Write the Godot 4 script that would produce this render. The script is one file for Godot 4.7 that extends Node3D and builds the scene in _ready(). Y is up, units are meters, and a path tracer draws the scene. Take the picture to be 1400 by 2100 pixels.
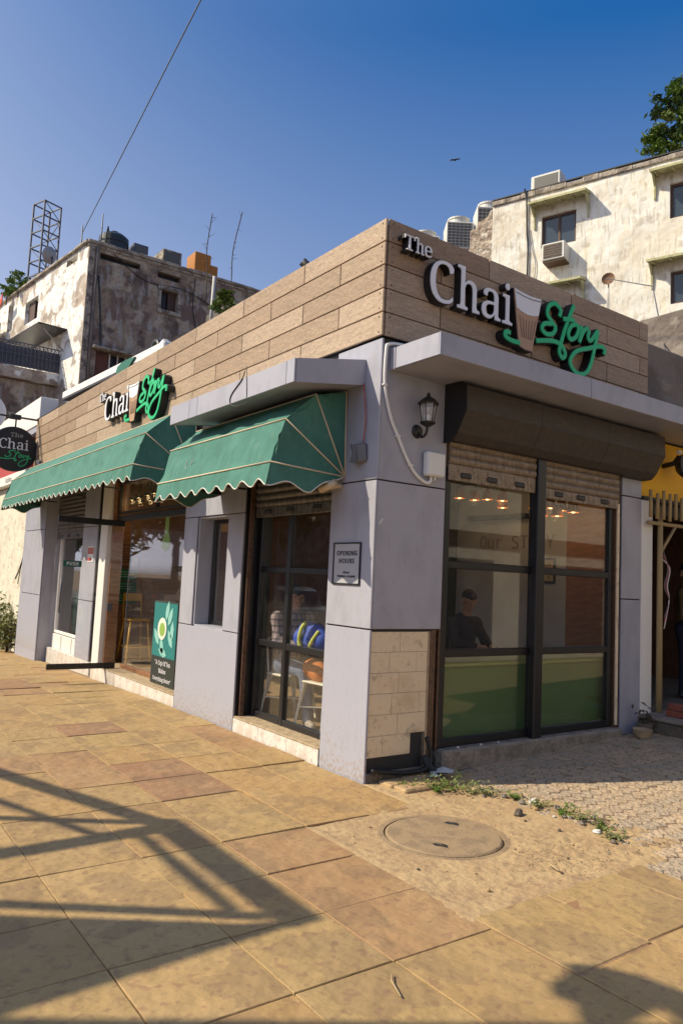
extends Node3D

var rng := RandomNumberGenerator.new()
var M := {}
var taken := {}
var serif: SystemFont
var sans: SystemFont
var thin: SystemFont
var noisecache := {}


func _ready() -> void:
	rng.seed = 7
	var cam := Camera3D.new()
	cam.name = "camera"
	add_child(cam)
	cam.transform = Transform3D(camera_basis(-0.950296458, 0.0913202400, 0.0467877748), Vector3(4.79083, 1.6, 3.76168))
	cam.fov = 68.9708
	cam.near = 0.05
	cam.far = 900.0
	cam.current = true
	var env := Environment.new()
	env.background_mode = Environment.BG_SKY
	env.sky = Sky.new()
	env.sky.sky_material = sky_panorama()
	env.tonemap_mode = Environment.TONE_MAPPER_LINEAR
	env.tonemap_exposure = 1.2
	env.sdfgi_enabled = true
	env.ssao_enabled = true
	env.ssil_enabled = true
	var we := WorldEnvironment.new()
	we.name = "world_environment"
	we.environment = env
	add_child(we)
	var sun := DirectionalLight3D.new()
	sun.name = "sun"
	sun.light_energy = 1.6
	sun.light_color = Color(1.0, 0.945, 0.82)
	sun.light_angular_distance = 0.5
	sun.shadow_enabled = true
	add_child(sun)
	sun.look_at_from_position(Vector3(-0.37, 0.656, 0.657) * 50.0, Vector3.ZERO)
	serif = SystemFont.new()
	serif.font_names = PackedStringArray(["Droid Serif"])
	serif.font_weight = 400
	thin = SystemFont.new()
	thin.font_names = PackedStringArray(["Droid Sans Mono"])
	sans = SystemFont.new()
	sans.font_names = PackedStringArray(["Droid Sans"])
	sans.font_weight = 700
	materials()
	ground()
	cafe()
	cafe_inside()
	awnings()
	signs()
	fittings()
	neighbours()
	far_buildings()
	small_things()
	street_behind()


func camera_basis(yaw: float, pitch: float, roll: float) -> Basis:
	var fw := Vector3(sin(yaw) * cos(pitch), sin(pitch), -cos(yaw) * cos(pitch))
	var r := fw.cross(Vector3.UP).normalized()
	var u := r.cross(fw)
	var r2 := r * cos(roll) + u * sin(roll)
	var u2 := u * cos(roll) - r * sin(roll)
	return Basis(r2, u2, -fw)


func sky_panorama() -> PanoramaSkyMaterial:
	var w := 512
	var h := 256
	var im := Image.create(w, h, false, Image.FORMAT_RGBF)
	var s := Vector3(-0.37, 0.656, 0.657).normalized()
	for j in h:
		var el := PI * (0.5 - (j + 0.5) / h)
		for i in w:
			var az := TAU * (i + 0.5) / w
			var d := Vector3(sin(az) * cos(el), sin(el), -cos(az) * cos(el))
			var c: Vector3
			if d.y >= 0.0:
				c = Vector3(0.33, 0.44, 0.66).lerp(Vector3(0.0, 0.096, 0.325), clampf(d.y * 1.62, 0.0, 1.0))
				var g := maxf(0.0, d.dot(s) * 0.5 + 0.5)
				c += Vector3(0.78, 0.84, 0.92) * pow(g, 9.0)
				c += Vector3(1.5, 1.2, 0.95) * pow(g, 4.0) * pow(1.0 - d.y, 3.0)
			else:
				c = Vector3(0.33, 0.44, 0.66).lerp(Vector3(0.22, 0.17, 0.12), minf(1.0, -d.y * 8.0))
			im.set_pixel(i, j, Color(maxf(c.x, 0.0), maxf(c.y, 0.0), maxf(c.z, 0.0)))
	var m := PanoramaSkyMaterial.new()
	m.panorama = ImageTexture.create_from_image(im)
	return m


# ---------------------------------------------------------------- names and tags
func numbered(parent: Node, n: String) -> String:
	var key := str(parent.get_instance_id()) + "/" + n
	var k: int = taken.get(key, 0)
	taken[key] = k + 1
	return n if k == 0 else "%s_%03d" % [n, k]


func tag(o: Node, label: String, category: String, group := "", kind := "") -> void:
	if label:
		o.set_meta("label", label)
	if category:
		o.set_meta("category", category)
	if group:
		o.set_meta("group", group)
	if kind:
		o.set_meta("kind", kind)


func thing(n: String, label: String, category: String, at := Vector3.ZERO, turn := 0.0, group := "") -> Node3D:
	var o := Node3D.new()
	o.name = numbered(self, n)
	add_child(o, true)
	o.position = at
	o.rotation.y = turn
	tag(o, label, category, group)
	return o


func put(parent: Node, n: String, mesh: Mesh, mat: Material, at := Vector3.ZERO, turn := Vector3.ZERO) -> MeshInstance3D:
	var o := MeshInstance3D.new()
	o.name = numbered(parent, n)
	o.mesh = mesh
	o.material_override = mat
	o.position = at
	o.rotation = turn
	parent.add_child(o, true)
	return o


func struct(n: String, mesh: Mesh, mat: Material, at := Vector3.ZERO) -> MeshInstance3D:
	var o := put(self, n, mesh, mat, at)
	o.set_meta("kind", "structure")
	return o


func dup(o: Node3D, n: String, at: Vector3, turn: float, label: String) -> Node3D:
	var r: Node3D = o.duplicate()
	r.name = numbered(self, n)
	add_child(r, true)
	r.position = at
	r.rotation.y = turn
	if label:
		r.set_meta("label", label)
	return r


# ---------------------------------------------------------------- mesh helpers
func begin(smooth := false) -> SurfaceTool:
	var st := SurfaceTool.new()
	st.begin(Mesh.PRIMITIVE_TRIANGLES)
	st.set_smooth_group(0 if smooth else -1)
	return st


func fin(st: SurfaceTool) -> ArrayMesh:
	st.generate_normals()
	return st.commit()


func tri(st: SurfaceTool, a: Vector3, b: Vector3, c: Vector3, out: Vector3) -> void:
	if (c - a).cross(b - a).dot(out) < 0.0:
		var t := b
		b = c
		c = t
	st.add_vertex(a)
	st.add_vertex(b)
	st.add_vertex(c)


func quad(st: SurfaceTool, a: Vector3, b: Vector3, c: Vector3, d: Vector3, out: Vector3) -> void:
	tri(st, a, b, c, out)
	tri(st, a, c, d, out)


func add_bev(st: SurfaceTool, size: Vector3, b: float, xf := Transform3D()) -> void:
	var h := size * 0.5
	b = minf(b, minf(h.x, minf(h.y, h.z)) * 0.9)
	var base := xf.origin
	for a in 3:
		var a1 := (a + 1) % 3
		var a2 := (a + 2) % 3
		for s in [-1.0, 1.0]:
			var p := []
			for k in [[-1.0, -1.0], [1.0, -1.0], [1.0, 1.0], [-1.0, 1.0]]:
				var v := Vector3.ZERO
				v[a] = s * h[a]
				v[a1] = k[0] * (h[a1] - b)
				v[a2] = k[1] * (h[a2] - b)
				p.append(xf * v)
			var n := Vector3.ZERO
			n[a] = s
			quad(st, p[0], p[1], p[2], p[3], xf.basis * n)
	if b <= 0.0:
		return
	for a in 3:
		var a1 := (a + 1) % 3
		var a2 := (a + 2) % 3
		for s1 in [-1.0, 1.0]:
			for s2 in [-1.0, 1.0]:
				var p := []
				for k in [[-1.0, 0], [1.0, 0], [1.0, 1], [-1.0, 1]]:
					var v := Vector3.ZERO
					v[a] = k[0] * (h[a] - b)
					v[a1] = s1 * (h[a1] - (b if k[1] == 1 else 0.0))
					v[a2] = s2 * (h[a2] - (0.0 if k[1] == 1 else b))
					p.append(xf * v)
				var n := Vector3.ZERO
				n[a1] = s1
				n[a2] = s2
				quad(st, p[0], p[1], p[2], p[3], xf.basis * n)
	for sx in [-1.0, 1.0]:
		for sy in [-1.0, 1.0]:
			for sz in [-1.0, 1.0]:
				var v := Vector3(sx, sy, sz)
				var q := Vector3(sx * h.x, sy * h.y, sz * h.z)
				tri(st, xf * (q - v * Vector3(0, b, b)), xf * (q - v * Vector3(b, 0, b)), xf * (q - v * Vector3(b, b, 0)), xf.basis * v)


var bevs := {}
func bev(size: Vector3, b := 0.006) -> Mesh:
	var key := "%.4f %.4f %.4f %.4f" % [size.x, size.y, size.z, b]
	if not bevs.has(key):
		var st := begin()
		add_bev(st, size, b)
		bevs[key] = fin(st)
	return bevs[key]


# a box from its lowest to its highest corner
func block(parent: Node, n: String, lo: Vector3, hi: Vector3, mat: Material, b := 0.006) -> MeshInstance3D:
	return put(parent, n, bev(hi - lo, b), mat, (lo + hi) * 0.5)


func add_block(st: SurfaceTool, lo: Vector3, hi: Vector3, b := 0.0) -> void:
	add_bev(st, hi - lo, b, Transform3D(Basis(), (lo + hi) * 0.5))


# a bar of square or flat section between two points
func add_bar(st: SurfaceTool, a: Vector3, b: Vector3, w: float, t: float, up := Vector3.UP) -> void:
	var z := (b - a).normalized()
	var x := up.cross(z)
	if x.length() < 0.01:
		x = Vector3.RIGHT.cross(z)
	x = x.normalized()
	add_bev(st, Vector3(w, t, (b - a).length()), minf(w, t) * 0.12, Transform3D(Basis(x, z.cross(x), z), (a + b) * 0.5))


func bar(a: Vector3, b: Vector3, w: float, t: float, up := Vector3.UP) -> Mesh:
	var st := begin()
	add_bar(st, a, b, w, t, up)
	return fin(st)


func add_tube(st: SurfaceTool, pts: Array, rad, sides := 8) -> void:
	var n := pts.size()
	var rings := []
	var prev := Vector3.ZERO
	for i in n:
		var p: Vector3 = pts[i]
		var t: Vector3 = (pts[mini(i + 1, n - 1)] - pts[maxi(i - 1, 0)]).normalized()
		var x: Vector3 = prev if i > 0 else (Vector3.UP.cross(t) if absf(t.y) < 0.9 else Vector3.RIGHT.cross(t))
		x = (x - t * x.dot(t)).normalized()
		prev = x
		var y := t.cross(x)
		var r: float = rad[i] if rad is Array else rad
		var ring := []
		for k in sides:
			var an := TAU * k / sides
			ring.append(p + (x * cos(an) + y * sin(an)) * r)
		rings.append(ring)
	for i in n - 1:
		for k in sides:
			var k2 := (k + 1) % sides
			var c: Vector3 = (rings[i][k] + rings[i][k2] + rings[i + 1][k]) / 3.0
			quad(st, rings[i][k], rings[i][k2], rings[i + 1][k2], rings[i + 1][k], c - (pts[i] + pts[i + 1]) * 0.5)
	for k in sides:
		tri(st, pts[0], rings[0][k], rings[0][(k + 1) % sides], pts[0] - pts[1])
		tri(st, pts[n - 1], rings[n - 1][k], rings[n - 1][(k + 1) % sides], pts[n - 1] - pts[n - 2])


func tube(pts: Array, rad, sides := 8) -> Mesh:
	var st := begin(true)
	add_tube(st, pts, rad, sides)
	return fin(st)


# profile of (radius, height) pairs turned round y
func add_lathe(st: SurfaceTool, prof: Array, sides := 20, at := Vector3.ZERO) -> void:
	for i in prof.size() - 1:
		var a: Vector2 = prof[i]
		var b: Vector2 = prof[i + 1]
		for k in sides:
			var p := TAU * k / sides
			var q := TAU * (k + 1) / sides
			var v0 := at + Vector3(cos(p) * a.x, a.y, sin(p) * a.x)
			var v1 := at + Vector3(cos(q) * a.x, a.y, sin(q) * a.x)
			var v2 := at + Vector3(cos(q) * b.x, b.y, sin(q) * b.x)
			var v3 := at + Vector3(cos(p) * b.x, b.y, sin(p) * b.x)
			var m := (p + q) * 0.5
			var e := b - a
			var out := Vector3(cos(m) * e.y, -e.x, sin(m) * e.y)
			if a.x > 0.0001:
				tri(st, v0, v1, v2, out)
			if b.x > 0.0001:
				tri(st, v0, v2, v3, out)


func lathe(prof: Array, sides := 20, smooth := false) -> Mesh:
	var st := begin(smooth)
	add_lathe(st, prof, sides)
	return fin(st)


# an outline in (x, y) given a thickness along z
func add_prism(st: SurfaceTool, pts: PackedVector2Array, z0: float, z1: float, xf := Transform3D()) -> void:
	var idx := Geometry2D.triangulate_polygon(pts)
	for i in range(0, idx.size(), 3):
		for z in [z0, z1]:
			var n: float = -1.0 if z == minf(z0, z1) else 1.0
			tri(st, xf * v3(pts[idx[i]], z), xf * v3(pts[idx[i + 1]], z), xf * v3(pts[idx[i + 2]], z), xf.basis * Vector3(0, 0, n))
	var ccw := not Geometry2D.is_polygon_clockwise(pts)
	for i in pts.size():
		var a := pts[i]
		var b := pts[(i + 1) % pts.size()]
		var o := Vector2(b.y - a.y, a.x - b.x) * (1.0 if ccw else -1.0)
		quad(st, xf * v3(a, z0), xf * v3(b, z0), xf * v3(b, z1), xf * v3(a, z1), xf.basis * Vector3(o.x, o.y, 0))


func v3(p: Vector2, z: float) -> Vector3:
	return Vector3(p.x, p.y, z)


func prism(pts: PackedVector2Array, z0: float, z1: float, xf := Transform3D()) -> Mesh:
	var st := begin()
	add_prism(st, pts, z0, z1, xf)
	return fin(st)


# a wall in its own plane: x along it, y up, front at z = 0, with openings [x0, y0, x1, y1] that have reveals
func wall_mesh(w: float, y0: float, y1: float, holes: Array, depth: float) -> Mesh:
	var st := begin()
	var xs := [0.0, w]
	var ys := [y0, y1]
	for h in holes:
		xs.append(h[0])
		xs.append(h[2])
		ys.append(h[1])
		ys.append(h[3])
	xs.sort()
	ys.sort()
	for i in xs.size() - 1:
		for j in ys.size() - 1:
			if xs[i + 1] - xs[i] < 0.001 or ys[j + 1] - ys[j] < 0.001:
				continue
			var c := Vector2((xs[i] + xs[i + 1]) * 0.5, (ys[j] + ys[j + 1]) * 0.5)
			var open := false
			for h in holes:
				if c.x > h[0] and c.x < h[2] and c.y > h[1] and c.y < h[3]:
					open = true
			if not open:
				quad(st, Vector3(xs[i], ys[j], 0), Vector3(xs[i + 1], ys[j], 0), Vector3(xs[i + 1], ys[j + 1], 0), Vector3(xs[i], ys[j + 1], 0), Vector3.BACK)
				quad(st, Vector3(xs[i], ys[j], -depth), Vector3(xs[i + 1], ys[j], -depth), Vector3(xs[i + 1], ys[j + 1], -depth), Vector3(xs[i], ys[j + 1], -depth), Vector3.FORWARD)
	for h in holes + [[0.0, y0, w, y1]]:
		var inward := 1.0 if h != [0.0, y0, w, y1] else -1.0
		quad(st, Vector3(h[0], h[1], 0), Vector3(h[0], h[3], 0), Vector3(h[0], h[3], -depth), Vector3(h[0], h[1], -depth), Vector3.RIGHT * inward)
		quad(st, Vector3(h[2], h[1], 0), Vector3(h[2], h[3], 0), Vector3(h[2], h[3], -depth), Vector3(h[2], h[1], -depth), Vector3.LEFT * inward)
		quad(st, Vector3(h[0], h[1], 0), Vector3(h[2], h[1], 0), Vector3(h[2], h[1], -depth), Vector3(h[0], h[1], -depth), Vector3.UP * inward)
		quad(st, Vector3(h[0], h[3], 0), Vector3(h[2], h[3], 0), Vector3(h[2], h[3], -depth), Vector3(h[0], h[3], -depth), Vector3.DOWN * inward)
	return fin(st)


# a pasted or cut letter row whose lower left corner is at `at`, `high` being the height of a capital
func words(parent: Node, n: String, text: String, font: Font, high: float, at: Vector3, mat: Material, depth := 0.003, wide := 0.0, centre := false) -> MeshInstance3D:
	var t := TextMesh.new()
	t.text = text
	t.font = font
	t.font_size = 64
	t.pixel_size = 0.01
	t.depth = depth
	t.curve_step = 1.0
	var ref := TextMesh.new()
	ref.text = "H"
	ref.font = font
	ref.font_size = 64
	ref.pixel_size = 0.01
	var k := high / ref.get_aabb().size.y
	t.depth = depth / k
	var box := t.get_aabb()
	var base := ref.get_aabb().position.y
	var kx := k if wide <= 0.0 else wide / box.size.x
	var o := put(parent, n, t, mat, at)
	o.scale = Vector3(kx, k, k)
	o.position = at + Vector3(-box.position.x * kx - (box.size.x * kx * 0.5 if centre else 0.0), -base * k, depth * 0.5)
	return o


func spline(ctrl: Array, per := 6) -> Array:
	var out := []
	var n := ctrl.size()
	for i in n - 1:
		var p0 = ctrl[maxi(i - 1, 0)]
		var p1 = ctrl[i]
		var p2 = ctrl[i + 1]
		var p3 = ctrl[mini(i + 2, n - 1)]
		for k in per:
			var t := float(k) / per
			out.append(0.5 * (2.0 * p1 + (p2 - p0) * t + (2.0 * p0 - 5.0 * p1 + 4.0 * p2 - p3) * t * t + (3.0 * p1 - p0 - 3.0 * p2 + p3) * t * t * t))
	out.append(ctrl[n - 1])
	return out


# a flat stroke along a path in (x, y): width w, from z0 to z1, rising by `rise` along its length
func add_stroke(st: SurfaceTool, path: Array, w: float, z0: float, z1: float, rise := 0.003) -> void:
	var n := path.size()
	var l := []
	var r := []
	for i in n:
		var t: Vector2 = (path[mini(i + 1, n - 1)] - path[maxi(i - 1, 0)]).normalized()
		var o := Vector2(-t.y, t.x) * w * 0.5
		l.append(path[i] + o)
		r.append(path[i] - o)
	for i in n - 1:
		var za := z1 + rise * i / n
		var zb := z1 + rise * (i + 1) / n
		quad(st, v3(l[i], za), v3(r[i], za), v3(r[i + 1], zb), v3(l[i + 1], zb), Vector3.BACK)
		quad(st, v3(l[i], z0), v3(r[i], z0), v3(r[i + 1], z0), v3(l[i + 1], z0), Vector3.FORWARD)
		var o2: Vector2 = l[i] - r[i]
		quad(st, v3(l[i], z0), v3(l[i], za), v3(l[i + 1], zb), v3(l[i + 1], z0), v3(o2, 0))
		quad(st, v3(r[i], z0), v3(r[i], za), v3(r[i + 1], zb), v3(r[i + 1], z0), v3(-o2, 0))
	for e in [0, n - 1]:
		var d: Vector2 = path[e] - path[1 if e == 0 else n - 2]
		quad(st, v3(l[e], z0), v3(r[e], z0), v3(r[e], z1 + (rise if e else 0.0)), v3(l[e], z1 + (rise if e else 0.0)), v3(d, 0))


# ---------------------------------------------------------------- materials
func noise_bytes(seed_: int, freq: float, oct: int, px: int) -> PackedByteArray:
	var key := "%d %.4f %d %d" % [seed_, freq, oct, px]
	if not noisecache.has(key):
		var n := FastNoiseLite.new()
		n.noise_type = FastNoiseLite.TYPE_SIMPLEX_SMOOTH
		n.seed = seed_
		n.frequency = freq
		n.fractal_octaves = oct
		n.fractal_gain = 0.55
		var im := n.get_seamless_image(px, px, false, false, 0.15, true)
		im.convert(Image.FORMAT_L8)
		noisecache[key] = im.get_data()
	return noisecache[key]


# base colour with layers [seed, frequency, octaves, from, to, colour, amount, stretch_x, stretch_y]; linear colours
func weather(base: Color, layers: Array, px := 256) -> ImageTexture:
	var f := PackedFloat32Array()
	f.resize(px * px * 3)
	for i in px * px:
		f[i * 3] = base.r
		f[i * 3 + 1] = base.g
		f[i * 3 + 2] = base.b
	for l in layers:
		var b := noise_bytes(l[0], l[1], l[2], px)
		var lo: float = l[3] * 255.0
		var k: float = 1.0 / ((l[4] - l[3]) * 255.0)
		var c: Color = l[5]
		var amt: float = l[6]
		var sx: int = l[7] if l.size() > 7 else 1
		var sy: int = l[8] if l.size() > 8 else 1
		for j in px:
			var row := (j * sy % px) * px
			for i in px:
				var m := clampf((b[row + i * sx % px] - lo) * k, 0.0, 1.0) * amt
				if m > 0.0:
					var at := (j * px + i) * 3
					f[at] += (c.r - f[at]) * m
					f[at + 1] += (c.g - f[at + 1]) * m
					f[at + 2] += (c.b - f[at + 2]) * m
	var bytes := PackedByteArray()
	bytes.resize(px * px * 3)
	for i in px * px * 3:
		bytes[i] = int(clampf(pow(f[i], 1.0 / 2.2), 0.0, 1.0) * 255.0)
	return ImageTexture.create_from_image(Image.create_from_data(px, px, false, Image.FORMAT_RGB8, bytes))


func plain(n: String, c: Color, rough := 0.7, metal := 0.0) -> StandardMaterial3D:
	var m := StandardMaterial3D.new()
	m.resource_name = n
	m.albedo_color = c.linear_to_srgb()
	m.roughness = rough
	m.metallic = metal
	M[n] = m
	return m


var bumps := {}
func surf(n: String, tex: Texture2D, period: float, rough := 0.8, bump := 0.0, bump_freq := 0.03, metal := 0.0) -> StandardMaterial3D:
	var m := StandardMaterial3D.new()
	m.resource_name = n
	m.albedo_texture = tex
	m.roughness = rough
	m.metallic = metal
	m.uv1_triplanar = true
	m.uv1_world_triplanar = true
	m.uv1_scale = Vector3.ONE / period
	if bump > 0.0:
		var key := "%.4f" % bump_freq
		if not bumps.has(key):
			var fn := FastNoiseLite.new()
			fn.seed = 3
			fn.frequency = bump_freq
			fn.fractal_octaves = 4
			var nt := NoiseTexture2D.new()
			nt.width = 256
			nt.height = 256
			nt.seamless = true
			nt.noise = fn
			nt.as_normal_map = true
			nt.bump_strength = 6.0
			bumps[key] = nt
		m.normal_enabled = true
		m.normal_texture = bumps[key]
		m.normal_scale = bump
	M[n] = m
	return m


func glass(n: String, c: Color, alpha: float) -> StandardMaterial3D:
	var m := StandardMaterial3D.new()
	m.resource_name = n
	var s := c.linear_to_srgb()
	m.albedo_color = Color(s.r, s.g, s.b, alpha)
	m.transparency = BaseMaterial3D.TRANSPARENCY_ALPHA
	m.roughness = 0.02
	m.metallic_specular = 0.5
	M[n] = m
	return m


func materials() -> void:
	var soot := Color(0.06, 0.045, 0.035)
	var tan_ := Color(0.385, 0.237, 0.092)
	var dust := Color(0.44, 0.305, 0.155)
	# sandstone paving in several tones
	var tones := [tan_, Color(0.36, 0.23, 0.092), Color(0.40, 0.26, 0.108), Color(0.345, 0.20, 0.09), Color(0.375, 0.247, 0.10), Color(0.30, 0.16, 0.08)]
	for i in tones.size():
		var t: Color = tones[i]
		surf("stone_%d" % i, weather(t, [
			[11 + i, 0.006, 4, 0.35, 0.75, t.lerp(dust, 0.6), 0.6], [30 + i, 0.012, 5, 0.5, 0.95, t * 0.68, 0.34],
			[50 + i, 0.12, 3, 0.5, 0.85, t * 0.78, 0.4], [53 + i, 0.42, 2, 0.35, 0.75, t * 0.80, 0.55], [56 + i, 0.36, 2, 0.62, 0.85, t * 1.25, 0.5], [70 + i, 0.05, 4, 0.66, 0.74, Color(0.22, 0.11, 0.07), 0.45], [80 + i, 0.2, 2, 0.76, 0.84, dust * 1.1, 0.25], [90 + i, 0.006, 5, 0.60, 0.63, Color(0.16, 0.10, 0.06), 0.3]], 512), 2.3, 0.82, 0.22, 0.05)
	surf("sand", weather(dust, [[1, 0.01, 5, 0.3, 0.7, Color(0.36, 0.23, 0.12), 0.8], [2, 0.15, 3, 0.5, 0.8, Color(0.26, 0.17, 0.09), 0.5], [3, 0.3, 2, 0.7, 0.8, Color(0.6, 0.46, 0.3), 0.6], [4, 0.03, 4, 0.62, 0.75, Color(0.24, 0.15, 0.09), 0.5]], 512), 1.9, 0.95, 0.18, 0.11)
	surf("joint_dirt", weather(Color(0.30, 0.20, 0.11), [[5, 0.1, 3, 0.4, 0.7, Color(0.12, 0.08, 0.05), 0.7]]), 0.8, 0.95, 0.8, 0.1)
	surf("manhole", weather(Color(0.30, 0.205, 0.115), [[8, 0.02, 4, 0.4, 0.7, Color(0.21, 0.145, 0.085), 0.8], [9, 0.2, 2, 0.6, 0.8, Color(0.40, 0.29, 0.17), 0.5]]), 0.9, 0.85, 0.12, 0.12)
	for i in 3:
		var t: Color = [Color(0.385, 0.29, 0.198), Color(0.355, 0.275, 0.195), Color(0.41, 0.305, 0.205)][i]
		surf("paver_%d" % i, weather(t, [[15 + i, 0.012, 4, 0.4, 0.7, t * 1.25, 0.6], [18 + i, 0.1, 3, 0.5, 0.8, t * 0.6, 0.5], [22 + i, 0.3, 2, 0.7, 0.85, t * 1.5, 0.5]]), 1.3, 0.9, 0.6, 0.1)
	surf("asphalt", weather(Color(0.075, 0.07, 0.065), [[25, 0.01, 4, 0.4, 0.8, Color(0.16, 0.13, 0.10), 0.7], [26, 0.3, 2, 0.5, 0.8, Color(0.12, 0.11, 0.10), 0.6]]), 2.0, 0.9)
	# wood-look planks of the parapet
	for i in 4:
		var t: Color = [Color(0.385, 0.275, 0.183), Color(0.345, 0.238, 0.152), Color(0.415, 0.302, 0.207), Color(0.315, 0.213, 0.134)][i]
		surf("plank_%d" % i, weather(t, [[31 + i, 0.006, 4, 0.3, 0.75, t * 0.72, 0.7, 1, 7], [35 + i, 0.02, 3, 0.45, 0.75, t * 1.22, 0.6, 1, 11], [39 + i, 0.03, 3, 0.6, 0.72, t * 0.5, 0.4, 1, 5], [43 + i, 0.09, 2, 0.74, 0.8, t * 0.42, 0.6]], 512), 1.3, 0.62, 0.12, 0.08)
	# composite panels
	for i in 3:
		var t: Color = [Color(0.365, 0.368, 0.435), Color(0.35, 0.355, 0.425), Color(0.378, 0.378, 0.44)][i]
		surf("panel_%d" % i, weather(t, [[45 + i, 0.006, 4, 0.45, 0.8, t * 0.82, 0.6, 2, 1], [48 + i, 0.02, 4, 0.62, 0.85, Color(0.35, 0.30, 0.27), 0.22, 5, 1], [53 + i, 0.05, 4, 0.76, 0.82, Color(0.3, 0.25, 0.22), 0.25]], 512), 2.3, 0.42, 0.05, 0.02)
		M["panel_%d" % i].metallic_specular = 0.45
	var splash := panel_splash(Color(0.365, 0.368, 0.435))
	surf("panel_low", splash, 2.4, 0.45, 0.05, 0.02)
	M.panel_low.metallic_specular = 0.45
	plain("panel_gap", Color(0.02, 0.02, 0.022), 0.7)
	plain("black_frame", Color(0.012, 0.012, 0.014), 0.35)
	plain("dark_metal", Color(0.03, 0.028, 0.028), 0.5)
	surf("brown_frame", weather(Color(0.09, 0.045, 0.025), [[60, 0.02, 4, 0.4, 0.7, Color(0.16, 0.075, 0.035), 0.8, 6, 1], [61, 0.06, 3, 0.6, 0.75, Color(0.03, 0.018, 0.012), 0.7]]), 0.8, 0.5)
	surf("shutter", weather(Color(0.30, 0.24, 0.185), [[62, 0.012, 4, 0.35, 0.7, Color(0.17, 0.125, 0.085), 0.85, 3, 1], [63, 0.03, 4, 0.64, 0.78, Color(0.09, 0.06, 0.04), 0.5, 1, 3], [64, 0.02, 4, 0.6, 0.8, Color(0.36, 0.25, 0.16), 0.4, 1, 4]], 512), 1.1, 0.5, 0.1, 0.05, 0.35)
	surf("shutter_grey", weather(Color(0.20, 0.19, 0.185), [[65, 0.02, 4, 0.4, 0.7, Color(0.10, 0.085, 0.075), 0.8, 3, 1], [66, 0.05, 4, 0.62, 0.75, Color(0.06, 0.045, 0.035), 0.6]]), 1.1, 0.45, 0.1, 0.05, 0.5)
	surf("rusty", weather(Color(0.085, 0.064, 0.047), [[67, 0.015, 4, 0.4, 0.7, Color(0.055, 0.042, 0.034), 0.8], [68, 0.05, 4, 0.6, 0.75, Color(0.14, 0.09, 0.055), 0.6, 4, 1]]), 1.4, 0.65, 0.2, 0.05)
	surf("cream_tile", weather(Color(0.74, 0.60, 0.43), [[69, 0.01, 4, 0.4, 0.75, Color(0.58, 0.44, 0.29), 0.8], [71, 0.02, 5, 0.68, 0.8, Color(0.25, 0.18, 0.12), 0.5], [72, 0.1, 3, 0.74, 0.82, Color(0.3, 0.2, 0.13), 0.3]]), 1.6, 0.35, 0.1, 0.05)
	surf("white_tile", weather(Color(0.68, 0.64, 0.60), [[73, 0.012, 4, 0.45, 0.75, Color(0.56, 0.48, 0.41), 0.7], [74, 0.05, 4, 0.66, 0.76, Color(0.42, 0.33, 0.27), 0.6]]), 1.0, 0.3, 0.08, 0.05)
	surf("sill_stone", weather(Color(0.40, 0.30, 0.19), [[75, 0.03, 4, 0.4, 0.75, Color(0.28, 0.20, 0.12), 0.8]]), 0.9, 0.7, 0.3, 0.08)
	surf("cement", weather(Color(0.27, 0.23, 0.19), [[76, 0.02, 4, 0.4, 0.7, Color(0.17, 0.14, 0.115), 0.8], [77, 0.1, 3, 0.6, 0.8, Color(0.36, 0.31, 0.26), 0.5]]), 1.2, 0.9, 0.5, 0.08)
	surf("dark_cement", weather(Color(0.13, 0.105, 0.085), [[78, 0.03, 4, 0.4, 0.7, Color(0.18, 0.14, 0.1), 0.7]]), 0.7, 0.9, 0.9, 0.08)
	surf("awning_cloth", weather(Color(0.044, 0.168, 0.132), [[79, 0.01, 4, 0.35, 0.75, Color(0.060, 0.205, 0.165), 0.8], [82, 0.015, 4, 0.5, 0.8, Color(0.034, 0.138, 0.105), 0.6, 3, 1], [83, 0.05, 4, 0.68, 0.78, Color(0.10, 0.21, 0.16), 0.4]]), 1.7, 0.85, 0.15, 0.04)
	surf("awning_dusty", weather(Color(0.22, 0.27, 0.21), [[84, 0.02, 4, 0.35, 0.7, Color(0.10, 0.20, 0.15), 0.8], [85, 0.06, 4, 0.6, 0.75, Color(0.36, 0.36, 0.28), 0.6]]), 1.1, 0.9, 0.1, 0.04)
	surf("housing", weather(Color(0.042, 0.034, 0.029), [[68, 0.03, 4, 0.55, 0.75, Color(0.075, 0.055, 0.042), 0.6, 1, 3]]), 1.6, 0.6, 0.1, 0.05)
	plain("letter_grey", Color(0.20, 0.20, 0.20), 0.8)
	plain("piping", Color(0.60, 0.50, 0.36), 0.8)
	plain("hem", Color(0.66, 0.62, 0.56), 0.8)
	plain("sign_white", Color(0.76, 0.75, 0.78), 0.4)
	plain("sign_black", Color(0.010, 0.010, 0.012), 0.45)
	plain("sign_green", Color(0.015, 0.46, 0.17), 0.4)
	plain("sign_tan", Color(0.44, 0.27, 0.165), 0.5)
	plain("sign_tan_dark", Color(0.23, 0.14, 0.085), 0.5)
	plain("white_paint", Color(0.74, 0.72, 0.70), 0.55)
	plain("white_plastic", Color(0.72, 0.71, 0.70), 0.35)
	plain("cream_plastic", Color(0.55, 0.44, 0.29), 0.4)
	plain("grey_plastic", Color(0.14, 0.14, 0.16), 0.5)
	glass("pane", Color(0.9, 0.95, 0.93), 0.006)
	glass("far_pane", Color(0.05, 0.07, 0.09), 0.75)
	glass("lantern_glass", Color(0.8, 0.8, 0.8), 0.25)
	# inside
	surf("inside_white", weather(Color(0.38, 0.38, 0.37), [[86, 0.01, 3, 0.4, 0.7, Color(0.31, 0.31, 0.30), 0.7]]), 2.2, 0.8)
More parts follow.
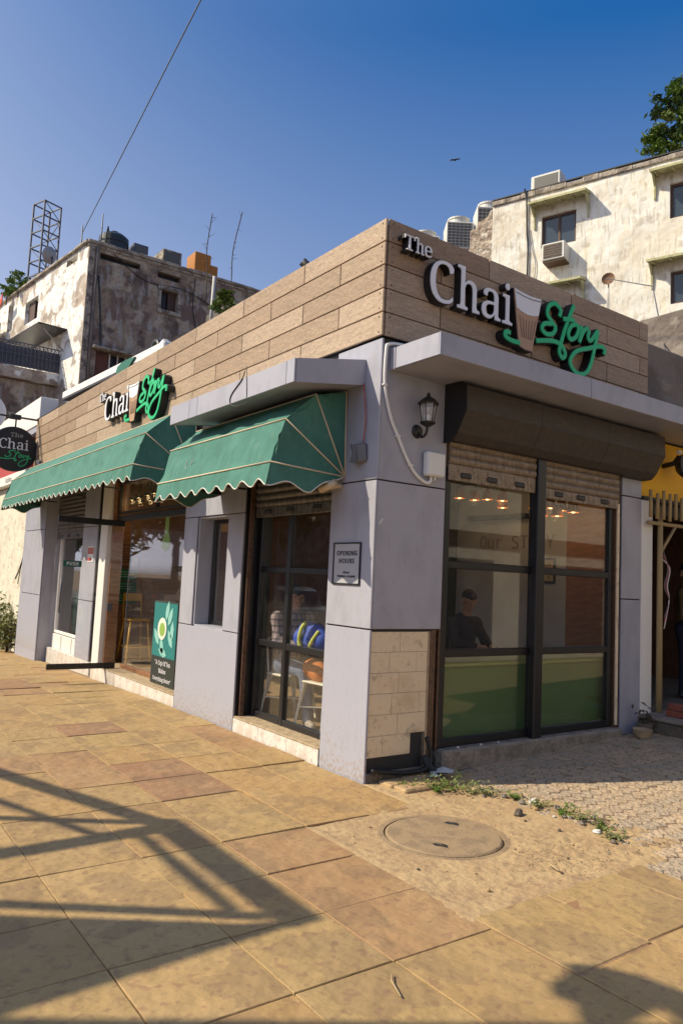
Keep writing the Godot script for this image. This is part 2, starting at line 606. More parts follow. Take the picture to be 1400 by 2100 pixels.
	surf("inside_wood", weather(Color(0.26, 0.115, 0.045), [[87, 0.02, 4, 0.35, 0.7, Color(0.18, 0.075, 0.03), 0.8, 1, 5]]), 1.4, 0.5)
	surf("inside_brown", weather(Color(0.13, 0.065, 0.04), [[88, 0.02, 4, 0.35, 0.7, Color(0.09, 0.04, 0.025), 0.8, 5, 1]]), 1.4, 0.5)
	surf("inside_floor", weather(Color(0.30, 0.21, 0.12), [[89, 0.02, 4, 0.35, 0.7, Color(0.22, 0.15, 0.085), 0.8]]), 1.0, 0.4)
	plain("ceiling_grey", Color(0.16, 0.14, 0.13), 0.9)
	plain("bench_green", Color(0.045, 0.115, 0.018), 0.7)
	plain("bench_top", Color(0.20, 0.27, 0.085), 0.6)
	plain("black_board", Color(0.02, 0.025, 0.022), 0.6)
	plain("menu_green", Color(0.01, 0.13, 0.08), 0.5)
	plain("chair_white", Color(0.66, 0.63, 0.52), 0.35)
	plain("yellow_metal", Color(0.55, 0.30, 0.02), 0.35)
	plain("pack_blue", Color(0.03, 0.075, 0.42), 0.7)
	plain("pack_yellow", Color(0.55, 0.58, 0.08), 0.7)
	surf("terracotta", weather(Color(0.40, 0.16, 0.065), [[97, 0.05, 3, 0.4, 0.7, Color(0.28, 0.10, 0.04), 0.7]]), 0.4, 0.8)
	plain("skin", Color(0.36, 0.20, 0.13), 0.55)
	plain("hair", Color(0.012, 0.010, 0.009), 0.5)
	surf("denim", weather(Color(0.085, 0.12, 0.20), [[98, 0.1, 3, 0.4, 0.7, Color(0.15, 0.19, 0.28), 0.6]]), 0.5, 0.9)
	plain("dark_denim", Color(0.02, 0.026, 0.05), 0.9)
	plain("shoe", Color(0.3, 0.26, 0.22), 0.7)
	plain("dark_cloth", Color(0.03, 0.03, 0.035), 0.9)
	plain("brown_cloth", Color(0.14, 0.085, 0.035), 0.9)
	plain("orange_cloth", Color(0.42, 0.13, 0.02), 0.8)
	surf("check_shirt", check_cloth(), 0.13, 0.9)
	var lit := plain("bulb", Color(0.9, 0.8, 0.6), 0.5)
	lit.emission_enabled = true
	lit.emission = Color(1.0, 0.80, 0.5)
	lit.emission_energy_multiplier = 3.0
	# old plaster
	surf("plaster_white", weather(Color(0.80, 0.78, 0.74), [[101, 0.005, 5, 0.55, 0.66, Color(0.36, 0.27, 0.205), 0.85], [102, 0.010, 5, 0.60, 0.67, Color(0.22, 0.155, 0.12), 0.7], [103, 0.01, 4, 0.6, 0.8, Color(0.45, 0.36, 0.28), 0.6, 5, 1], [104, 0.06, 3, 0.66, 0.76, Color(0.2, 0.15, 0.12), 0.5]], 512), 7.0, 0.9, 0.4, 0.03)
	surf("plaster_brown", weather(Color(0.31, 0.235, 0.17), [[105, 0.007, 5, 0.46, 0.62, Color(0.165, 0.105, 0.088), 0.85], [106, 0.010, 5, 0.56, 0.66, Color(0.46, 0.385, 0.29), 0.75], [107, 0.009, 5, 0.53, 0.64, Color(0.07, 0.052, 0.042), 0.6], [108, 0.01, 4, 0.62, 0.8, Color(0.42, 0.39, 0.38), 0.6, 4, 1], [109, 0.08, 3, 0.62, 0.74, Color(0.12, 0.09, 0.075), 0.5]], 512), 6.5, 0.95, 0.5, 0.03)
	surf("plaster_cream", weather(Color(0.72, 0.70, 0.64), [[111, 0.008, 4, 0.52, 0.8, Color(0.68, 0.61, 0.48), 0.75, 6, 1], [112, 0.006, 5, 0.60, 0.72, Color(0.58, 0.50, 0.39), 0.6], [113, 0.02, 4, 0.66, 0.76, Color(0.36, 0.28, 0.2), 0.5], [114, 0.012, 4, 0.66, 0.82, Color(0.30, 0.24, 0.17), 0.6, 9, 1]], 512), 6.0, 0.9, 0.3, 0.03)
	surf("plaster_rough", weather(Color(0.40, 0.32, 0.25), [[115, 0.01, 5, 0.45, 0.6, Color(0.23, 0.17, 0.13), 0.8], [116, 0.02, 5, 0.58, 0.66, Color(0.66, 0.60, 0.52), 0.8], [117, 0.05, 4, 0.6, 0.72, Color(0.10, 0.075, 0.06), 0.7]], 512), 4.0, 0.95, 0.9, 0.05)
	surf("cornice", weather(Color(0.34, 0.29, 0.24), [[118, 0.02, 4, 0.4, 0.65, Color(0.12, 0.09, 0.075), 0.85], [119, 0.06, 4, 0.6, 0.72, Color(0.55, 0.5, 0.42), 0.6]]), 2.5, 0.95, 0.6, 0.05)
	surf("chajja", weather(Color(0.46, 0.44, 0.25), [[121, 0.02, 4, 0.4, 0.7, Color(0.28, 0.27, 0.14), 0.8]]), 1.5, 0.9)
	surf("grey_wall", weather(Color(0.20, 0.165, 0.14), [[122, 0.01, 5, 0.4, 0.65, Color(0.12, 0.095, 0.085), 0.8], [123, 0.02, 4, 0.6, 0.75, Color(0.30, 0.26, 0.22), 0.6]]), 3.0, 0.95, 0.4, 0.04)
	surf("cream_wall", weather(Color(0.66, 0.62, 0.52), [[124, 0.01, 4, 0.5, 0.8, Color(0.56, 0.50, 0.40), 0.7], [125, 0.03, 4, 0.66, 0.76, Color(0.4, 0.3, 0.22), 0.5]]), 2.4, 0.9, 0.2, 0.05)
	plain("window_dark", Color(0.012, 0.012, 0.015), 0.4)
	plain("window_wood", Color(0.075, 0.035, 0.02), 0.6)
	plain("blind_red", Color(0.13, 0.05, 0.035), 0.8)
	plain("tank_black", Color(0.022, 0.026, 0.03), 0.45)
	plain("unit_white", Color(0.60, 0.58, 0.53), 0.5)
	plain("unit_grille", Color(0.10, 0.095, 0.085), 0.6)
	plain("orange_box", Color(0.40, 0.15, 0.02), 0.7)
	plain("steel", Color(0.10, 0.10, 0.12), 0.5, 0.3)
	plain("dish_grey", Color(0.35, 0.34, 0.33), 0.5)
	plain("dish_brown", Color(0.16, 0.08, 0.04), 0.7)
	plain("red_cloth", Color(0.55, 0.06, 0.03), 0.8)
	plain("yellow_wall", Color(0.78, 0.42, 0.012), 0.7)
	plain("bamboo", Color(0.36, 0.26, 0.125), 0.7)
	surf("brick_red", weather(Color(0.26, 0.075, 0.045), [[126, 0.05, 3, 0.4, 0.7, Color(0.18, 0.05, 0.03), 0.7]]), 0.5, 0.9)
	surf("bark", weather(Color(0.09, 0.065, 0.045), [[127, 0.05, 3, 0.4, 0.7, Color(0.04, 0.03, 0.02), 0.7]]), 0.8, 0.95)
	for l in [["leaf_dark", Color(0.030, 0.070, 0.012)], ["leaf_mid", Color(0.10, 0.17, 0.02)], ["leaf_light", Color(0.12, 0.17, 0.03)], ["leaf_dry", Color(0.19, 0.20, 0.075)]]:
		var lm := plain(l[0], l[1], 0.6)
		lm.cull_mode = BaseMaterial3D.CULL_DISABLED
		lm.backlight_enabled = true
		lm.backlight = l[1] * 0.6
	plain("twig", Color(0.42, 0.31, 0.17), 0.9)
	plain("paper", Color(0.58, 0.57, 0.56), 0.8)
	plain("cable_black", Color(0.012, 0.012, 0.012), 0.6)
	plain("wire_grey", Color(0.09, 0.09, 0.11), 0.6)
	plain("red_paint", Color(0.42, 0.06, 0.06), 0.6)
	plain("teal_print", Color(0.015, 0.17, 0.17), 0.5)
	plain("cup_white", Color(0.66, 0.70, 0.62), 0.4)
	plain("cup_tea", Color(0.25, 0.40, 0.08), 0.4)
	plain("leaf_print", Color(0.24, 0.50, 0.46), 0.5)
	plain("sign_yellow", Color(0.42, 0.22, 0.01), 0.6)
	plain("push_green", Color(0.01, 0.12, 0.09), 0.5)


# the lowest panels: mud splashed up from the paving, thinning out by half a metre, and a few rubbed marks
func panel_splash(base: Color) -> ImageTexture:
	var px := 512
	var a := noise_bytes(141, 0.10, 4, px)
	var b := noise_bytes(142, 0.012, 4, px)
	var s := noise_bytes(143, 0.02, 3, px)
	var mud := Color(0.30, 0.22, 0.145)
	var bytes := PackedByteArray()
	bytes.resize(px * px * 3)
	for j in px:
		var y := 2.4 * (px - j - 0.5) / px
		for i in px:
			var at := j * px + i
			var c := base.lerp(base * 0.84, clampf((s[(j * px + i * 5 % px)] - 118.0) / 90.0, 0.0, 1.0) * 0.3)
			var reach := 0.10 + 0.45 * b[at] / 255.0
			var m := clampf((a[at] / 255.0 - 0.40 - y / reach * 0.30) * 5.0, 0.0, 1.0) if y < 0.7 else 0.0
			var rub := clampf((a[(at * 3) % (px * px)] - 205.0) / 15.0, 0.0, 1.0) * 0.35 if b[at] > 150 else 0.0
			c = c.lerp(mud, m * 0.55).lerp(Color(0.55, 0.53, 0.54), rub)
			bytes[at * 3] = int(clampf(pow(c.r, 1.0 / 2.2), 0.0, 1.0) * 255.0)
			bytes[at * 3 + 1] = int(clampf(pow(c.g, 1.0 / 2.2), 0.0, 1.0) * 255.0)
			bytes[at * 3 + 2] = int(clampf(pow(c.b, 1.0 / 2.2), 0.0, 1.0) * 255.0)
	return ImageTexture.create_from_image(Image.create_from_data(px, px, false, Image.FORMAT_RGB8, bytes))


func check_cloth() -> ImageTexture:
	var im := Image.create(64, 64, false, Image.FORMAT_RGB8)
	for j in 64:
		for i in 64:
			var a := 1 if i % 32 < 12 else 0
			var b := 1 if j % 32 < 12 else 0
			var c := Color(0.62, 0.58, 0.58).lerp(Color(0.10, 0.09, 0.11), (a + b) * 0.42)
			if i % 32 == 22 or j % 32 == 22:
				c = Color(0.55, 0.2, 0.2)
			im.set_pixel(i, j, c)
	return ImageTexture.create_from_image(im)


# ---------------------------------------------------------------- ground
func gy(x: float, z: float) -> float:
	var y := 0.0
	if x < -4.0:
		y += 0.027 * (x + 4.0)
	if z < -0.6 and x > -1.0:
		y += 0.042 * (-0.6 - z)
	return maxf(y, -0.24)


func add_slab(st: SurfaceTool, x0: float, x1: float, z0: float, z1: float, lift: float, tilt: Vector2) -> void:
	var b := 0.003
	var t := []
	var u := []
	for k in [[0, 0], [1, 0], [1, 1], [0, 1]]:
		var x: float = x1 if k[0] else x0
		var z: float = z1 if k[1] else z0
		var y: float = gy(x, z) + lift + (k[0] - 0.5) * tilt.x + (k[1] - 0.5) * tilt.y
		u.append(Vector3(x, y - 0.0035, z))
		t.append(Vector3(x + (-b if k[0] else b), y, z + (-b if k[1] else b)))
	quad(st, t[0], t[1], t[2], t[3], Vector3.UP)
	for i in 4:
		var j := (i + 1) % 4
		var out: Vector3 = (u[i] + u[j]) * 0.5 - (u[0] + u[2]) * 0.5
		quad(st, t[i], t[j], u[j], u[i], out + Vector3.UP * 0.1)
		quad(st, u[i], u[j], u[j] - Vector3(0, 0.05, 0), u[i] - Vector3(0, 0.05, 0), out)


func ground() -> void:
	var st := begin()
	quad(st, Vector3(-450, -0.30, -450), Vector3(450, -0.30, -450), Vector3(450, -0.30, 450), Vector3(-450, -0.30, 450), Vector3.UP)
	struct("ground", fin(st), M.joint_dirt)
	st = begin()
	add_block(st, Vector3(-60, -0.28, 6.2), Vector3(14, -0.14, 13.5))
	struct("road", fin(st), M.asphalt)
	# bedding below the slabs
	st = begin()
	for i in 40:
		var x0 := -16.0 + i * 0.5
		for zz in [[-0.6, 6.0], [-2.6, -0.6], [-4.6, -2.6], [-8.6, -4.6]]:
			if x0 < -1.0 and zz[0] < -0.7:
				continue
			var z0: float = zz[0]
			var z1: float = zz[1]
			var low := 0.018 if z0 > -0.7 else 0.006
			quad(st, Vector3(x0, gy(x0, z0) - low, z0), Vector3(x0 + 0.5, gy(x0 + 0.5, z0) - low, z0), Vector3(x0 + 0.5, gy(x0 + 0.5, z1) - low, z1), Vector3(x0, gy(x0, z1) - low, z1), Vector3.UP)
	struct("pavement_bed", fin(st), M.joint_dirt)
	var pave := Node3D.new()
	pave.name = "pavement"
	add_child(pave)
	tag(pave, "", "", "", "structure")
	var xs := [4.6, 3.9, 3.32, 2.765, 2.26, 1.73, 1.2, 0.655, 0.1, -0.27, -0.83]
	while xs[xs.size() - 1] > -15.0:
		xs.append(xs[xs.size() - 1] - rng.randf_range(0.5, 0.62))
	var zs := [0.012, 0.45, 0.97, 1.57, 2.07, 2.62, 3.16, 3.72, 4.3, 5.0]
	var done := {}
	for j in zs.size() - 1:
		for i in xs.size() - 1:
			if done.has(Vector2i(i, j)):
				continue
			var x1: float = xs[i]
			var x0: float = xs[i + 1]
			var z0: float = zs[j]
			var z1: float = zs[j + 1]
			if x1 > 0.7 and x1 < 2.3 and z1 < 1.0:
				continue
			# neighbours laid as one larger slab here and there
			if rng.randf() < 0.22 and i < xs.size() - 2 and not done.has(Vector2i(i + 1, j)) and x0 - xs[i + 2] < 0.7 and not (xs[i + 1] > 0.7 and xs[i + 1] < 2.3 and z1 < 1.0) and not (xs[i + 2] < 0.6 and x1 > 0.7 and z1 < 1.0):
				x0 = xs[i + 2]
				done[Vector2i(i + 1, j)] = true
			elif rng.randf() < 0.14 and j < zs.size() - 2 and not (x1 > 0.7 and x1 < 2.3 and zs[j + 2] < 1.0) and not done.has(Vector2i(i, j + 1)):
				z1 = zs[j + 2]
				done[Vector2i(i, j + 1)] = true
			var g := rng.randf_range(0.0015, 0.0045)
			var r := rng.randf()
			var tone := 0 if r < 0.28 else 1 if r < 0.48 else 2 if r < 0.66 else 4 if r < 0.86 else 3 if r < 0.95 else 5
			if x1 == 1.73 and z0 == 0.97:
				tone = 3
			st = begin()
			add_slab(st, x0 + g, x1 - g, z0 + g, z1 - rng.randf_range(0.0015, 0.0045), rng.randf_range(-0.003, 0.003) + (0.008 if rng.randf() < 0.12 else 0.0), Vector2(rng.randf_range(-0.004, 0.004), rng.randf_range(-0.004, 0.004)))
			put(pave, "slab", fin(st), M["stone_%d" % tone])
	for k in [[2.135, 2.74, 0.43, 0.965, 4], [2.135, 2.72, -0.16, 0.42, 4], [2.135, 2.7, -0.42, -0.17, 1], [2.75, 3.3, 0.43, 0.965, 0], [2.73, 3.3, -0.2, 0.42, 2]]:
		st = begin()
		add_slab(st, k[0], k[1], k[2], k[3], 0.002, Vector2(0.003, -0.003))
		put(pave, "slab", fin(st), M["stone_%d" % k[4]])
	# sandy patch round the manhole, a little lower than the slabs
	st = begin(true)
	var nz := FastNoiseLite.new()
	nz.seed = 5
	nz.frequency = 2.2
	nz.fractal_octaves = 5
	var c := Vector2(1.19, 0.265)
	var f := func(x: float, z: float) -> Vector3:
		var y := gy(x, z) - 0.003 + nz.get_noise_2d(x, z) * 0.008
		if x > 1.6 and z < 0.2:
			y += nz.get_noise_2d(x * 6.0, z * 6.0) * 0.012
		var d := Vector2(x, z).distance_to(c)
		if d < 0.5:
			y = lerpf(-0.004, y, clampf((d - 0.42) / 0.08, 0.0, 1.0))
		if d < 0.388:
			y = -0.06
		var rim := maxf(0.62 - x if z > 0.0 else -1.0, z - 0.945)
		rim = maxf(rim, x - 2.115)
		if rim > -0.06:
			y = lerpf(y, 0.0 + nz.get_noise_2d(x * 2.0 + 9.0, z * 2.0) * 0.009 - maxf(rim, 0.0) * 0.09, clampf((rim + 0.06) / 0.05, 0.0, 1.0))
		return Vector3(x, y, z)
	var nx := 110
	var nzz := 100
	for i in nx:
		for j in nzz:
			var x0 := 0.0 + 2.20 * i / nx
			var x1 := 0.0 + 2.20 * (i + 1) / nx
			var z0 := -1.02 + 2.08 * j / nzz
			var z1 := -1.02 + 2.08 * (j + 1) / nzz
			if x0 < 0.54 and z0 > 0.0:
				continue
			quad(st, f.call(x0, z0), f.call(x1, z0), f.call(x1, z1), f.call(x0, z1), Vector3.UP)
	struct("sandy_patch", fin(st), M.sand)
	var mh := thing("manhole_cover", "round concrete manhole cover with two lifting slots in the sandy patch", "manhole cover", Vector3(c.x, 0, c.y))
	put(mh, "lid", lathe([Vector2(0.0001, 0.006), Vector2(0.20, 0.007), Vector2(0.362, 0.004), Vector2(0.374, -0.004), Vector2(0.374, -0.05)], 56), M.manhole)
	put(mh, "rim", lathe([Vector2(0.384, -0.05), Vector2(0.386, -0.003), Vector2(0.42, -0.0035), Vector2(0.45, -0.009), Vector2(0.455, -0.03)], 56), M.manhole)
	for s in [[-0.13, -0.20, 0.5], [0.14, 0.16, 0.5]]:
		st = begin()
		add_prism(st, PackedVector2Array([Vector2(-0.05, -0.01), Vector2(-0.02, -0.028), Vector2(0.015, -0.018), Vector2(0.05, -0.022), Vector2(0.045, 0.012), Vector2(0.01, 0.026), Vector2(-0.03, 0.018)]), 0.0, 0.004, Transform3D(Basis(Vector3.UP, s[2]) * Basis(Vector3.RIGHT, -PI / 2), Vector3(s[0], 0.0055, s[1])))
		put(mh, "lifting_slot", fin(st), M.panel_gap)
		put(mh, "slot_bar", tube([Vector3(s[0] - 0.03, 0.012, s[1] + 0.012), Vector3(s[0] + 0.03, 0.012, s[1] - 0.012)], 0.006, 6), M.rusty)
	# zigzag block paving
	var blocks := Node3D.new()
	blocks.name = "block_paving"
	add_child(blocks)
	tag(blocks, "", "", "", "structure")
	var L := 0.225
	var W := 0.1125
	var a := 0.021
	var pts := PackedVector2Array()
	var g2 := 0.0022
	var side := [[0.0, 0.0], [0.125, 1.0], [0.375, -1.0], [0.5, 0.0], [0.625, 1.0], [0.875, -1.0], [1.0, 0.0]]
	for s in side:
		pts.append(Vector2(-W / 2 + g2 + s[1] * a, s[0] * (L - 2 * g2) - L / 2 + g2))
	side.reverse()
	for s in side:
		pts.append(Vector2(W / 2 - g2 + s[1] * a, s[0] * (L - 2 * g2) - L / 2 + g2))
	var inner := Geometry2D.offset_polygon(pts, -0.006)[0]
	var mesh: ArrayMesh
	st = begin()
	var up := Transform3D(Basis(Vector3.RIGHT, PI / 2), Vector3.ZERO)
	add_prism(st, pts, 0.004, 0.06, up)
	add_prism(st, inner, 0.0, 0.0042, up)
	mesh = fin(st)
	var rows := int(3.6 / W)
	for i in rows:
		for j in 22:
			var x := 0.09 + i * W
			var z := -0.78 - j * L - (L / 2 if i % 2 else 0.0) + rng.randf_range(-0.002, 0.002)
			if x > 2.16:
				z += 0.45
			if z < -3.9 or x > 3.25 + z * 0.62 or x > 2.9:
				continue
			if x < 0.4 and z > -0.95:
				continue
			if x > 0.4 and z > -0.92 and x < 2.1 and rng.randf() < 0.35:
				continue
			var o := put(blocks, "paver", mesh, M["paver_%d" % (rng.randi() % 3)], Vector3(x, gy(x, z) + rng.randf_range(-0.005, 0.005), z))
			o.rotation = Vector3(rng.randf_range(-0.025, 0.025) + 0.042, rng.randf_range(-0.02, 0.02), rng.randf_range(-0.03, 0.03))
			o.scale.y = 1.0
	# kerb stones between tile wall and paving
	for k in [[0.03, 0.20, -0.34, -0.12], [0.205, 0.36, -0.62, -0.13], [0.03, 0.2, -0.66, -0.35]]:
		block(blocks, "kerb_stone", Vector3(k[0], -0.05, k[2]), Vector3(k[1], 0.022 + rng.randf() * 0.02, k[3]), M.sand, 0.012)


# ---------------------------------------------------------------- the cafe
func planks(b: Node3D) -> void:
	for row in 5:
		var y1 := 4.675 - row * 0.205
		var y0 := y1 - 0.196
		# street side, x runs left
		var x := 0.0
		var first := true
		while x > -11.58:
			var len := 1.248
			if first:
				len = [1.25, 0.63, 1.245, 0.625, 1.25][row]
				first = false
			var x2 := maxf(x - len, -11.6)
			if x2 - (-11.6) < 0.15:
				x2 = -11.6
			block(b, "plank", Vector3(x2 + 0.005, y0, 0.0), Vector3(x - 0.005 + (0.02 if x == 0.0 else 0.0), y1, 0.022 + rng.randf() * 0.002), M["plank_%d" % (rng.randi() % 4)], 0.004)
			x = x2
		# front side, z runs away
		var z := -0.004
		first = true
		while z > -3.82:
			var len := 1.22
			if first:
				len = [1.22, 0.615, 1.23, 0.62, 1.22][row]
				first = false
			var z2 := maxf(z - len, -3.84)
			if z2 + 3.84 < 0.12:
				z2 = -3.84
			block(b, "plank", Vector3(0.0, y0, z2 + 0.005), Vector3(0.022 + rng.randf() * 0.002, y1, z - 0.005), M["plank_%d" % (rng.randi() % 4)], 0.004)
			z = z2
	# screws at the corner
	var st := begin()
	for row in 5:
		for dy in [0.035, 0.165]:
			var y: float = 4.675 - row * 0.205 - dy
			add_bev(st, Vector3(0.012, 0.012, 0.003), 0.003, Transform3D(Basis(), Vector3(-0.03, y, 0.0255)))
			add_bev(st, Vector3(0.003, 0.012, 0.012), 0.003, Transform3D(Basis(), Vector3(0.0255, y, -0.05)))
	put(b, "screw_heads", fin(st), M.dark_metal).set_meta("kind", "stuff")


# panels of a clad column: [x0, x1, y0, y1] in the street face
func cladding(col: Node3D, rects: Array, z: float) -> void:
	for r in rects:
		block(col, "panel", Vector3(r[0], r[2], z - 0.02), Vector3(r[1], r[3], z), M["panel_%d" % (rng.randi() % 3)] if r[2] > 0.2 else M.panel_low, 0.003)


func part(parent: Node3D, n: String) -> Node3D:
	var o := Node3D.new()
	o.name = numbered(parent, n)
	parent.add_child(o, true)
	return o


# frame with panes in the plane z = 0, x to the right: vertical bars at xs, horizontal bars at ys
func glazing(w: Node3D, xs: Array, ys: Array, bw: float, thick: float, frame: Material, pane: Material) -> void:
	for i in xs.size():
		var x: float = xs[i]
		block(w, "mullion" if i > 0 and i < xs.size() - 1 else "frame_side", Vector3(x - bw / 2, ys[0] - bw / 2, -thick), Vector3(x + bw / 2, ys[ys.size() - 1] + bw / 2, 0.0), frame, 0.006)
	for j in ys.size():
		for i in xs.size() - 1:
			block(w, "rail", Vector3(xs[i] + bw / 2, ys[j] - bw / 2, -thick + 0.004), Vector3(xs[i + 1] - bw / 2, ys[j] + bw / 2, -0.004), frame, 0.006)
	for j in ys.size() - 1:
		for i in xs.size() - 1:
			block(w, "pane", Vector3(xs[i] + bw / 2, ys[j] + bw / 2, -thick * 0.6), Vector3(xs[i + 1] - bw / 2, ys[j + 1] - bw / 2, -thick * 0.6 + 0.006), pane, 0.0)


func slats(sh: Node3D, w: float, y0: float, y1: float, mat: Material) -> void:
	var h := 0.075
	var pts := PackedVector2Array()
	for k in 9:
		var t := k / 8.0
		pts.append(Vector2(0.004 + 0.017 * pow(sin(PI * t), 0.8), h * t))
	pts.append(Vector2(-0.004, h))
	pts.append(Vector2(-0.004, 0))
	var mesh := prism(pts, 0.0, w, Transform3D(Basis(Vector3(0, 0, 1), Vector3(0, 1, 0), Vector3(1, 0, 0)), Vector3.ZERO))
	var y := y1 - h
	while y > y0 + 0.10:
		put(sh, "slat", mesh, mat, Vector3(0, y, 0))
		y -= h
	block(sh, "bottom_rail", Vector3(0, y0, -0.012), Vector3(w, y + h - 0.003, 0.012), mat, 0.006)
	for x in [w * 0.18, w * 0.47, w * 0.8]:
		put(sh, "hasp", bev(Vector3(0.13, 0.05, 0.02), 0.014), M.dark_metal, Vector3(x, y0 + 0.055, 0.018))


func cafe() -> void:
	var b := thing("cafe_building", "corner cafe clad in grey panels with a wood plank parapet", "building")
	planks(b)
	var st := begin()
	add_block(st, Vector3(-11.58, 3.66, -0.06), Vector3(-0.05, 4.66, -0.004))
	add_block(st, Vector3(-0.06, 3.66, -3.83), Vector3(-0.004, 4.66, -0.061))
	add_block(st, Vector3(-11.58, 3.66, -3.83), Vector3(-11.5, 4.5, -0.062))
	add_block(st, Vector3(-11.49, 3.66, -3.83), Vector3(-0.07, 4.5, -3.76))
	put(b, "parapet_core", fin(st), M.panel_gap)
	block(b, "roof", Vector3(-11.5, 3.3, -3.80), Vector3(-0.10, 3.5, -0.22), M.cement, 0.0)
	st = begin()
	add_block(st, Vector3(-11.6, 3.30, -0.20), Vector3(-0.03, 3.655, -0.024))
	add_block(st, Vector3(-0.20, 3.30, -3.83), Vector3(-0.024, 3.655, -0.205))
	put(b, "roof_beam", fin(st), M.dark_metal)
	# corner column
	var c := part(b, "column")
	block(c, "core", Vector3(-0.62, -0.05, -0.62), Vector3(-0.023, 3.6, -0.021), M.panel_gap, 0.0)
	block(c, "core", Vector3(-0.3, 1.2, -0.76), Vector3(-0.023, 3.6, -0.6205), M.panel_gap, 0.0)
	cladding(c, [[-0.63, 0.0, -0.02, 1.207], [-0.63, 0.0, 1.219, 2.437], [-0.63, 0.0, 2.449, 3.64]], 0.0)
	for r in [[1.219, 2.437], [2.449, 3.60]]:
		block(c, "panel", Vector3(-0.022, r[0], -0.775), Vector3(-0.001, r[1], -0.022), M["panel_%d" % (rng.randi() % 3)], 0.003)
	block(c, "panel", Vector3(-0.65, 0.0, -0.36), Vector3(-0.632, 3.3, -0.01), M.panel_1, 0.003)
	# white tiles below the panels on the front side
	var tw := part(b, "tile_wall")
	block(tw, "backing", Vector3(-0.06, -0.05, -0.66), Vector3(-0.0235, 1.2, -0.0221), M.dark_cement, 0.0)
	for r in 6:
		var y1 := 1.195 - r * 0.168
		var z := -0.03
		var cuts: Array = [[0.31, 0.32], [0.20, 0.30, 0.13], [0.31, 0.32], [0.24, 0.30, 0.09], [0.31, 0.32], [0.16, 0.30, 0.17]][r]
		for k in cuts:
			if not (r == 5 and k == 0.17):
				block(tw, "tile", Vector3(-0.024, y1 - 0.166, z - k + 0.003), Vector3(-0.014 - rng.randf() * 0.003, y1, z), M.cream_tile, 0.002)
			z -= k
	block(tw, "skirting", Vector3(-0.023, -0.02, -0.64), Vector3(0.008, 0.075, -0.02), M.dark_cement, 0.012)
	block(b, "door_jamb", Vector3(-0.10, 0.0, -0.735), Vector3(-0.008, 1.215, -0.672), M.brown_frame, 0.004)
	block(b, "door_jamb", Vector3(-0.06, 0.05, -0.67), Vector3(-0.010, 1.2, -0.645), M.sill_stone, 0.004)
	# ---- street window
	block(b, "plinth", Vector3(-2.24, -0.05, -0.34), Vector3(-0.655, 0.125, -0.012), M.cement, 0.0)
	for k in 3:
		block(b, "plinth_tile", Vector3(-2.235 + k * 0.527, -0.02, -0.011), Vector3(-2.235 + (k + 1) * 0.527 - 0.004, 0.125, -0.002), M.white_tile, 0.002)
	block(b, "sill", Vector3(-2.235, 0.126, -0.35), Vector3(-0.655, 0.146, -0.004), M.sill_stone, 0.004)
	var w := part(b, "shop_window")
	w.position = Vector3(0, 0, -0.19)
	glazing(w, [-2.205, -1.62, -0.86], [0.175, 0.915, 1.675, 2.33], 0.065, 0.06, M.black_frame, M.pane)
	block(b, "guide_rail", Vector3(-2.235, 0.147, -0.105), Vector3(-2.205, 3.0, -0.055), M.brown_frame, 0.004)
	block(b, "guide_rail", Vector3(-0.72, 0.147, -0.15), Vector3(-0.655, 3.0, -0.06), M.black_frame, 0.004)
	var sh := part(b, "roller_shutter")
	sh.position = Vector3(-2.19, 0, -0.12)
	slats(sh, 1.47, 2.22, 3.0, M.shutter_grey)
	block(b, "lintel", Vector3(-2.24, 3.0, -0.30), Vector3(-0.65, 3.28, -0.03), M.dark_metal, 0.0)
	# ---- middle column with the slim window
	c = part(b, "column")
	cladding(c, [[-3.76, -3.40, 1.0, 2.265], [-3.76, -2.245, -0.02, 0.99], [-2.60, -2.245, 1.0, 2.265], [-3.76, -2.245, 2.275, 3.26]], 0.0)
	for r in [[-3.395, -3.37], [-2.63, -2.605]]:
		block(c, "reveal", Vector3(r[0], 1.0, -0.30), Vector3(r[1], 2.265, -0.022), M.panel_1, 0.003)
	block(c, "reveal", Vector3(-3.369, 0.985, -0.26), Vector3(-2.631, 1.01, -0.022), M.panel_0, 0.003)
	block(c, "reveal", Vector3(-3.369, 2.25, -0.26), Vector3(-2.631, 2.27, -0.022), M.panel_0, 0.003)
	block(c, "reveal", Vector3(-2.262, 0.0, -0.36), Vector3(-2.246, 3.26, -0.022), M.black_frame, 0.003)
	block(c, "core", Vector3(-3.75, -0.05, -0.30), Vector3(-3.40, 3.3, -0.0215), M.panel_gap, 0.0)
	block(c, "core", Vector3(-2.602, -0.05, -0.30), Vector3(-2.264, 3.3, -0.0215), M.panel_gap, 0.0)
	block(c, "core", Vector3(-3.399, -0.05, -0.30), Vector3(-2.603, 0.984, -0.0215), M.panel_gap, 0.0)
	block(c, "core", Vector3(-3.399, 2.272, -0.30), Vector3(-2.603, 3.3, -0.0215), M.panel_gap, 0.0)
	w = part(b, "slim_window")
	w.position = Vector3(0, 0, -0.20)
	glazing(w, [-3.345, -2.655], [1.035, 2.225], 0.045, 0.05, M.black_frame, M.pane)
	# ---- door bay
	block(b, "plinth", Vector3(-6.95, -0.15, -0.55), Vector3(-3.765, 0.118, -0.012), M.cement, 0.0)
	for k in 6:
		block(b, "plinth_tile", Vector3(-6.94 + k * 0.529, -0.13, -0.011), Vector3(-6.94 + (k + 1) * 0.529 - 0.004, 0.118, -0.002), M.white_tile, 0.002)
	block(b, "sill", Vector3(-6.95, 0.119, -0.55), Vector3(-3.765, 0.138, 0.004), M.sill_stone, 0.004)
	w = part(b, "glass_front")
	w.position = Vector3(0, 0, -0.26)
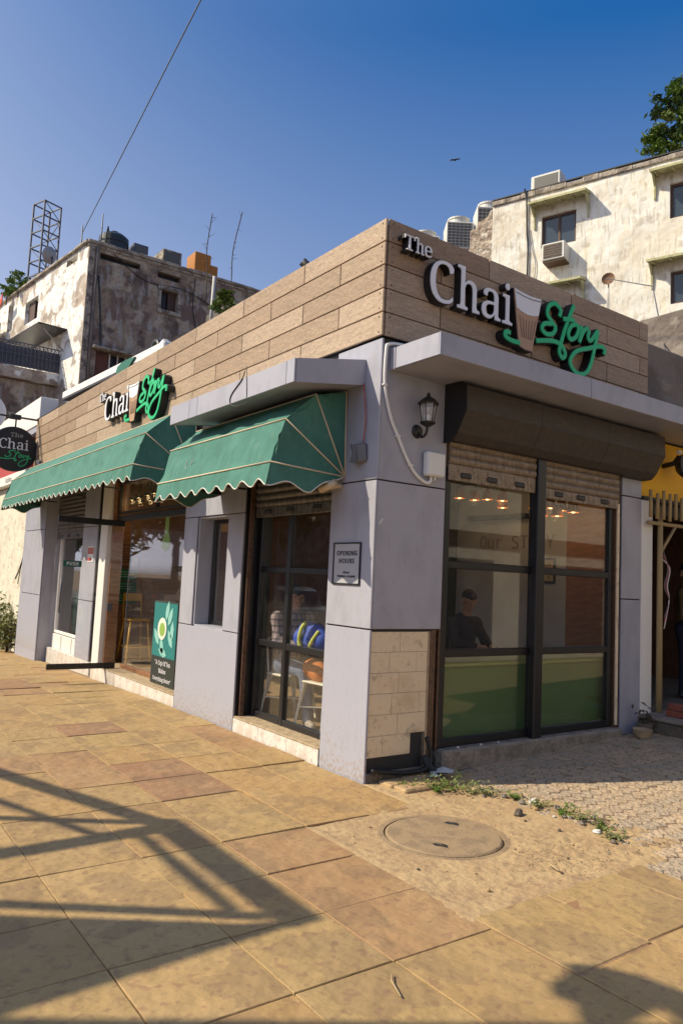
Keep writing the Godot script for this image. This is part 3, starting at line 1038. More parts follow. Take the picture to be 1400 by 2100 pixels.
	block(w, "pane", Vector3(-6.35, 0.20, -0.03), Vector3(-4.46, 2.36, -0.02), M.pane, 0.0)
	block(w, "pane", Vector3(-4.453, 0.20, -0.03), Vector3(-3.80, 2.36, -0.02), M.pane, 0.0)
	block(w, "rail", Vector3(-7.0, 2.362, -0.06), Vector3(-3.78, 2.46, 0.0), M.black_frame, 0.006)
	block(w, "edge_strip", Vector3(-6.362, 0.20, -0.032), Vector3(-6.352, 2.36, -0.018), M.steel, 0.0)
	block(b, "threshold", Vector3(-6.36, 0.139, -0.31), Vector3(-3.77, 0.20, -0.245), M.inside_wood, 0.004)
	w = part(b, "fanlight")
	w.position = Vector3(0, 0, -0.26)
	glazing(w, [-6.95, -5.4, -3.80], [2.50, 2.98], 0.045, 0.05, M.dark_metal, M.pane)
	block(b, "door_post", Vector3(-7.36, -0.12, -0.40), Vector3(-7.04, 3.0, -0.13), M.white_paint, 0.006)
	block(b, "door_post", Vector3(-7.03, -0.1, -0.38), Vector3(-6.985, 3.0, -0.20), M.inside_wood, 0.006)
	var d := part(b, "glass_door")
	d.position = Vector3(-6.32, 0, -0.15)
	d.rotation.y = -PI / 2
	block(d, "bottom_rail", Vector3(0.0, 0.142, -0.025), Vector3(0.98, 0.222, 0.025), M.black_frame, 0.006)
	block(d, "top_rail", Vector3(0.0, 2.255, -0.025), Vector3(0.98, 2.345, 0.025), M.black_frame, 0.006)
	block(d, "pane", Vector3(0.0, 0.223, -0.005), Vector3(0.98, 2.254, 0.005), M.pane, 0.0)
	put(d, "door_handle", tube([Vector3(0.88, 0.95, -0.055), Vector3(0.88, 1.45, -0.055)], 0.012, 8), M.steel)
	block(d, "door_lock", Vector3(0.10, 0.98, -0.02), Vector3(0.18, 1.10, 0.02), M.steel, 0.008)
	# ---- left bay: kick panel, window, half-closed shutter
	block(b, "plinth", Vector3(-9.94, -0.25, -0.4), Vector3(-7.37, 0.10, -0.10), M.white_tile, 0.004)
	for k in 5:
		block(b, "kick_board", Vector3(-9.93 + k * 0.32, 0.101, -0.22), Vector3(-9.93 + k * 0.32 + 0.315, 0.36, -0.18 + 0.01 * (k % 2)), M.white_paint, 0.004)
	w = part(b, "side_window")
	w.position = Vector3(0, 0, -0.19)
	glazing(w, [-9.86, -8.30], [0.40, 2.42], 0.05, 0.05, M.white_paint, M.pane)
	sh = part(b, "roller_shutter")
	sh.position = Vector3(-9.90, 0, -0.14)
	slats(sh, 1.62, 2.12, 3.0, M.shutter_grey)
	c = part(b, "column")
	block(c, "core", Vector3(-8.22, -0.2, -0.40), Vector3(-7.48, 3.0, -0.131), M.panel_gap, 0.0)
	cladding(c, [[-8.23, -7.47, 0.10, 1.06], [-8.23, -7.47, 1.072, 2.30], [-8.23, -7.47, 2.312, 3.0]], -0.11)
	block(b, "lintel", Vector3(-9.95, 3.0, -0.30), Vector3(-3.765, 3.28, -0.03), M.dark_metal, 0.0)
	# ---- last column on the left
	c = part(b, "column")
	block(c, "core", Vector3(-11.58, -0.3, -0.3), Vector3(-10.02, 3.6, 0.06), M.panel_gap, 0.0)
	cladding(c, [[-11.6, -10.0, -0.28, 1.05], [-11.6, -10.0, 1.062, 2.30], [-11.6, -10.0, 2.312, 3.62]], 0.085)
	block(c, "panel", Vector3(-10.018, -0.28, -0.3), Vector3(-9.99, 3.3, 0.062), M.panel_2, 0.003)
	# ---- front window
	for k in [[-3.36, -0.79]]:
		block(b, "sill", Vector3(-0.30, 0.0, k[0]), Vector3(0.075, 0.195, k[1]), M.cement, 0.02)
	w = part(b, "front_window")
	w.position = Vector3(-0.02, 0, -0.80)
	w.rotation.y = PI / 2
	glazing(w, [0.03, 1.215, 2.45], [0.235, 1.005, 1.785, 2.62], 0.07, 0.06, M.black_frame, M.pane)
	block(b, "centre_post", Vector3(-0.019, 0.196, -2.075), Vector3(0.055, 2.98, -1.955), M.black_frame, 0.008)
	block(b, "guide_rail", Vector3(-0.10, 0.196, -0.80), Vector3(-0.022, 2.6, -0.777), M.brown_frame, 0.004)
	block(b, "guide_rail", Vector3(-0.09, 0.196, -3.37), Vector3(0.0, 2.9, -3.30), M.brown_frame, 0.004)
	block(b, "guide_strip", Vector3(0.001, 0.22, -3.335), Vector3(0.022, 2.56, -3.30), M.cream_tile, 0.004)
	block(b, "guide_rail", Vector3(-0.09, 0.196, -3.408), Vector3(-0.02, 2.9, -3.372), M.panel_gap, 0.0)
	for k in [[-0.79, 1.16, 2.53], [-2.08, 1.22, 2.50]]:
		sh = part(b, "roller_shutter")
		sh.position = Vector3(0.012, 0, k[0])
		sh.rotation.y = PI / 2
		slats(sh, k[1], k[2], 2.98, M.shutter)
	var hp := PackedVector2Array([Vector2(-0.02, 3.375), Vector2(0.20, 3.36), Vector2(0.255, 3.33), Vector2(0.265, 3.12), Vector2(0.16, 2.93), Vector2(0.10, 2.87), Vector2(-0.02, 2.86)])
	var ho := part(b, "shutter_housing")
	put(ho, "housing_skin", prism(hp, -3.80, -0.745), M.housing)
	put(ho, "end_plate", prism(Geometry2D.offset_polygon(hp, 0.012)[0], -0.744, -0.732), M.black_frame)
	for z in [-1.75, -2.8]:
		put(ho, "seam", prism(Geometry2D.offset_polygon(hp, 0.003)[0], z, z + 0.012), M.housing)
	c = part(b, "column")
	block(c, "core", Vector3(-0.10, -0.05, -3.78), Vector3(-0.023, 3.4, -3.415), M.panel_gap, 0.0)
	for r in [[0.10, 1.535], [1.547, 2.66], [2.672, 3.4]]:
		block(c, "panel", Vector3(-0.022, r[0], -3.77), Vector3(0.0, r[1], -3.41), M["panel_%d" % (rng.randi() % 3)], 0.003)
	block(c, "panel", Vector3(-0.10, 0.1, -3.4145), Vector3(-0.023, 3.3, -3.4095), M.inside_wood, 0.0)
	# ---- canopies
	var cp := part(b, "canopy")
	# profile across: (z, y), sloping down to the street
	var across := Basis(Vector3(0, 0, 1), Vector3(0, 1, 0), Vector3(1, 0, 0))
	var prof := PackedVector2Array([Vector2(0.0, 3.29), Vector2(0.0, 3.48), Vector2(0.695, 3.345), Vector2(0.695, 3.185)])
	put(cp, "slab", prism(prof, -2.69, -0.225, Transform3D(across, Vector3.ZERO)), M.panel_gap)
	var cut := [-2.70, -2.23, -2.03, -0.335, -0.21]
	for i in 4:
		block(cp, "fascia_panel", Vector3(cut[i] + 0.0025, 3.165, 0.698), Vector3(cut[i + 1] - 0.0025, 3.362, 0.714), M["panel_%d" % (i % 3)], 0.003)
	for e in [[-0.222, -0.21], [-2.70, -2.692]]:
		put(cp, "fascia_panel", prism(PackedVector2Array([Vector2(0.001, 3.272), Vector2(0.001, 3.495), Vector2(0.696, 3.362), Vector2(0.696, 3.165)]), e[0], e[1], Transform3D(across, Vector3.ZERO)), M.panel_1)
	put(cp, "soffit", prism(PackedVector2Array([Vector2(0.001, 3.278), Vector2(0.001, 3.286), Vector2(0.694, 3.181), Vector2(0.694, 3.173)]), -2.69, -0.225, Transform3D(across, Vector3.ZERO)), M.panel_2)
	put(cp, "top_sheet", prism(PackedVector2Array([Vector2(0.024, 3.480), Vector2(0.024, 3.487), Vector2(0.695, 3.357), Vector2(0.695, 3.35)]), -2.69, -0.225, Transform3D(across, Vector3.ZERO)), M.panel_0)
	cp = part(b, "canopy")
	block(cp, "slab", Vector3(0.001, 3.384, -4.95), Vector3(0.60, 3.552, -0.105), M.panel_gap, 0.0)
	for k in [[-1.98, -0.085], [-3.9, -1.986], [-4.97, -3.906]]:
		block(cp, "fascia_panel", Vector3(0.601, 3.378, k[0]), Vector3(0.62, 3.56, k[1]), M["panel_%d" % (rng.randi() % 3)], 0.003)
	block(cp, "fascia_panel", Vector3(0.08, 3.378, -0.104), Vector3(0.60, 3.56, -0.086), M.panel_0, 0.003)
	block(cp, "fascia_panel", Vector3(0.0, 3.375, -0.104), Vector3(0.074, 3.563, -0.083), M.panel_2, 0.003)
	for k in [[-1.5, -0.107], [-3.0, -1.506], [-4.95, -3.006]]:
		block(cp, "soffit", Vector3(0.001, 3.377, k[0]), Vector3(0.60, 3.383, k[1]), M.panel_1, 0.0)
		block(cp, "top_sheet", Vector3(0.026, 3.553, k[0]), Vector3(0.60, 3.559, k[1]), M.panel_1, 0.0)
	put(b, "canopy_conduit", tube(spline([Vector3(-1.05, 3.42, 0.717), Vector3(-1.10, 3.35, 0.720), Vector3(-1.28, 3.25, 0.720), Vector3(-1.30, 3.17, 0.720), Vector3(-1.18, 3.12, 0.715), Vector3(-1.0, 3.13, 0.69)], 6), 0.005, 5), M.cable_black)
	put(b, "canopy_conduit", tube([Vector3(-1.02, 3.46, 0.717), Vector3(-1.0, 3.30, 0.719), Vector3(-0.99, 3.17, 0.717)], 0.003, 5), M.cable_black)


# ---------------------------------------------------------------- inside the cafe
func cafe_inside() -> void:
	var b: Node3D = get_node("cafe_building")
	block(b, "floor", Vector3(-11.4, -0.1, -3.75), Vector3(-0.31, 0.136, -0.36), M.inside_floor, 0.0)
	block(b, "ceiling", Vector3(-11.4, 3.02, -3.75), Vector3(-0.22, 3.10, -0.31), M.ceiling_grey, 0.0)
	block(b, "back_wall", Vector3(-4.2, 0.13, -3.84), Vector3(-0.98, 3.02, -3.76), M.inside_white, 0.0)
	block(b, "wood_wall", Vector3(-0.975, 0.13, -3.84), Vector3(-0.05, 3.02, -3.74), M.inside_wood, 0.0)
	block(b, "back_wall", Vector3(-11.5, 0.13, -3.84), Vector3(-4.205, 3.02, -3.755), M.inside_brown, 0.0)
	block(b, "inside_post", Vector3(-3.28, 0.13, -3.755), Vector3(-2.86, 3.02, -3.5), M.black_board, 0.0)
	block(b, "end_wall", Vector3(-11.58, -0.1, -3.75), Vector3(-11.41, 3.3, -0.31), M.inside_brown, 0.0)
	block(b, "partition", Vector3(-7.50, 0.13, -3.7), Vector3(-7.37, 3.02, -0.405), M.inside_wood, 0.0)
	block(b, "back_wall", Vector3(-11.0, -0.1, -1.25), Vector3(-7.55, 3.02, -1.15), M.inside_white, 0.0)
	block(b, "wall_shelf", Vector3(-2.52, 2.50, -3.755), Vector3(-1.50, 2.555, -3.58), M.black_board, 0.004)
	# green half wall behind the front window
	block(b, "window_bench", Vector3(-0.52, 0.14, -3.5), Vector3(-0.14, 0.862, -0.40), M.bench_green, 0.012)
	block(b, "bench_ledge", Vector3(-0.80, 0.864, -3.5), Vector3(-0.15, 0.90, -0.40), M.bench_top, 0.01)
	words(b, "wall_lettering", "Our STORY", thin, 0.17, Vector3(-2.42, 2.12, -3.757), M.letter_grey, 0.006, 1.25)
	# framed picture on the back wall
	var p := thing("framed_picture", "small black framed picture hung on the white wall inside", "picture", Vector3(-1.29, 1.84, -3.745))
	block(p, "frame", Vector3(-0.15, -0.16, -0.012), Vector3(0.15, 0.16, 0.006), M.black_board, 0.005)
	block(p, "print", Vector3(-0.12, -0.13, 0.007), Vector3(0.12, 0.13, 0.009), M.sill_stone, 0.0)
	for k in 6:
		put(p, "leaf_print", bev(Vector3(0.05, 0.045, 0.003), 0.001), M.leaf_dry, Vector3(-0.06 + 0.12 * (k % 2), -0.085 + 0.085 * (k / 2), 0.011))
	# pendant lamps
	var spots := [[960, 1022], [995, 1028], [1028, 1026], [1055, 1029], [1058, 1044], [1114, 1044], [1145, 1042], [1174, 1048], [1201, 1052], [1138, 1057], [1165, 1057]]
	var where := [Vector3(-2.08, 2.72, -3.0), Vector3(-1.83, 2.68, -3.02), Vector3(-1.58, 2.67, -2.98), Vector3(-1.40, 2.65, -3.05), Vector3(-1.62, 2.60, -3.3), Vector3(-1.04, 2.55, -3.2), Vector3(-0.84, 2.55, -3.25), Vector3(-0.66, 2.51, -3.22), Vector3(-0.48, 2.48, -3.2), Vector3(-0.84, 2.45, -3.12), Vector3(-0.66, 2.44, -3.15)]
	var names := ["leftmost", "second from the left", "third from the left", "fourth from the left", "fifth, lower one from the left", "first right of the centre post", "second right of the centre post", "third right of the centre post", "rightmost", "lower left one of the right-hand", "lower right one of the right-hand"]
	for i in where.size():
		var l := thing("pendant_lamp", "%s of the terracotta pendant lamps behind the front window" % names[i], "lamp", where[i], 0.0, "terracotta pendant lamps inside the cafe")
		put(l, "lamp_shade", lathe([Vector2(0.026, 0.13), Vector2(0.045, 0.11), Vector2(0.072, 0.0), Vector2(0.066, 0.0), Vector2(0.04, 0.10), Vector2(0.02, 0.12)], 14), M.terracotta)
		put(l, "cord", tube([Vector3(0, 0.125, 0), Vector3(0, 3.02 - where[i].y, 0)], 0.004, 5), M.cable_black)
		put(l, "bulb", lathe([Vector2(0.0001, 0.075), Vector2(0.02, 0.07), Vector2(0.03, 0.03), Vector2(0.02, 0.0), Vector2(0.0001, -0.006)], 10, true), M.bulb)
		var o := OmniLight3D.new()
		o.name = "lamp_light"
		o.light_color = Color(1.0, 0.82, 0.55)
		o.light_energy = 0.012
		o.light_size = 0.03
		o.omni_range = 8.0
		o.omni_attenuation = 2.0
		o.shadow_enabled = true
		o.position = Vector3(0, -0.03, 0)
		l.add_child(o)
	# ceiling spots over the door
	var k2 := 0
	for r in 2:
		for c in [5, 3][r]:
			var pos := Vector3([-7.05, -6.75, -6.38, -6.10, -5.75][c], 2.76 + 0.015 * c, -0.5) if r == 0 else Vector3([-6.85, -6.42, -6.0][c], 2.72, -0.56)
			var l := thing("ceiling_spot", "ceiling spot over the cafe door, number %s of the %s row" % [["one", "two", "three", "four", "five"][c], ["front", "back"][r]], "lamp", pos, 0.0, "ceiling spots over the door")
			put(l, "stem", tube([Vector3(0, 0.01, 0), Vector3(0, 3.02 - pos.y, 0)], 0.006, 5), M.dark_metal)
			put(l, "fitting", lathe([Vector2(0.06, 0.02), Vector2(0.062, -0.02), Vector2(0.05, -0.02), Vector2(0.045, 0.0)], 12), M.dark_metal)
			put(l, "bulb", lathe([Vector2(0.0001, 0.0), Vector2(0.045, -0.002), Vector2(0.03, -0.014), Vector2(0.0001, -0.018)], 12), M.bulb)
			var o := OmniLight3D.new()
			o.name = "lamp_light"
			o.light_color = Color(1.0, 0.85, 0.6)
			o.light_energy = 0.012
			o.light_size = 0.03
			o.omni_range = 8.0
			o.omni_attenuation = 2.0
			o.shadow_enabled = true
			o.position = Vector3(0, -0.05, 0)
			l.add_child(o)
			k2 += 1
	# chairs, table, pack
	var ch := chair("metal_chair", "white metal chair under the seated man by the street window", Vector3(-2.0, 0.137, -0.52), -PI / 2)
	dup(ch, "metal_chair", Vector3(-1.36, 0.137, -0.55), PI / 2 + 0.1, "white metal chair beside the corner column, holding the orange bag")
	var t := thing("cafe_table", "small square table behind the street window", "table", Vector3(-1.62, 0.137, -0.74))
	block(t, "tabletop", Vector3(-0.30, 0.71, -0.30), Vector3(0.30, 0.74, 0.30), M.inside_wood, 0.006)
	put(t, "leg", tube([Vector3(0, 0.02, 0), Vector3(0, 0.71, 0)], 0.03, 8), M.black_frame)
	put(t, "foot", bar(Vector3(-0.26, 0.02, 0.2), Vector3(0.26, 0.02, -0.2), 0.04, 0.03), M.black_frame)
	put(t, "foot", bar(Vector3(-0.26, 0.024, -0.2), Vector3(0.26, 0.024, 0.2), 0.04, 0.03), M.black_frame)
	var pk := thing("backpack", "bright blue backpack with yellow straps on the cafe table", "backpack", Vector3(-1.58, 0.885, -0.52))
	put(pk, "pack_body", blob([[Vector3(-0.17, 0.10, 0), Vector3(0.15, 0.10, 0), 0.12, 0.10], [Vector3(-0.13, 0.20, 0), Vector3(0.10, 0.19, 0), 0.08, 0.07]], 0.02, 0.05), M.pack_blue)
	put(pk, "strap", tube(spline([Vector3(-0.07, 0.27, 0.06), Vector3(-0.05, 0.20, 0.125), Vector3(-0.07, 0.08, 0.13), Vector3(-0.04, 0.0, 0.12)], 5), 0.022, 6), M.pack_yellow)
	put(pk, "strap", tube(spline([Vector3(0.17, 0.20, 0.06), Vector3(0.15, 0.12, 0.11), Vector3(0.10, 0.04, 0.12)], 5), 0.018, 6), M.pack_yellow)
	var bag := put(self, "shoulder_bag", blob([[Vector3(-0.10, 0.09, 0), Vector3(0.10, 0.07, 0.02), 0.10, 0.09], [Vector3(-0.06, 0.13, 0.0), Vector3(0.05, 0.12, 0.0), 0.07, 0.06]], 0.02, 0.04), M.orange_cloth, Vector3(-1.47, 0.60, -0.50))
	tag(bag, "round orange brown bag lying on the right-hand white chair", "bag")
	# the man at the window
	var hip := Vector3(-2.04, 0.137 + 0.55, -0.56)
	person("seated man in a checked shirt and jeans behind the street window", hip, {
		"chest": Vector3(-2.06, 1.10, -0.56), "neck": Vector3(-2.02, 1.25, -0.55), "head": Vector3(-1.97, 1.39, -0.53), "look": Vector3(0.95, -0.1, 0.25),
		"sho": Vector3(0.02, 1.17, 0.19), "elb": [Vector3(-1.98, 0.93, -0.34), Vector3(-1.95, 0.93, -0.80)], "wri": [Vector3(-1.76, 0.91, -0.45), Vector3(-1.75, 0.91, -0.70)],
		"knee": [Vector3(-1.62, 0.66, -0.46), Vector3(-1.60, 0.67, -0.70)], "foot": [Vector3(-1.50, 0.20, -0.44), Vector3(-1.48, 0.20, -0.72)], "side": Vector3(0, 0, 0.19)}, M.check_shirt, M.denim, M.shoe)
	var stool2 := thing("bar_stool", "dark stool under the second guest behind the front window", "stool", Vector3(-1.55, 0.137, -2.55))
	put(stool2, "seat", lathe([Vector2(0.0001, 0.47), Vector2(0.17, 0.465), Vector2(0.18, 0.44), Vector2(0.0001, 0.43)], 16), M.black_board)
	for k in 4:
		var an := PI / 4 + k * PI / 2
		put(stool2, "leg", tube([Vector3(cos(an) * 0.12, 0.44, sin(an) * 0.12), Vector3(cos(an) * 0.19, 0.0, sin(an) * 0.19)], 0.014, 6), M.black_frame)
	person("dark-clothed guest seated inside, seen through the left front pane", Vector3(-1.55, 0.69, -2.55), {
		"chest": Vector3(-1.50, 1.10, -2.55), "neck": Vector3(-1.46, 1.27, -2.55), "head": Vector3(-1.41, 1.42, -2.55), "look": Vector3(0.9, -0.2, 0.4),
		"sho": Vector3(0.0, 1.18, 0.2), "elb": [Vector3(-1.36, 0.95, -2.30), Vector3(-1.36, 0.95, -2.80)], "wri": [Vector3(-1.15, 0.93, -2.45), Vector3(-1.15, 0.93, -2.66)],
		"knee": [Vector3(-1.12, 0.66, -2.45), Vector3(-1.12, 0.66, -2.68)], "foot": [Vector3(-1.05, 0.2, -2.45), Vector3(-1.05, 0.2, -2.68)], "side": Vector3(0, 0, 0.2)}, M.dark_cloth, M.denim, M.shoe)
	# bar stool in the doorway
	var bs := thing("bar_stool", "yellow metal bar stool with a low back just inside the door", "stool", Vector3(-6.98, 0.138, -0.68))
	put(bs, "seat", bev(Vector3(0.38, 0.03, 0.36), 0.01), M.yellow_metal, Vector3(0, 0.68, 0))
	for sx in [-1, 1]:
		for sz in [-1, 1]:
			put(bs, "leg", tube([Vector3(sx * 0.15, 0.67, sz * 0.14), Vector3(sx * 0.21, 0.0, sz * 0.2)], [0.02, 0.014], 8), M.yellow_metal)
		put(bs, "back_post", tube([Vector3(-0.17, 0.69, sx * 0.15), Vector3(-0.21, 1.06, sx * 0.15)], 0.014, 8), M.yellow_metal)
		put(bs, "foot_rail", tube([Vector3(-0.19, 0.25, sx * 0.18), Vector3(0.19, 0.25, sx * 0.18)], 0.01, 6), M.yellow_metal)
		put(bs, "foot_rail", tube([Vector3(sx * 0.19, 0.25, -0.18), Vector3(sx * 0.19, 0.25, 0.18)], 0.01, 6), M.yellow_metal)
	put(bs, "backrest", bar(Vector3(-0.21, 1.03, -0.16), Vector3(-0.21, 1.03, 0.16), 0.02, 0.12), M.yellow_metal)
	# boards on the partition
	var mb := thing("menu_board", "wooden framed notice on the brown wall inside the door", "board", Vector3(-7.365, 1.84, -0.62), PI / 2)
	block(mb, "frame", Vector3(-0.20, -0.20, 0.0), Vector3(0.20, 0.20, 0.02), M.brown_frame, 0.005)
	block(mb, "sheet", Vector3(-0.16, -0.16, 0.021), Vector3(0.16, 0.16, 0.024), M.inside_wood, 0.0)
	for k in 6:
		block(mb, "text_line", Vector3(-0.13, 0.115 - k * 0.045, 0.025), Vector3(0.13 - 0.04 * (k % 3), 0.125 - k * 0.045, 0.027), M.black_board, 0.0)
	for k in 3:
		var y: float = [1.53, 1.33, 1.14][k]
		var g := thing("menu_board", "%s of the three green menu cards on the inside wall" % ["topmost", "middle", "lowest"][k], "board", Vector3(-7.365, y, -0.60), PI / 2, "green menu cards")
		block(g, "card", Vector3(-0.19, -0.09, 0.0), Vector3(0.19, 0.09, 0.012), M.menu_green, 0.003)
		for j in 3:
			block(g, "text_line", Vector3(-0.14, 0.04 - j * 0.04, 0.0125), Vector3(0.1 + 0.04 * (j % 2), 0.05 - j * 0.04, 0.0145), M.leaf_print, 0.0)
	# poster board on the sill
	var pb := thing("poster_board", "teal tea poster above a chalk lettered board, leaning behind the doorway step", "poster", Vector3(-4.50, 0.139, -0.13))
	block(pb, "board", Vector3(-0.36, 0.0, -0.02), Vector3(0.42, 1.08, 0.0), M.black_board, 0.004)
	block(pb, "print", Vector3(-0.345, 0.36, 0.001), Vector3(0.405, 1.06, 0.005), M.teal_print, 0.0)
	for k in [[0.10, 0.95, 1.3], [0.20, 0.88, 1.1], [-0.20, 0.60, 2.3], [0.24, 0.60, 2.2], [-0.02, 0.48, 1.9], [0.02, 0.42, 2.9], [0.28, 0.70, 1.5]]:
		var lp := PackedVector2Array([Vector2(-0.12, 0), Vector2(-0.04, 0.055), Vector2(0.06, 0.05), Vector2(0.15, 0), Vector2(0.05, -0.05), Vector2(-0.05, -0.045)])
		put(pb, "leaf_print", prism(lp, 0.0, 0.003, Transform3D(Basis(Vector3.BACK, k[2]), Vector3(k[0], k[1], 0.0055))), M.leaf_print)
	put(pb, "cup_print", lathe([Vector2(0.0001, 0.004), Vector2(0.14, 0.003), Vector2(0.145, 0.0)], 24), M.cup_white, Vector3(-0.04, 0.72, 0.009), Vector3(PI / 2, 0, 0))
	put(pb, "tea_print", lathe([Vector2(0.0001, 0.003), Vector2(0.085, 0.002), Vector2(0.09, 0.0)], 24), M.cup_tea, Vector3(-0.03, 0.715, 0.0125), Vector3(PI / 2, 0, 0))
	words(pb, "lettering", "\"A Cup Of Tea", serif, 0.055, Vector3(0.03, 0.255, 0.001), M.sign_white, 0.003, 0.0, true)
	words(pb, "lettering", "Makes", serif, 0.055, Vector3(0.03, 0.155, 0.001), M.sign_white, 0.003, 0.0, true)
	words(pb, "lettering", "Everything Better\"", serif, 0.048, Vector3(0.03, 0.05, 0.001), M.sign_white, 0.003, 0.0, true)
	# stickers and small signs on the glass
	var so := PackedVector2Array([Vector2(-0.07, 0.28), Vector2(0.06, 0.28), Vector2(0.06, 0.0), Vector2(0.12, -0.10), Vector2(0.10, -0.24), Vector2(-0.02, -0.28), Vector2(-0.15, -0.22), Vector2(-0.16, -0.14), Vector2(-0.07, -0.04)])
	var sk := put(self, "glass_sticker", prism(so, 0.0, 0.003), M.cup_tea, Vector3(-5.0, 2.16, -0.288))
	tag(sk, "pale green stocking-shaped sticker high on the fixed glass beside the door", "sticker")
	var ys := put(self, "hanging_sign", bev(Vector3(0.75, 0.36, 0.04), 0.006), M.sign_yellow, Vector3(-4.75, 2.38, -0.95))
	tag(ys, "dull yellow sign board hanging inside above the poster", "sign")
	var ps := thing("push_sign", "small dark green push plate on the open glass door", "sign", Vector3(-6.31, 1.66, 0.58), PI / 2)
	block(ps, "plate", Vector3(-0.13, -0.045, -0.002), Vector3(0.13, 0.045, 0.002), M.push_green, 0.001)
	words(ps, "lettering", "PUSH", sans, 0.05, Vector3(0, -0.025, 0.002), M.sign_white, 0.002, 0.0, true)
	var rs := put(self, "glass_sticker", bev(Vector3(0.30, 0.26, 0.004), 0.001), M.white_plastic, Vector3(-7.72, 1.84, -0.105))
	tag(rs, "white notice with red print on the grey column left of the door", "sticker")
	block(rs, "red_print", Vector3(-0.14, 0.0, 0.003), Vector3(0.14, 0.11, 0.005), M.red_paint, 0.0)
	block(rs, "red_print", Vector3(-0.14, -0.11, 0.003), Vector3(0.05, -0.06, 0.005), M.red_paint, 0.0)
	var fb := thing("white_cabinet", "white cabinet with a pipe behind the left side window", "cabinet", Vector3(-8.9, 0.0, -0.9))
	block(fb, "body", Vector3(-0.55, 0.137, -0.2), Vector3(0.45, 1.75, 0.2), M.white_paint, 0.02)
	block(fb, "cabinet_door", Vector3(-0.5, 0.25, 0.201), Vector3(0.4, 1.65, 0.215), M.white_plastic, 0.008)
	put(fb, "pipe", tube(spline([Vector3(-0.62, 0.2, 0.3), Vector3(-0.62, 1.2, 0.3), Vector3(-0.55, 1.45, 0.3), Vector3(-0.62, 1.7, 0.3), Vector3(-0.62, 2.9, 0.3)], 5), 0.02, 6), M.grey_plastic)
	var rb := put(self, "round_lamp", lathe([Vector2(0.0001, 0.05), Vector2(0.09, 0.04), Vector2(0.125, 0.0), Vector2(0.12, -0.02), Vector2(0.0001, -0.03)], 20), M.blind_red, Vector3(-8.75, 1.28, -0.655), Vector3(PI / 2, 0, 0))
	tag(rb, "round dark red disc on the white cabinet behind the side window", "disc")


func chair(n: String, label: String, at: Vector3, turn: float) -> Node3D:
	var c := thing(n, label, "chair", at, turn, "white metal chairs by the street window")
	put(c, "seat", bev(Vector3(0.37, 0.022, 0.36), 0.009), M.chair_white, Vector3(0, 0.45, 0))
	for sx in [-1, 1]:
		for sz in [-1, 1]:
			var st := begin()
			add_bar(st, Vector3(sx * 0.16, 0.45, sz * 0.155), Vector3(sx * 0.215, 0.0, sz * 0.21), 0.028, 0.014, Vector3(1, 0, 0))
			add_bar(st, Vector3(sx * 0.11, 0.45, sz * 0.165), Vector3(sx * 0.195, 0.12, sz * 0.20), 0.014, 0.014)
			add_prism(st, PackedVector2Array([Vector2(0.10, 0.44), Vector2(0.17, 0.44), Vector2(0.182, 0.34), Vector2(0.155, 0.34), Vector2(0.135, 0.39)]), sz * 0.163, sz * 0.173, Transform3D(Basis.from_scale(Vector3(sx, 1, 1)), Vector3.ZERO))
			put(c, "leg", fin(st), M.chair_white)
	put(c, "back_frame", tube(spline([Vector3(-0.16, 0.45, 0.165), Vector3(-0.165, 0.66, 0.20), Vector3(-0.15, 0.80, 0.225), Vector3(0, 0.83, 0.23), Vector3(0.15, 0.80, 0.225), Vector3(0.165, 0.66, 0.20), Vector3(0.16, 0.45, 0.165)], 6), 0.012, 7), M.chair_white)
	put(c, "back_slat", bar(Vector3(0, 0.45, 0.172), Vector3(0, 0.82, 0.228), 0.10, 0.008, Vector3(0, 0, 1)), M.chair_white)
	put(c, "brace", bar(Vector3(-0.19, 0.20, -0.18), Vector3(0.19, 0.20, 0.18), 0.012, 0.012), M.chair_white)
	put(c, "brace", bar(Vector3(-0.19, 0.204, 0.18), Vector3(0.19, 0.204, -0.18), 0.012, 0.012), M.chair_white)
	return c


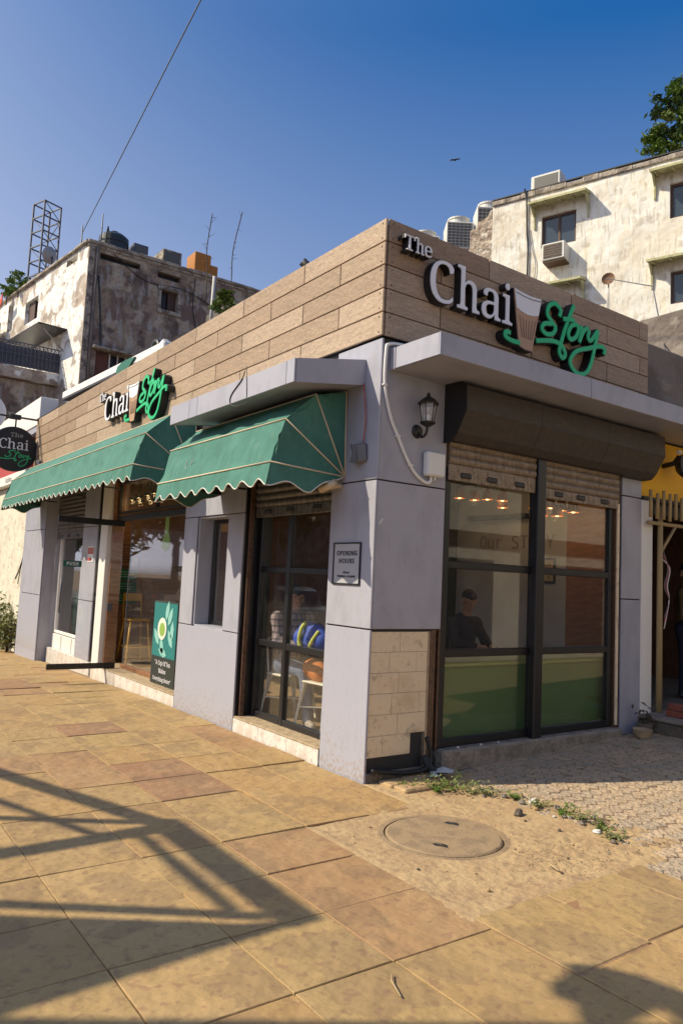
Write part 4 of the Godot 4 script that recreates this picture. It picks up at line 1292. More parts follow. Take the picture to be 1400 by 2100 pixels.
# ---------------------------------------------------------------- soft bodies
# bones [from, to, radius, radius] joined by a smooth minimum and meshed with surface nets
func blob(bones: Array, cell: float, k := 0.03) -> ArrayMesh:
	var lo := Vector3(1e9, 1e9, 1e9)
	var hi := -lo
	for b in bones:
		var r: float = maxf(b[2], b[3]) + cell * 2.5
		for e in [b[0], b[1]]:
			lo = lo.min(e - Vector3.ONE * r)
			hi = hi.max(e + Vector3.ONE * r)
	var n := Vector3i(((hi - lo) / cell).ceil()) + Vector3i.ONE
	var f := PackedFloat32Array()
	f.resize(n.x * n.y * n.z)
	f.fill(1.0)
	for b in bones:
		var p: Vector3 = b[0]
		var q: Vector3 = b[1]
		var d := q - p
		var dd := maxf(d.length_squared(), 1e-9)
		var m: float = maxf(b[2], b[3]) + cell * 2.0 + k
		var a := Vector3i(((p.min(q) - Vector3.ONE * m - lo) / cell).floor()).clamp(Vector3i.ZERO, n - Vector3i.ONE)
		var z := Vector3i(((p.max(q) + Vector3.ONE * m - lo) / cell).ceil()).clamp(Vector3i.ZERO, n - Vector3i.ONE)
		for i in range(a.x, z.x + 1):
			for j in range(a.y, z.y + 1):
				for l in range(a.z, z.z + 1):
					var x := lo + Vector3(i, j, l) * cell
					var t := clampf((x - p).dot(d) / dd, 0.0, 1.0)
					var s: float = (x - p - d * t).length() - lerpf(b[2], b[3], t)
					var at := (i * n.y + j) * n.z + l
					var o := f[at]
					var h := maxf(k - absf(s - o), 0.0) / k
					f[at] = minf(s, o) - h * h * k * 0.25
	var st := begin(true)
	var vert := {}
	var off := [Vector3i(0, 0, 0), Vector3i(1, 0, 0), Vector3i(0, 1, 0), Vector3i(1, 1, 0), Vector3i(0, 0, 1), Vector3i(1, 0, 1), Vector3i(0, 1, 1), Vector3i(1, 1, 1)]
	var edges := [[0, 1], [2, 3], [4, 5], [6, 7], [0, 2], [1, 3], [4, 6], [5, 7], [0, 4], [1, 5], [2, 6], [3, 7]]
	for i in n.x - 1:
		for j in n.y - 1:
			for l in n.z - 1:
				var base := (i * n.y + j) * n.z + l
				var v := [f[base], f[base + n.y * n.z], f[base + n.z], f[base + n.y * n.z + n.z], f[base + 1], f[base + n.y * n.z + 1], f[base + n.z + 1], f[base + n.y * n.z + n.z + 1]]
				var neg := 0
				for w in v:
					if w < 0.0:
						neg += 1
				if neg == 0 or neg == 8:
					continue
				var sum := Vector3.ZERO
				var cnt := 0
				for e in edges:
					if (v[e[0]] < 0.0) != (v[e[1]] < 0.0):
						sum += Vector3(off[e[0]]).lerp(Vector3(off[e[1]]), v[e[0]] / (v[e[0]] - v[e[1]]))
						cnt += 1
				vert[base] = lo + (Vector3(i, j, l) + sum / cnt) * cell
	var stride := [n.y * n.z, n.z, 1]
	for base in vert:
		for ax in 3:
			var s0: float = f[base]
			var nb: int = base + stride[ax]
			if nb >= f.size() or (s0 < 0.0) == (f[nb] < 0.0):
				continue
			var a1: int = stride[(ax + 1) % 3]
			var a2: int = stride[(ax + 2) % 3]
			if not (vert.has(base - a1) and vert.has(base - a2) and vert.has(base - a1 - a2)):
				continue
			var out := Vector3.ZERO
			out[ax] = 1.0 if s0 < 0.0 else -1.0
			quad(st, vert[base], vert[base - a1], vert[base - a1 - a2], vert[base - a2], out)
	return fin(st)


func person(label: String, hip: Vector3, j: Dictionary, top: Material, legs: Material, shoes: Material) -> void:
	var p := thing("person", label, "person", Vector3.ZERO)
	var side: Vector3 = j.side
	var chest: Vector3 = j.chest
	var neck: Vector3 = j.neck
	var head: Vector3 = j.head
	var look: Vector3 = (j.look as Vector3).normalized()
	var s := [chest + side + Vector3(0, 0.07, 0), chest - side + Vector3(0, 0.07, 0)]
	var h := [hip + side * 0.5, hip - side * 0.5]
	var skin := [[hip, chest, 0.10, 0.11], [chest, neck, 0.09, 0.05], [neck, head, 0.05, 0.055]]
	var shirt := [[hip + Vector3(0, 0.03, 0), chest - Vector3(0, 0.05, 0), 0.14, 0.15], [chest - Vector3(0, 0.05, 0), chest + Vector3(0, 0.08, 0), 0.14, 0.12], [s[0], s[1], 0.075, 0.075]]
	var jeans := [[h[0], h[1], 0.125, 0.125]]
	var shoe := []
	for i in 2:
		skin += [[s[i], j.elb[i], 0.045, 0.04], [j.elb[i], j.wri[i], 0.038, 0.028], [h[i], j.knee[i], 0.07, 0.05], [j.knee[i], j.foot[i], 0.048, 0.035]]
		shirt += [[s[i], j.elb[i], 0.066, 0.055], [j.elb[i], (j.elb[i] as Vector3).lerp(j.wri[i], 0.85), 0.053, 0.042]]
		jeans += [[h[i], j.knee[i], 0.095, 0.072], [j.knee[i], j.foot[i], 0.066, 0.056]]
		var fdir := Vector3(look.x, 0, look.z).normalized()
		shoe += [[j.foot[i] - Vector3(0, 0.02, 0) - fdir * 0.04, j.foot[i] - Vector3(0, 0.035, 0) + fdir * 0.15, 0.045, 0.036]]
	put(p, "body", blob(skin, 0.014), M.skin)
	put(p, "shirt", blob(shirt, 0.016, 0.05), top)
	put(p, "trousers", blob(jeans, 0.016, 0.04), legs)
	put(p, "shoes", blob(shoe, 0.014, 0.02), shoes)
	# head with face, ears and hands
	var up := Vector3.UP
	var r := look.cross(up).normalized()
	var u := r.cross(look)
	var hd := [[head + u * 0.03 - look * 0.02, head + u * 0.035 + look * 0.012, 0.083, 0.078], [head - u * 0.045 + look * 0.03, head - u * 0.07 + look * 0.045, 0.058, 0.04], [head + u * 0.012 + look * 0.085, head - u * 0.025 + look * 0.105, 0.010, 0.016]]
	for e in [-1.0, 1.0]:
		hd += [[head + r * 0.08 * e + u * 0.015, head + r * 0.083 * e - u * 0.03, 0.013, 0.011], [head + r * 0.035 * e + u * 0.035 + look * 0.075, head + r * 0.045 * e + u * 0.035 + look * 0.07, 0.014, 0.014]]
	hd += [[head - r * 0.018 - u * 0.055 + look * 0.078, head + r * 0.018 - u * 0.055 + look * 0.078, 0.011, 0.011]]
	put(p, "head", blob(hd, 0.007, 0.018), M.skin)
	put(p, "hair", blob([[head + u * 0.06 - look * 0.03, head + u * 0.065 + look * 0.025, 0.085, 0.072], [head + u * 0.0 - look * 0.06, head + u * 0.05 - look * 0.03, 0.06, 0.075]], 0.009, 0.02), M.hair)
	for e in [-1.0, 1.0]:
		put(p, "eye", lathe([Vector2(0.0001, 0.009), Vector2(0.008, 0.004), Vector2(0.0085, -0.004), Vector2(0.0001, -0.009)], 8, true), M.hair, head + r * 0.034 * e + u * 0.022 + look * 0.082)
	var hands := []
	for i in 2:
		var w: Vector3 = j.wri[i]
		var d: Vector3 = (w - (j.elb[i] as Vector3)).normalized()
		var x := d.cross(up).normalized()
		if x.length() < 0.1:
			x = r
		var palm := w + d * 0.07
		hands += [[w, palm, 0.026, 0.03], [w + d * 0.03 + x * 0.012, palm + x * 0.018, 0.022, 0.02], [w + d * 0.03 - x * 0.012, palm - x * 0.018, 0.022, 0.02]]
		for q in 4:
			var root := palm + x * (q - 1.5) * 0.019
			var mid: Vector3 = root + d * ([0.04, 0.046, 0.043, 0.034][q]) - up * 0.008
			hands += [[root, mid, 0.0095, 0.009], [mid, mid + d * 0.022 - up * 0.022, 0.009, 0.008]]
		var ts := x * (0.03 if i == 0 else -0.03)
		hands += [[w + d * 0.03 + ts, w + d * 0.06 + ts * 1.9, 0.012, 0.010], [w + d * 0.06 + ts * 1.9, w + d * 0.09 + ts * 2.0 - up * 0.012, 0.010, 0.009]]
	put(p, "hands", blob(hands, 0.006, 0.008), M.skin)


# ---------------------------------------------------------------- awnings
func awnings() -> void:
	awning("street_awning", "short green awning with cream piping over the street window", Vector3(-0.45, 2.50, 0.0), 2.38, 0.75, 9, true)
	awning("street_awning", "long green awning with a scalloped hem over the cafe door", Vector3(-3.58, 2.79, 0.0), 6.92, 0.77, 27, false)


# a quarter-round awning: right end at `at` on the wall, w metres to the left
func awning(n: String, label: String, at: Vector3, w: float, R: float, scallops: int, dusty: bool) -> void:
	var a := thing(n, label, "awning", at, 0.0, "green awnings on the street side")
	var nz := FastNoiseLite.new()
	nz.seed = 9 + scallops
	nz.frequency = 0.9
	var angs := [0.05, 0.58, 1.10, 1.54]
	var rib := func(t: float) -> Vector3:
		return Vector3(0, sin(t) * R, cos(t) * R)
	var nxs := 14 if scallops < 15 else 36
	for s in 3:
		var st := begin(true)
		var p0: Vector3 = rib.call(angs[s])
		var p1: Vector3 = rib.call(angs[s + 1])
		var nrm := (p0 + p1).normalized()
		for i in nxs:
			for k in 5:
				var c := []
				for e in [[i, k], [i + 1, k], [i + 1, k + 1], [i, k + 1]]:
					var x: float = -w * e[0] / nxs
					var t: float = e[1] / 5.0
					var sag := sin(PI * t) * (-0.012 + nz.get_noise_2d(x * 2.2, t * 2.0 + s * 7.0) * 0.055)
					var p: Vector3 = p0.lerp(p1, t) + nrm * sag
					c.append(Vector3(x, p.y, p.z))
				quad(st, c[0], c[1], c[2], c[3], nrm)
		put(a, "cloth_panel", fin(st), M.awning_dusty if s == 1 and dusty and false else M.awning_cloth)
	# folded ends
	for e in [0.0, -w]:
		for s in 3:
			var st := begin(true)
			var p0: Vector3 = rib.call(angs[s])
			var p1: Vector3 = rib.call(angs[s + 1])
			for i in 6:
				for k in 5:
					var c := []
					for q in [[i, k], [i + 1, k], [i + 1, k + 1], [i, k + 1]]:
						var t: float = q[0] / 6.0
						var u: float = q[1] / 5.0
						var p: Vector3 = p0.lerp(p1, t) * u
						var sag: float = sin(PI * t) * u * (0.012 + nz.get_noise_2d(t * 2.0 + s * 5.0, u * 3.0) * 0.04)
						c.append(Vector3(e + (-sag if e == 0.0 else sag), p.y, p.z))
					quad(st, c[0], c[1], c[2], c[3], Vector3.RIGHT if e == 0.0 else Vector3.LEFT)
			put(a, "end_panel", fin(st), M.awning_cloth)
	# piping along the ribs
	for s in 4:
		var p: Vector3 = rib.call(angs[s])
		var o := p.normalized() * 0.004
		put(a, "piping", tube([Vector3(0.004, 0, 0), p + o + Vector3(0.004, 0, 0), Vector3(-w * 0.5, p.y, p.z) + o, Vector3(-w, p.y, p.z) + o + Vector3(-0.004, 0, 0), Vector3(-w - 0.004, 0, 0)], 0.0075, 6), M.piping)
		put(a, "frame_rib", tube([Vector3(-0.03, 0, 0.02), p * 0.97 + Vector3(-0.03, 0, 0), Vector3(-w + 0.03, p.y * 0.97, p.z * 0.97), Vector3(-w + 0.03, 0, 0.02)], 0.011, 6), M.dark_metal)
	for k in 2 if scallops < 15 else 4:
		var x := -w * (k + 0.5) / (2 if scallops < 15 else 4)
		put(a, "frame_arm", tube([Vector3(x, 0.02, 0.0), Vector3(x, rib.call(angs[0]).y, rib.call(angs[0]).z * 0.96)], 0.011, 6), M.dark_metal)
	# scalloped hem
	var p0: Vector3 = rib.call(angs[0])
	var per := 8
	var drop := func(t: float) -> float:
		return 0.165 + 0.03 * cos(TAU * t)
	var st := begin(true)
	var edge := []
	for i in scallops * per + 1:
		var t := float(i) / per
		var x := -w * i / (scallops * per)
		edge.append(Vector3(x, p0.y - drop.call(t), p0.z + 0.025 + nz.get_noise_2d(x * 3.0, 40.0) * 0.03))
	for i in scallops * per:
		var x0 := -w * i / (scallops * per)
		var x1 := -w * (i + 1) / (scallops * per)
		quad(st, Vector3(x0, p0.y, p0.z), Vector3(x1, p0.y, p0.z), edge[i + 1], edge[i], Vector3.BACK)
	put(a, "hem", fin(st), M.awning_cloth)
	put(a, "hem_piping", tube(edge, 0.006, 5), M.hem)
	if dusty:
		for k in [[-1.78, 0.25, 0.06], [-1.66, 0.30, 0.035]]:
			var q: Vector3 = (rib.call(angs[0]) as Vector3).lerp(rib.call(angs[1]), k[1] * 1.5)
			put(a, "scuff", bar(q + Vector3(k[0], -k[2], 0.012), q + Vector3(k[0] + 0.03, k[2], 0.002), 0.008, 0.003), M.hem)
	for e in [0.0, -w]:
		var ed := []
		st = begin(true)
		for i in 25:
			var t := i / 24.0
			var hang := (0.165 + 0.03 * cos(TAU * t * 2.0)) * clampf(t * 2.2, 0.0, 1.0)
			ed.append(Vector3(e, p0.y * t - hang, p0.z * t + 0.025 * t * t))
		for i in 24:
			var t0 := i / 24.0
			var t1 := (i + 1) / 24.0
			quad(st, Vector3(e, p0.y * t0, p0.z * t0), Vector3(e, p0.y * t1, p0.z * t1), ed[i + 1], ed[i], Vector3.RIGHT if e == 0.0 else Vector3.LEFT)
		put(a, "end_hem", fin(st), M.awning_cloth)
		put(a, "hem_piping", tube(ed, 0.006, 5), M.hem)


# ---------------------------------------------------------------- signs
# the lettered logo in its own plane: x along the wall from the left end of the sign, y = height
func logo(s: Node3D, dy: float) -> void:
	# white letters on black blocks
	var big := [["C", 0.411, 0.683], ["h", 0.735, 1.012], ["a", 1.045, 1.290], ["i", 1.318, 1.452]]
	for l in big:
		letter(s, l[0], l[1], l[2], 4.062 + dy, 0.372)
	for l in [["T", 0.105, 0.222], ["h", 0.232, 0.325], ["e", 0.332, 0.416]]:
		letter(s, l[0], l[1], l[2], 4.412 + dy, 0.128)
	# tea glass
	var cup := part(s, "tea_glass")
	var o := PackedVector2Array([Vector2(1.465, 4.435), Vector2(1.56, 4.42), Vector2(1.70, 4.412), Vector2(1.85, 4.42), Vector2(1.735, 3.875), Vector2(1.64, 3.872), Vector2(1.55, 3.893)])
	for i in o.size():
		o[i].y += dy
	put(cup, "backing", prism(Geometry2D.offset_polygon(o, 0.006)[0], 0.0, 0.085), M.sign_black)
	put(cup, "tea", prism(o, 0.0855, 0.098), M.sign_tan)
	var foam := PackedVector2Array([o[0], o[1], o[2], o[3], Vector2(1.813, 4.245 + dy), Vector2(1.74, 4.225 + dy), Vector2(1.65, 4.218 + dy), Vector2(1.57, 4.23 + dy), Vector2(1.50, 4.255 + dy)])
	put(cup, "foam", prism(foam, 0.0985, 0.103), M.sign_white)
	var st := begin()
	add_stroke(st, [Vector2(1.48, 4.40 + dy), Vector2(1.60, 4.385 + dy), Vector2(1.72, 4.38 + dy), Vector2(1.835, 4.392 + dy)], 0.008, 0.103, 0.105)
	put(cup, "rim_line", fin(st), M.grey_plastic)
	for k in 6:
		st = begin()
		var t := k / 5.0
		add_stroke(st, [Vector2(lerpf(1.545, 1.775, t), 4.185 + dy - 0.02 * sin(PI * t)), Vector2(lerpf(1.588, 1.725, t), 3.985 + dy)], 0.013, 0.098, 0.1005)
		put(cup, "flute", fin(st), M.sign_tan_dark)
	# green handwriting
	var v := func(a: Array) -> Array:
		var r := []
		for q in a:
			r.append(Vector2(q[0], q[1] + dy))
		return r
	var strokes := [
		v.call([[2.15, 4.33], [2.165, 4.40], [2.08, 4.445], [1.99, 4.40], [1.965, 4.31], [2.03, 4.25], [2.09, 4.20], [2.05, 4.13], [1.95, 4.105], [1.885, 4.14], [1.92, 4.20], [2.03, 4.225]]),
		v.call([[2.37, 4.50], [2.30, 4.36], [2.23, 4.21], [2.165, 4.03], [2.155, 3.96], [2.20, 3.915], [2.245, 3.96], [2.19, 4.035], [2.11, 4.055], [1.99, 4.045], [1.80, 4.00]]),
		v.call([[2.20, 4.315], [2.29, 4.335], [2.38, 4.34]]),
		v.call([[1.43, 3.99], [1.365, 3.985], [1.365, 3.94], [1.44, 3.92], [1.56, 3.92]]),
		v.call([[2.41, 4.31], [2.32, 4.27], [2.275, 4.18], [2.31, 4.13], [2.39, 4.17], [2.435, 4.26], [2.40, 4.31]]),
		v.call([[2.45, 4.28], [2.485, 4.285], [2.47, 4.20], [2.445, 4.13], [2.50, 4.24], [2.55, 4.295], [2.595, 4.30]]),
		v.call([[2.605, 4.29], [2.585, 4.215], [2.625, 4.185], [2.69, 4.25], [2.745, 4.31], [2.70, 4.14], [2.65, 3.97], [2.58, 3.85], [2.48, 3.80], [2.37, 3.815], [2.305, 3.88], [2.325, 3.95], [2.41, 4.03], [2.60, 4.10], [2.78, 4.16], [2.865, 4.145], [2.855, 4.09]])]
	for i in strokes.size():
		var path := spline(strokes[i], 6)
		var z := 0.082 + i * 0.0035
		st = begin()
		add_stroke(st, path, 0.058, 0.0 + i * 0.0006, z - 0.004, 0.0005)
		put(s, "letter_backing", fin(st), M.sign_black)
		st = begin()
		add_stroke(st, path, 0.043, z - 0.0045, z + 0.006, 0.003)
		put(s, "script_stroke", fin(st), M.sign_green)


func letter(s: Node3D, ch: String, x0: float, x1: float, y: float, cap: float) -> void:
	var k := words(s, "letter_backing", ch, serif, cap * 1.03, Vector3(x0 - 0.004, y - 0.004, 0.0), M.sign_black, 0.082, x1 - x0 + 0.008)
	k = words(s, "letter", ch, serif, cap, Vector3(x0, y, 0.0825), M.sign_white, 0.010, x1 - x0)
	k.position.z += 0.0


func signs() -> void:
	var s := thing("shop_sign", "raised white and green lettered cafe sign with a tea glass on the shaded front parapet", "sign", Vector3(0.024, 0, 0), PI / 2)
	logo(s, 0.0)
	s = thing("shop_sign", "raised white and green lettered cafe sign with a tea glass on the sunlit street parapet", "sign", Vector3(-7.28, 0, 0.024))
	logo(s, -0.14)
	s.scale = Vector3(1.03, 1.0, 1.0)
	# round hanging sign on a bracket
	var d := thing("hanging_sign", "round black double-sided cafe sign hung from a wall bracket", "sign", Vector3(-11.5, 3.97, 0.46), PI / 2)
	put(d, "disc", lathe([Vector2(0.0001, 0.03), Vector2(0.445, 0.03), Vector2(0.465, 0.018), Vector2(0.465, -0.018), Vector2(0.445, -0.03), Vector2(0.0001, -0.03)], 48), M.sign_black, Vector3.ZERO, Vector3(PI / 2, 0, 0))
	put(d, "hanger", tube([Vector3(0, 0.46, 0), Vector3(0, 0.66, 0)], 0.016, 6), M.dark_metal)
	words(d, "lettering", "The", serif, 0.085, Vector3(-0.085, 0.25, 0.0305), M.dish_grey, 0.004, 0.24)
	words(d, "lettering", "Chai", serif, 0.20, Vector3(-0.29, 0.00, 0.0305), M.sign_white, 0.004, 0.57)
	var st := begin()
	for q in [[[0.06, -0.05], [0.03, -0.03], [-0.06, -0.06], [-0.02, -0.13], [-0.10, -0.18], [-0.13, -0.14]], [[0.12, -0.02], [0.07, -0.12], [0.05, -0.22], [0.09, -0.24], [0.05, -0.19], [-0.10, -0.215], [-0.25, -0.21], [-0.28, -0.18]], [[0.06, -0.075], [0.16, -0.07]], [[0.17, -0.10], [0.13, -0.14], [0.17, -0.16], [0.19, -0.11], [0.17, -0.10]], [[0.22, -0.10], [0.22, -0.16], [0.26, -0.10]], [[0.28, -0.10], [0.29, -0.15], [0.33, -0.10], [0.28, -0.28], [0.18, -0.34], [0.14, -0.29], [0.22, -0.21], [0.38, -0.15]]]:
		var path := []
		for c in q:
			path.append(Vector2(c[0] - 0.03, c[1]))
		add_stroke(st, spline(path, 5), 0.018, 0.029, 0.033 + 0.0004 * path.size(), 0.002)
	put(d, "script_lettering", fin(st), M.sign_green)
	var br := thing("sign_bracket", "black iron bracket reaching out from the parapet above the round black sign", "bracket", Vector3(-11.5, 4.64, 0.0))
	put(br, "arm", bar(Vector3(0, 0, -0.06), Vector3(0, 0, 1.05), 0.035, 0.035), M.dark_metal)
	put(br, "clamp", bev(Vector3(0.09, 0.10, 0.22), 0.01), M.dark_metal, Vector3(0, 0.0, 0.48))
	put(br, "stay", bar(Vector3(0, 0.02, 0.05), Vector3(0.20, 0.42, -0.45), 0.022, 0.022), M.dark_metal)
	put(br, "stay", bar(Vector3(0.03, 0.02, 0.02), Vector3(0.10, 0.36, -0.35), 0.022, 0.022), M.dark_metal)
	put(br, "feed_cable", tube(spline([Vector3(0, 0, 0.03), Vector3(0.35, -0.45, 0.035), Vector3(0.62, -0.85, 0.045), Vector3(0.68, -1.0, 0.03)], 5), 0.007, 5), M.cable_black)
	var spk := thing("spot_fitting", "small grey floodlight clipped to the parapet beside the round sign", "floodlight", Vector3(-10.78, 3.66, 0.05))
	put(spk, "body", bev(Vector3(0.14, 0.09, 0.06), 0.012), M.grey_plastic, Vector3(0, 0, 0.06), Vector3(0.3, 0.2, 0))
	put(spk, "clip", bar(Vector3(0, 0, -0.03), Vector3(0, 0, 0.06), 0.03, 0.02), M.grey_plastic)
	var w := thing("hanging_sign", "white round sign of the shop next door, cut by the left edge of the photo", "sign", Vector3(-12.45, 4.84, 0.90), PI / 2)
	put(w, "disc", lathe([Vector2(0.0001, 0.03), Vector2(0.40, 0.03), Vector2(0.42, 0.018), Vector2(0.42, -0.018), Vector2(0.40, -0.03), Vector2(0.0001, -0.03)], 40), M.white_plastic, Vector3.ZERO, Vector3(PI / 2, 0, 0))
	put(w, "arm", bar(Vector3(0.62, -0.05, 0), Vector3(-0.3, -0.05, 0), 0.03, 0.03), M.dark_metal, Vector3(0, 0, -0.05))
	block(w, "print_band", Vector3(-0.25, 0.0, 0.0305), Vector3(0.22, 0.07, 0.034), M.steel, 0.0)
	block(w, "print_band", Vector3(-0.2, -0.1, 0.0305), Vector3(0.2, -0.09, 0.034), M.red_paint, 0.0)
	# opening hours
	var o := thing("opening_hours_sign", "small framed opening hours notice on the corner column", "sign", Vector3(-0.355, 1.745, 0.002))
	for q in [[-0.195, -0.18, -0.183, 0.18], [0.183, -0.18, 0.195, 0.18], [-0.182, -0.18, 0.182, -0.168], [-0.182, 0.168, 0.182, 0.18]]:
		block(o, "frame", Vector3(q[0], q[1], 0.0), Vector3(q[2], q[3], 0.013), M.sign_black, 0.002)
	block(o, "plate", Vector3(-0.182, -0.167, 0.0), Vector3(0.182, 0.167, 0.005), M.white_plastic, 0.0)
	M["plate_grey"] = plain("plate_grey", Color(0.40, 0.40, 0.43), 0.4)
	(o.get_node("plate") as MeshInstance3D).material_override = M.plate_grey
	words(o, "lettering", "OPENING", sans, 0.040, Vector3(0.0, 0.068, 0.0051), M.sign_black, 0.002, 0.29, true)
	words(o, "lettering", "HOURS", sans, 0.040, Vector3(0.0, 0.002, 0.0051), M.sign_black, 0.002, 0.22, true)
	words(o, "lettering", "All Day", sans, 0.018, Vector3(0.0, -0.085, 0.0051), M.sign_black, 0.002, 0.09, true)
	words(o, "lettering", "10:00AM to 10:30PM", sans, 0.018, Vector3(0.0, -0.118, 0.0051), M.sign_black, 0.002, 0.26, true)


# ---------------------------------------------------------------- fittings on the walls
func fittings() -> void:
	var l := thing("wall_lantern", "black coach lantern with clear glass on the shaded corner column", "lantern", Vector3(0.0, 2.94, -0.42))
	l.scale = Vector3.ONE * 0.88
	put(l, "wall_plate", lathe([Vector2(0.0001, 0.03), Vector2(0.055, 0.025), Vector2(0.07, 0.0), Vector2(0.0001, 0.0)], 16), M.black_frame, Vector3(0.0, -0.04, 0), Vector3(0, 0, -PI / 2))
	put(l, "arm", tube(spline([Vector3(0.01, -0.04, 0), Vector3(0.07, -0.10, 0), Vector3(0.13, -0.08, 0), Vector3(0.15, 0.0, 0)], 5), 0.014, 7), M.black_frame)
	put(l, "cup", lathe([Vector2(0.0001, -0.02), Vector2(0.03, -0.01), Vector2(0.075, 0.02), Vector2(0.078, 0.032), Vector2(0.0001, 0.032)], 12), M.black_frame, Vector3(0.15, 0, 0))
	put(l, "glass", lathe([Vector2(0.058, 0.034), Vector2(0.082, 0.21)], 6), M.lantern_glass, Vector3(0.15, 0, 0))
	put(l, "bulb_holder", lathe([Vector2(0.0001, 0.12), Vector2(0.022, 0.10), Vector2(0.022, 0.034), Vector2(0.0001, 0.034)], 10), M.white_plastic, Vector3(0.15, 0, 0))
	for k in 6:
		var an := TAU * k / 6.0
		put(l, "glazing_bar", tube([Vector3(0.15 + cos(an) * 0.06, 0.033, sin(an) * 0.06), Vector3(0.15 + cos(an) * 0.085, 0.21, sin(an) * 0.085)], 0.005, 5), M.black_frame)
	put(l, "cap", lathe([Vector2(0.10, 0.205), Vector2(0.105, 0.215), Vector2(0.06, 0.26), Vector2(0.025, 0.28), Vector2(0.015, 0.30), Vector2(0.02, 0.31), Vector2(0.0001, 0.325)], 12), M.black_frame, Vector3(0.15, 0, 0))
	var j := thing("junction_box", "white plastic junction box at the end of the white conduit", "junction box", Vector3(0.002, 2.635, -0.595))
	put(j, "body", bev(Vector3(0.07, 0.21, 0.205), 0.014), M.white_plastic, Vector3(0.036, 0, 0))
	put(j, "lid_line", bev(Vector3(0.012, 0.195, 0.19), 0.005), M.white_plastic, Vector3(0.072, 0, 0))
	for z in [-0.02, 0.025]:
		put(j, "gland", tube([Vector3(0.03, -0.10, z), Vector3(0.03, -0.135, z)], 0.012, 8), M.white_plastic)
	var tp := put(self, "torn_sticker", prism(PackedVector2Array([Vector2(-0.025, -0.02), Vector2(-0.005, 0.01), Vector2(0.01, 0.03), Vector2(0.03, 0.012), Vector2(0.012, 0.004), Vector2(0.0, -0.03)]), 0.0, 0.004), M.paper, Vector3(0.001, 2.10, -0.06), Vector3(0, PI / 2, 0))
	tag(tp, "scrap of a torn white sticker on the shaded face of the corner column", "sticker")
	var c := thing("conduit", "white conduit curving down the corner column from the canopy", "conduit", Vector3.ZERO)
	put(c, "pipe", tube(spline([Vector3(0.08, 3.585, -0.28), Vector3(0.055, 3.60, -0.16), Vector3(0.022, 3.59, -0.055), Vector3(0.016, 3.53, -0.032), Vector3(0.014, 3.24, -0.035), Vector3(0.014, 2.99, -0.105), Vector3(0.014, 2.83, -0.195), Vector3(0.014, 2.66, -0.30), Vector3(0.014, 2.545, -0.395), Vector3(0.016, 2.48, -0.50), Vector3(0.025, 2.475, -0.555), Vector3(0.03, 2.505, -0.575)], 7), 0.0145, 8), M.white_plastic)
	for q in [[3.24, -0.035], [2.83, -0.195], [2.60, -0.348]]:
		put(c, "clip", bev(Vector3(0.03, 0.02, 0.05), 0.006), M.white_plastic, Vector3(0.015, q[0], q[1]))
	var cc := thing("security_camera", "small cream security camera beneath the short green awning", "security camera", Vector3(-0.50, 2.40, 0.0))
	put(cc, "mount", tube([Vector3(0.02, 0.02, 0.0), Vector3(0.02, 0.02, 0.05), Vector3(-0.02, 0.0, 0.10)], 0.022, 8), M.cream_plastic)
	put(cc, "housing", tube([Vector3(0.10, 0.03, 0.13), Vector3(-0.07, -0.02, 0.16)], [0.034, 0.036], 12), M.cream_plastic)
	put(cc, "lens", tube([Vector3(-0.071, -0.02, 0.1605), Vector3(-0.085, -0.024, 0.163)], 0.026, 12), M.sign_black)
	var sp := thing("alarm_box", "small grey wall box dangling on a wire beside the short awning", "alarm box", Vector3(-0.20, 2.68, 0.02))
	put(sp, "body", bev(Vector3(0.13, 0.16, 0.08), 0.014), M.grey_plastic, Vector3.ZERO, Vector3(0.1, 0.3, 0.08))
	put(sp, "flap", prism(PackedVector2Array([Vector2(-0.10, 0.08), Vector2(0.0, 0.06), Vector2(0.0, -0.10), Vector2(-0.09, -0.08), Vector2(-0.06, 0.0)]), 0.045, 0.052), M.grey_plastic)
	put(sp, "wire", tube(spline([Vector3(0.02, 0.08, 0.0), Vector3(0.04, 0.3, 0.0), Vector3(0.0, 0.6, 0.005)], 5), 0.005, 5), M.red_paint)
	var fl := thing("floodlight", "white tube floodlight tucked under the left end of the street canopy", "floodlight", Vector3(-2.78, 3.05, 0.42))
	put(fl, "tube_body", tube([Vector3(-0.12, 0, 0), Vector3(0.14, 0.02, 0.02)], 0.02, 8), M.white_plastic)
	put(fl, "stem", tube([Vector3(-0.1, 0.0, 0), Vector3(-0.1, -0.09, 0.03)], 0.012, 6), M.white_plastic)
	var bt := put(self, "roof_spout", tube([Vector3(-1.72, 4.80, -0.5), Vector3(-1.80, 4.98, -0.28)], 0.05, 8), M.sign_black)
	tag(bt, "black pipe end poking up over the street parapet", "pipe")


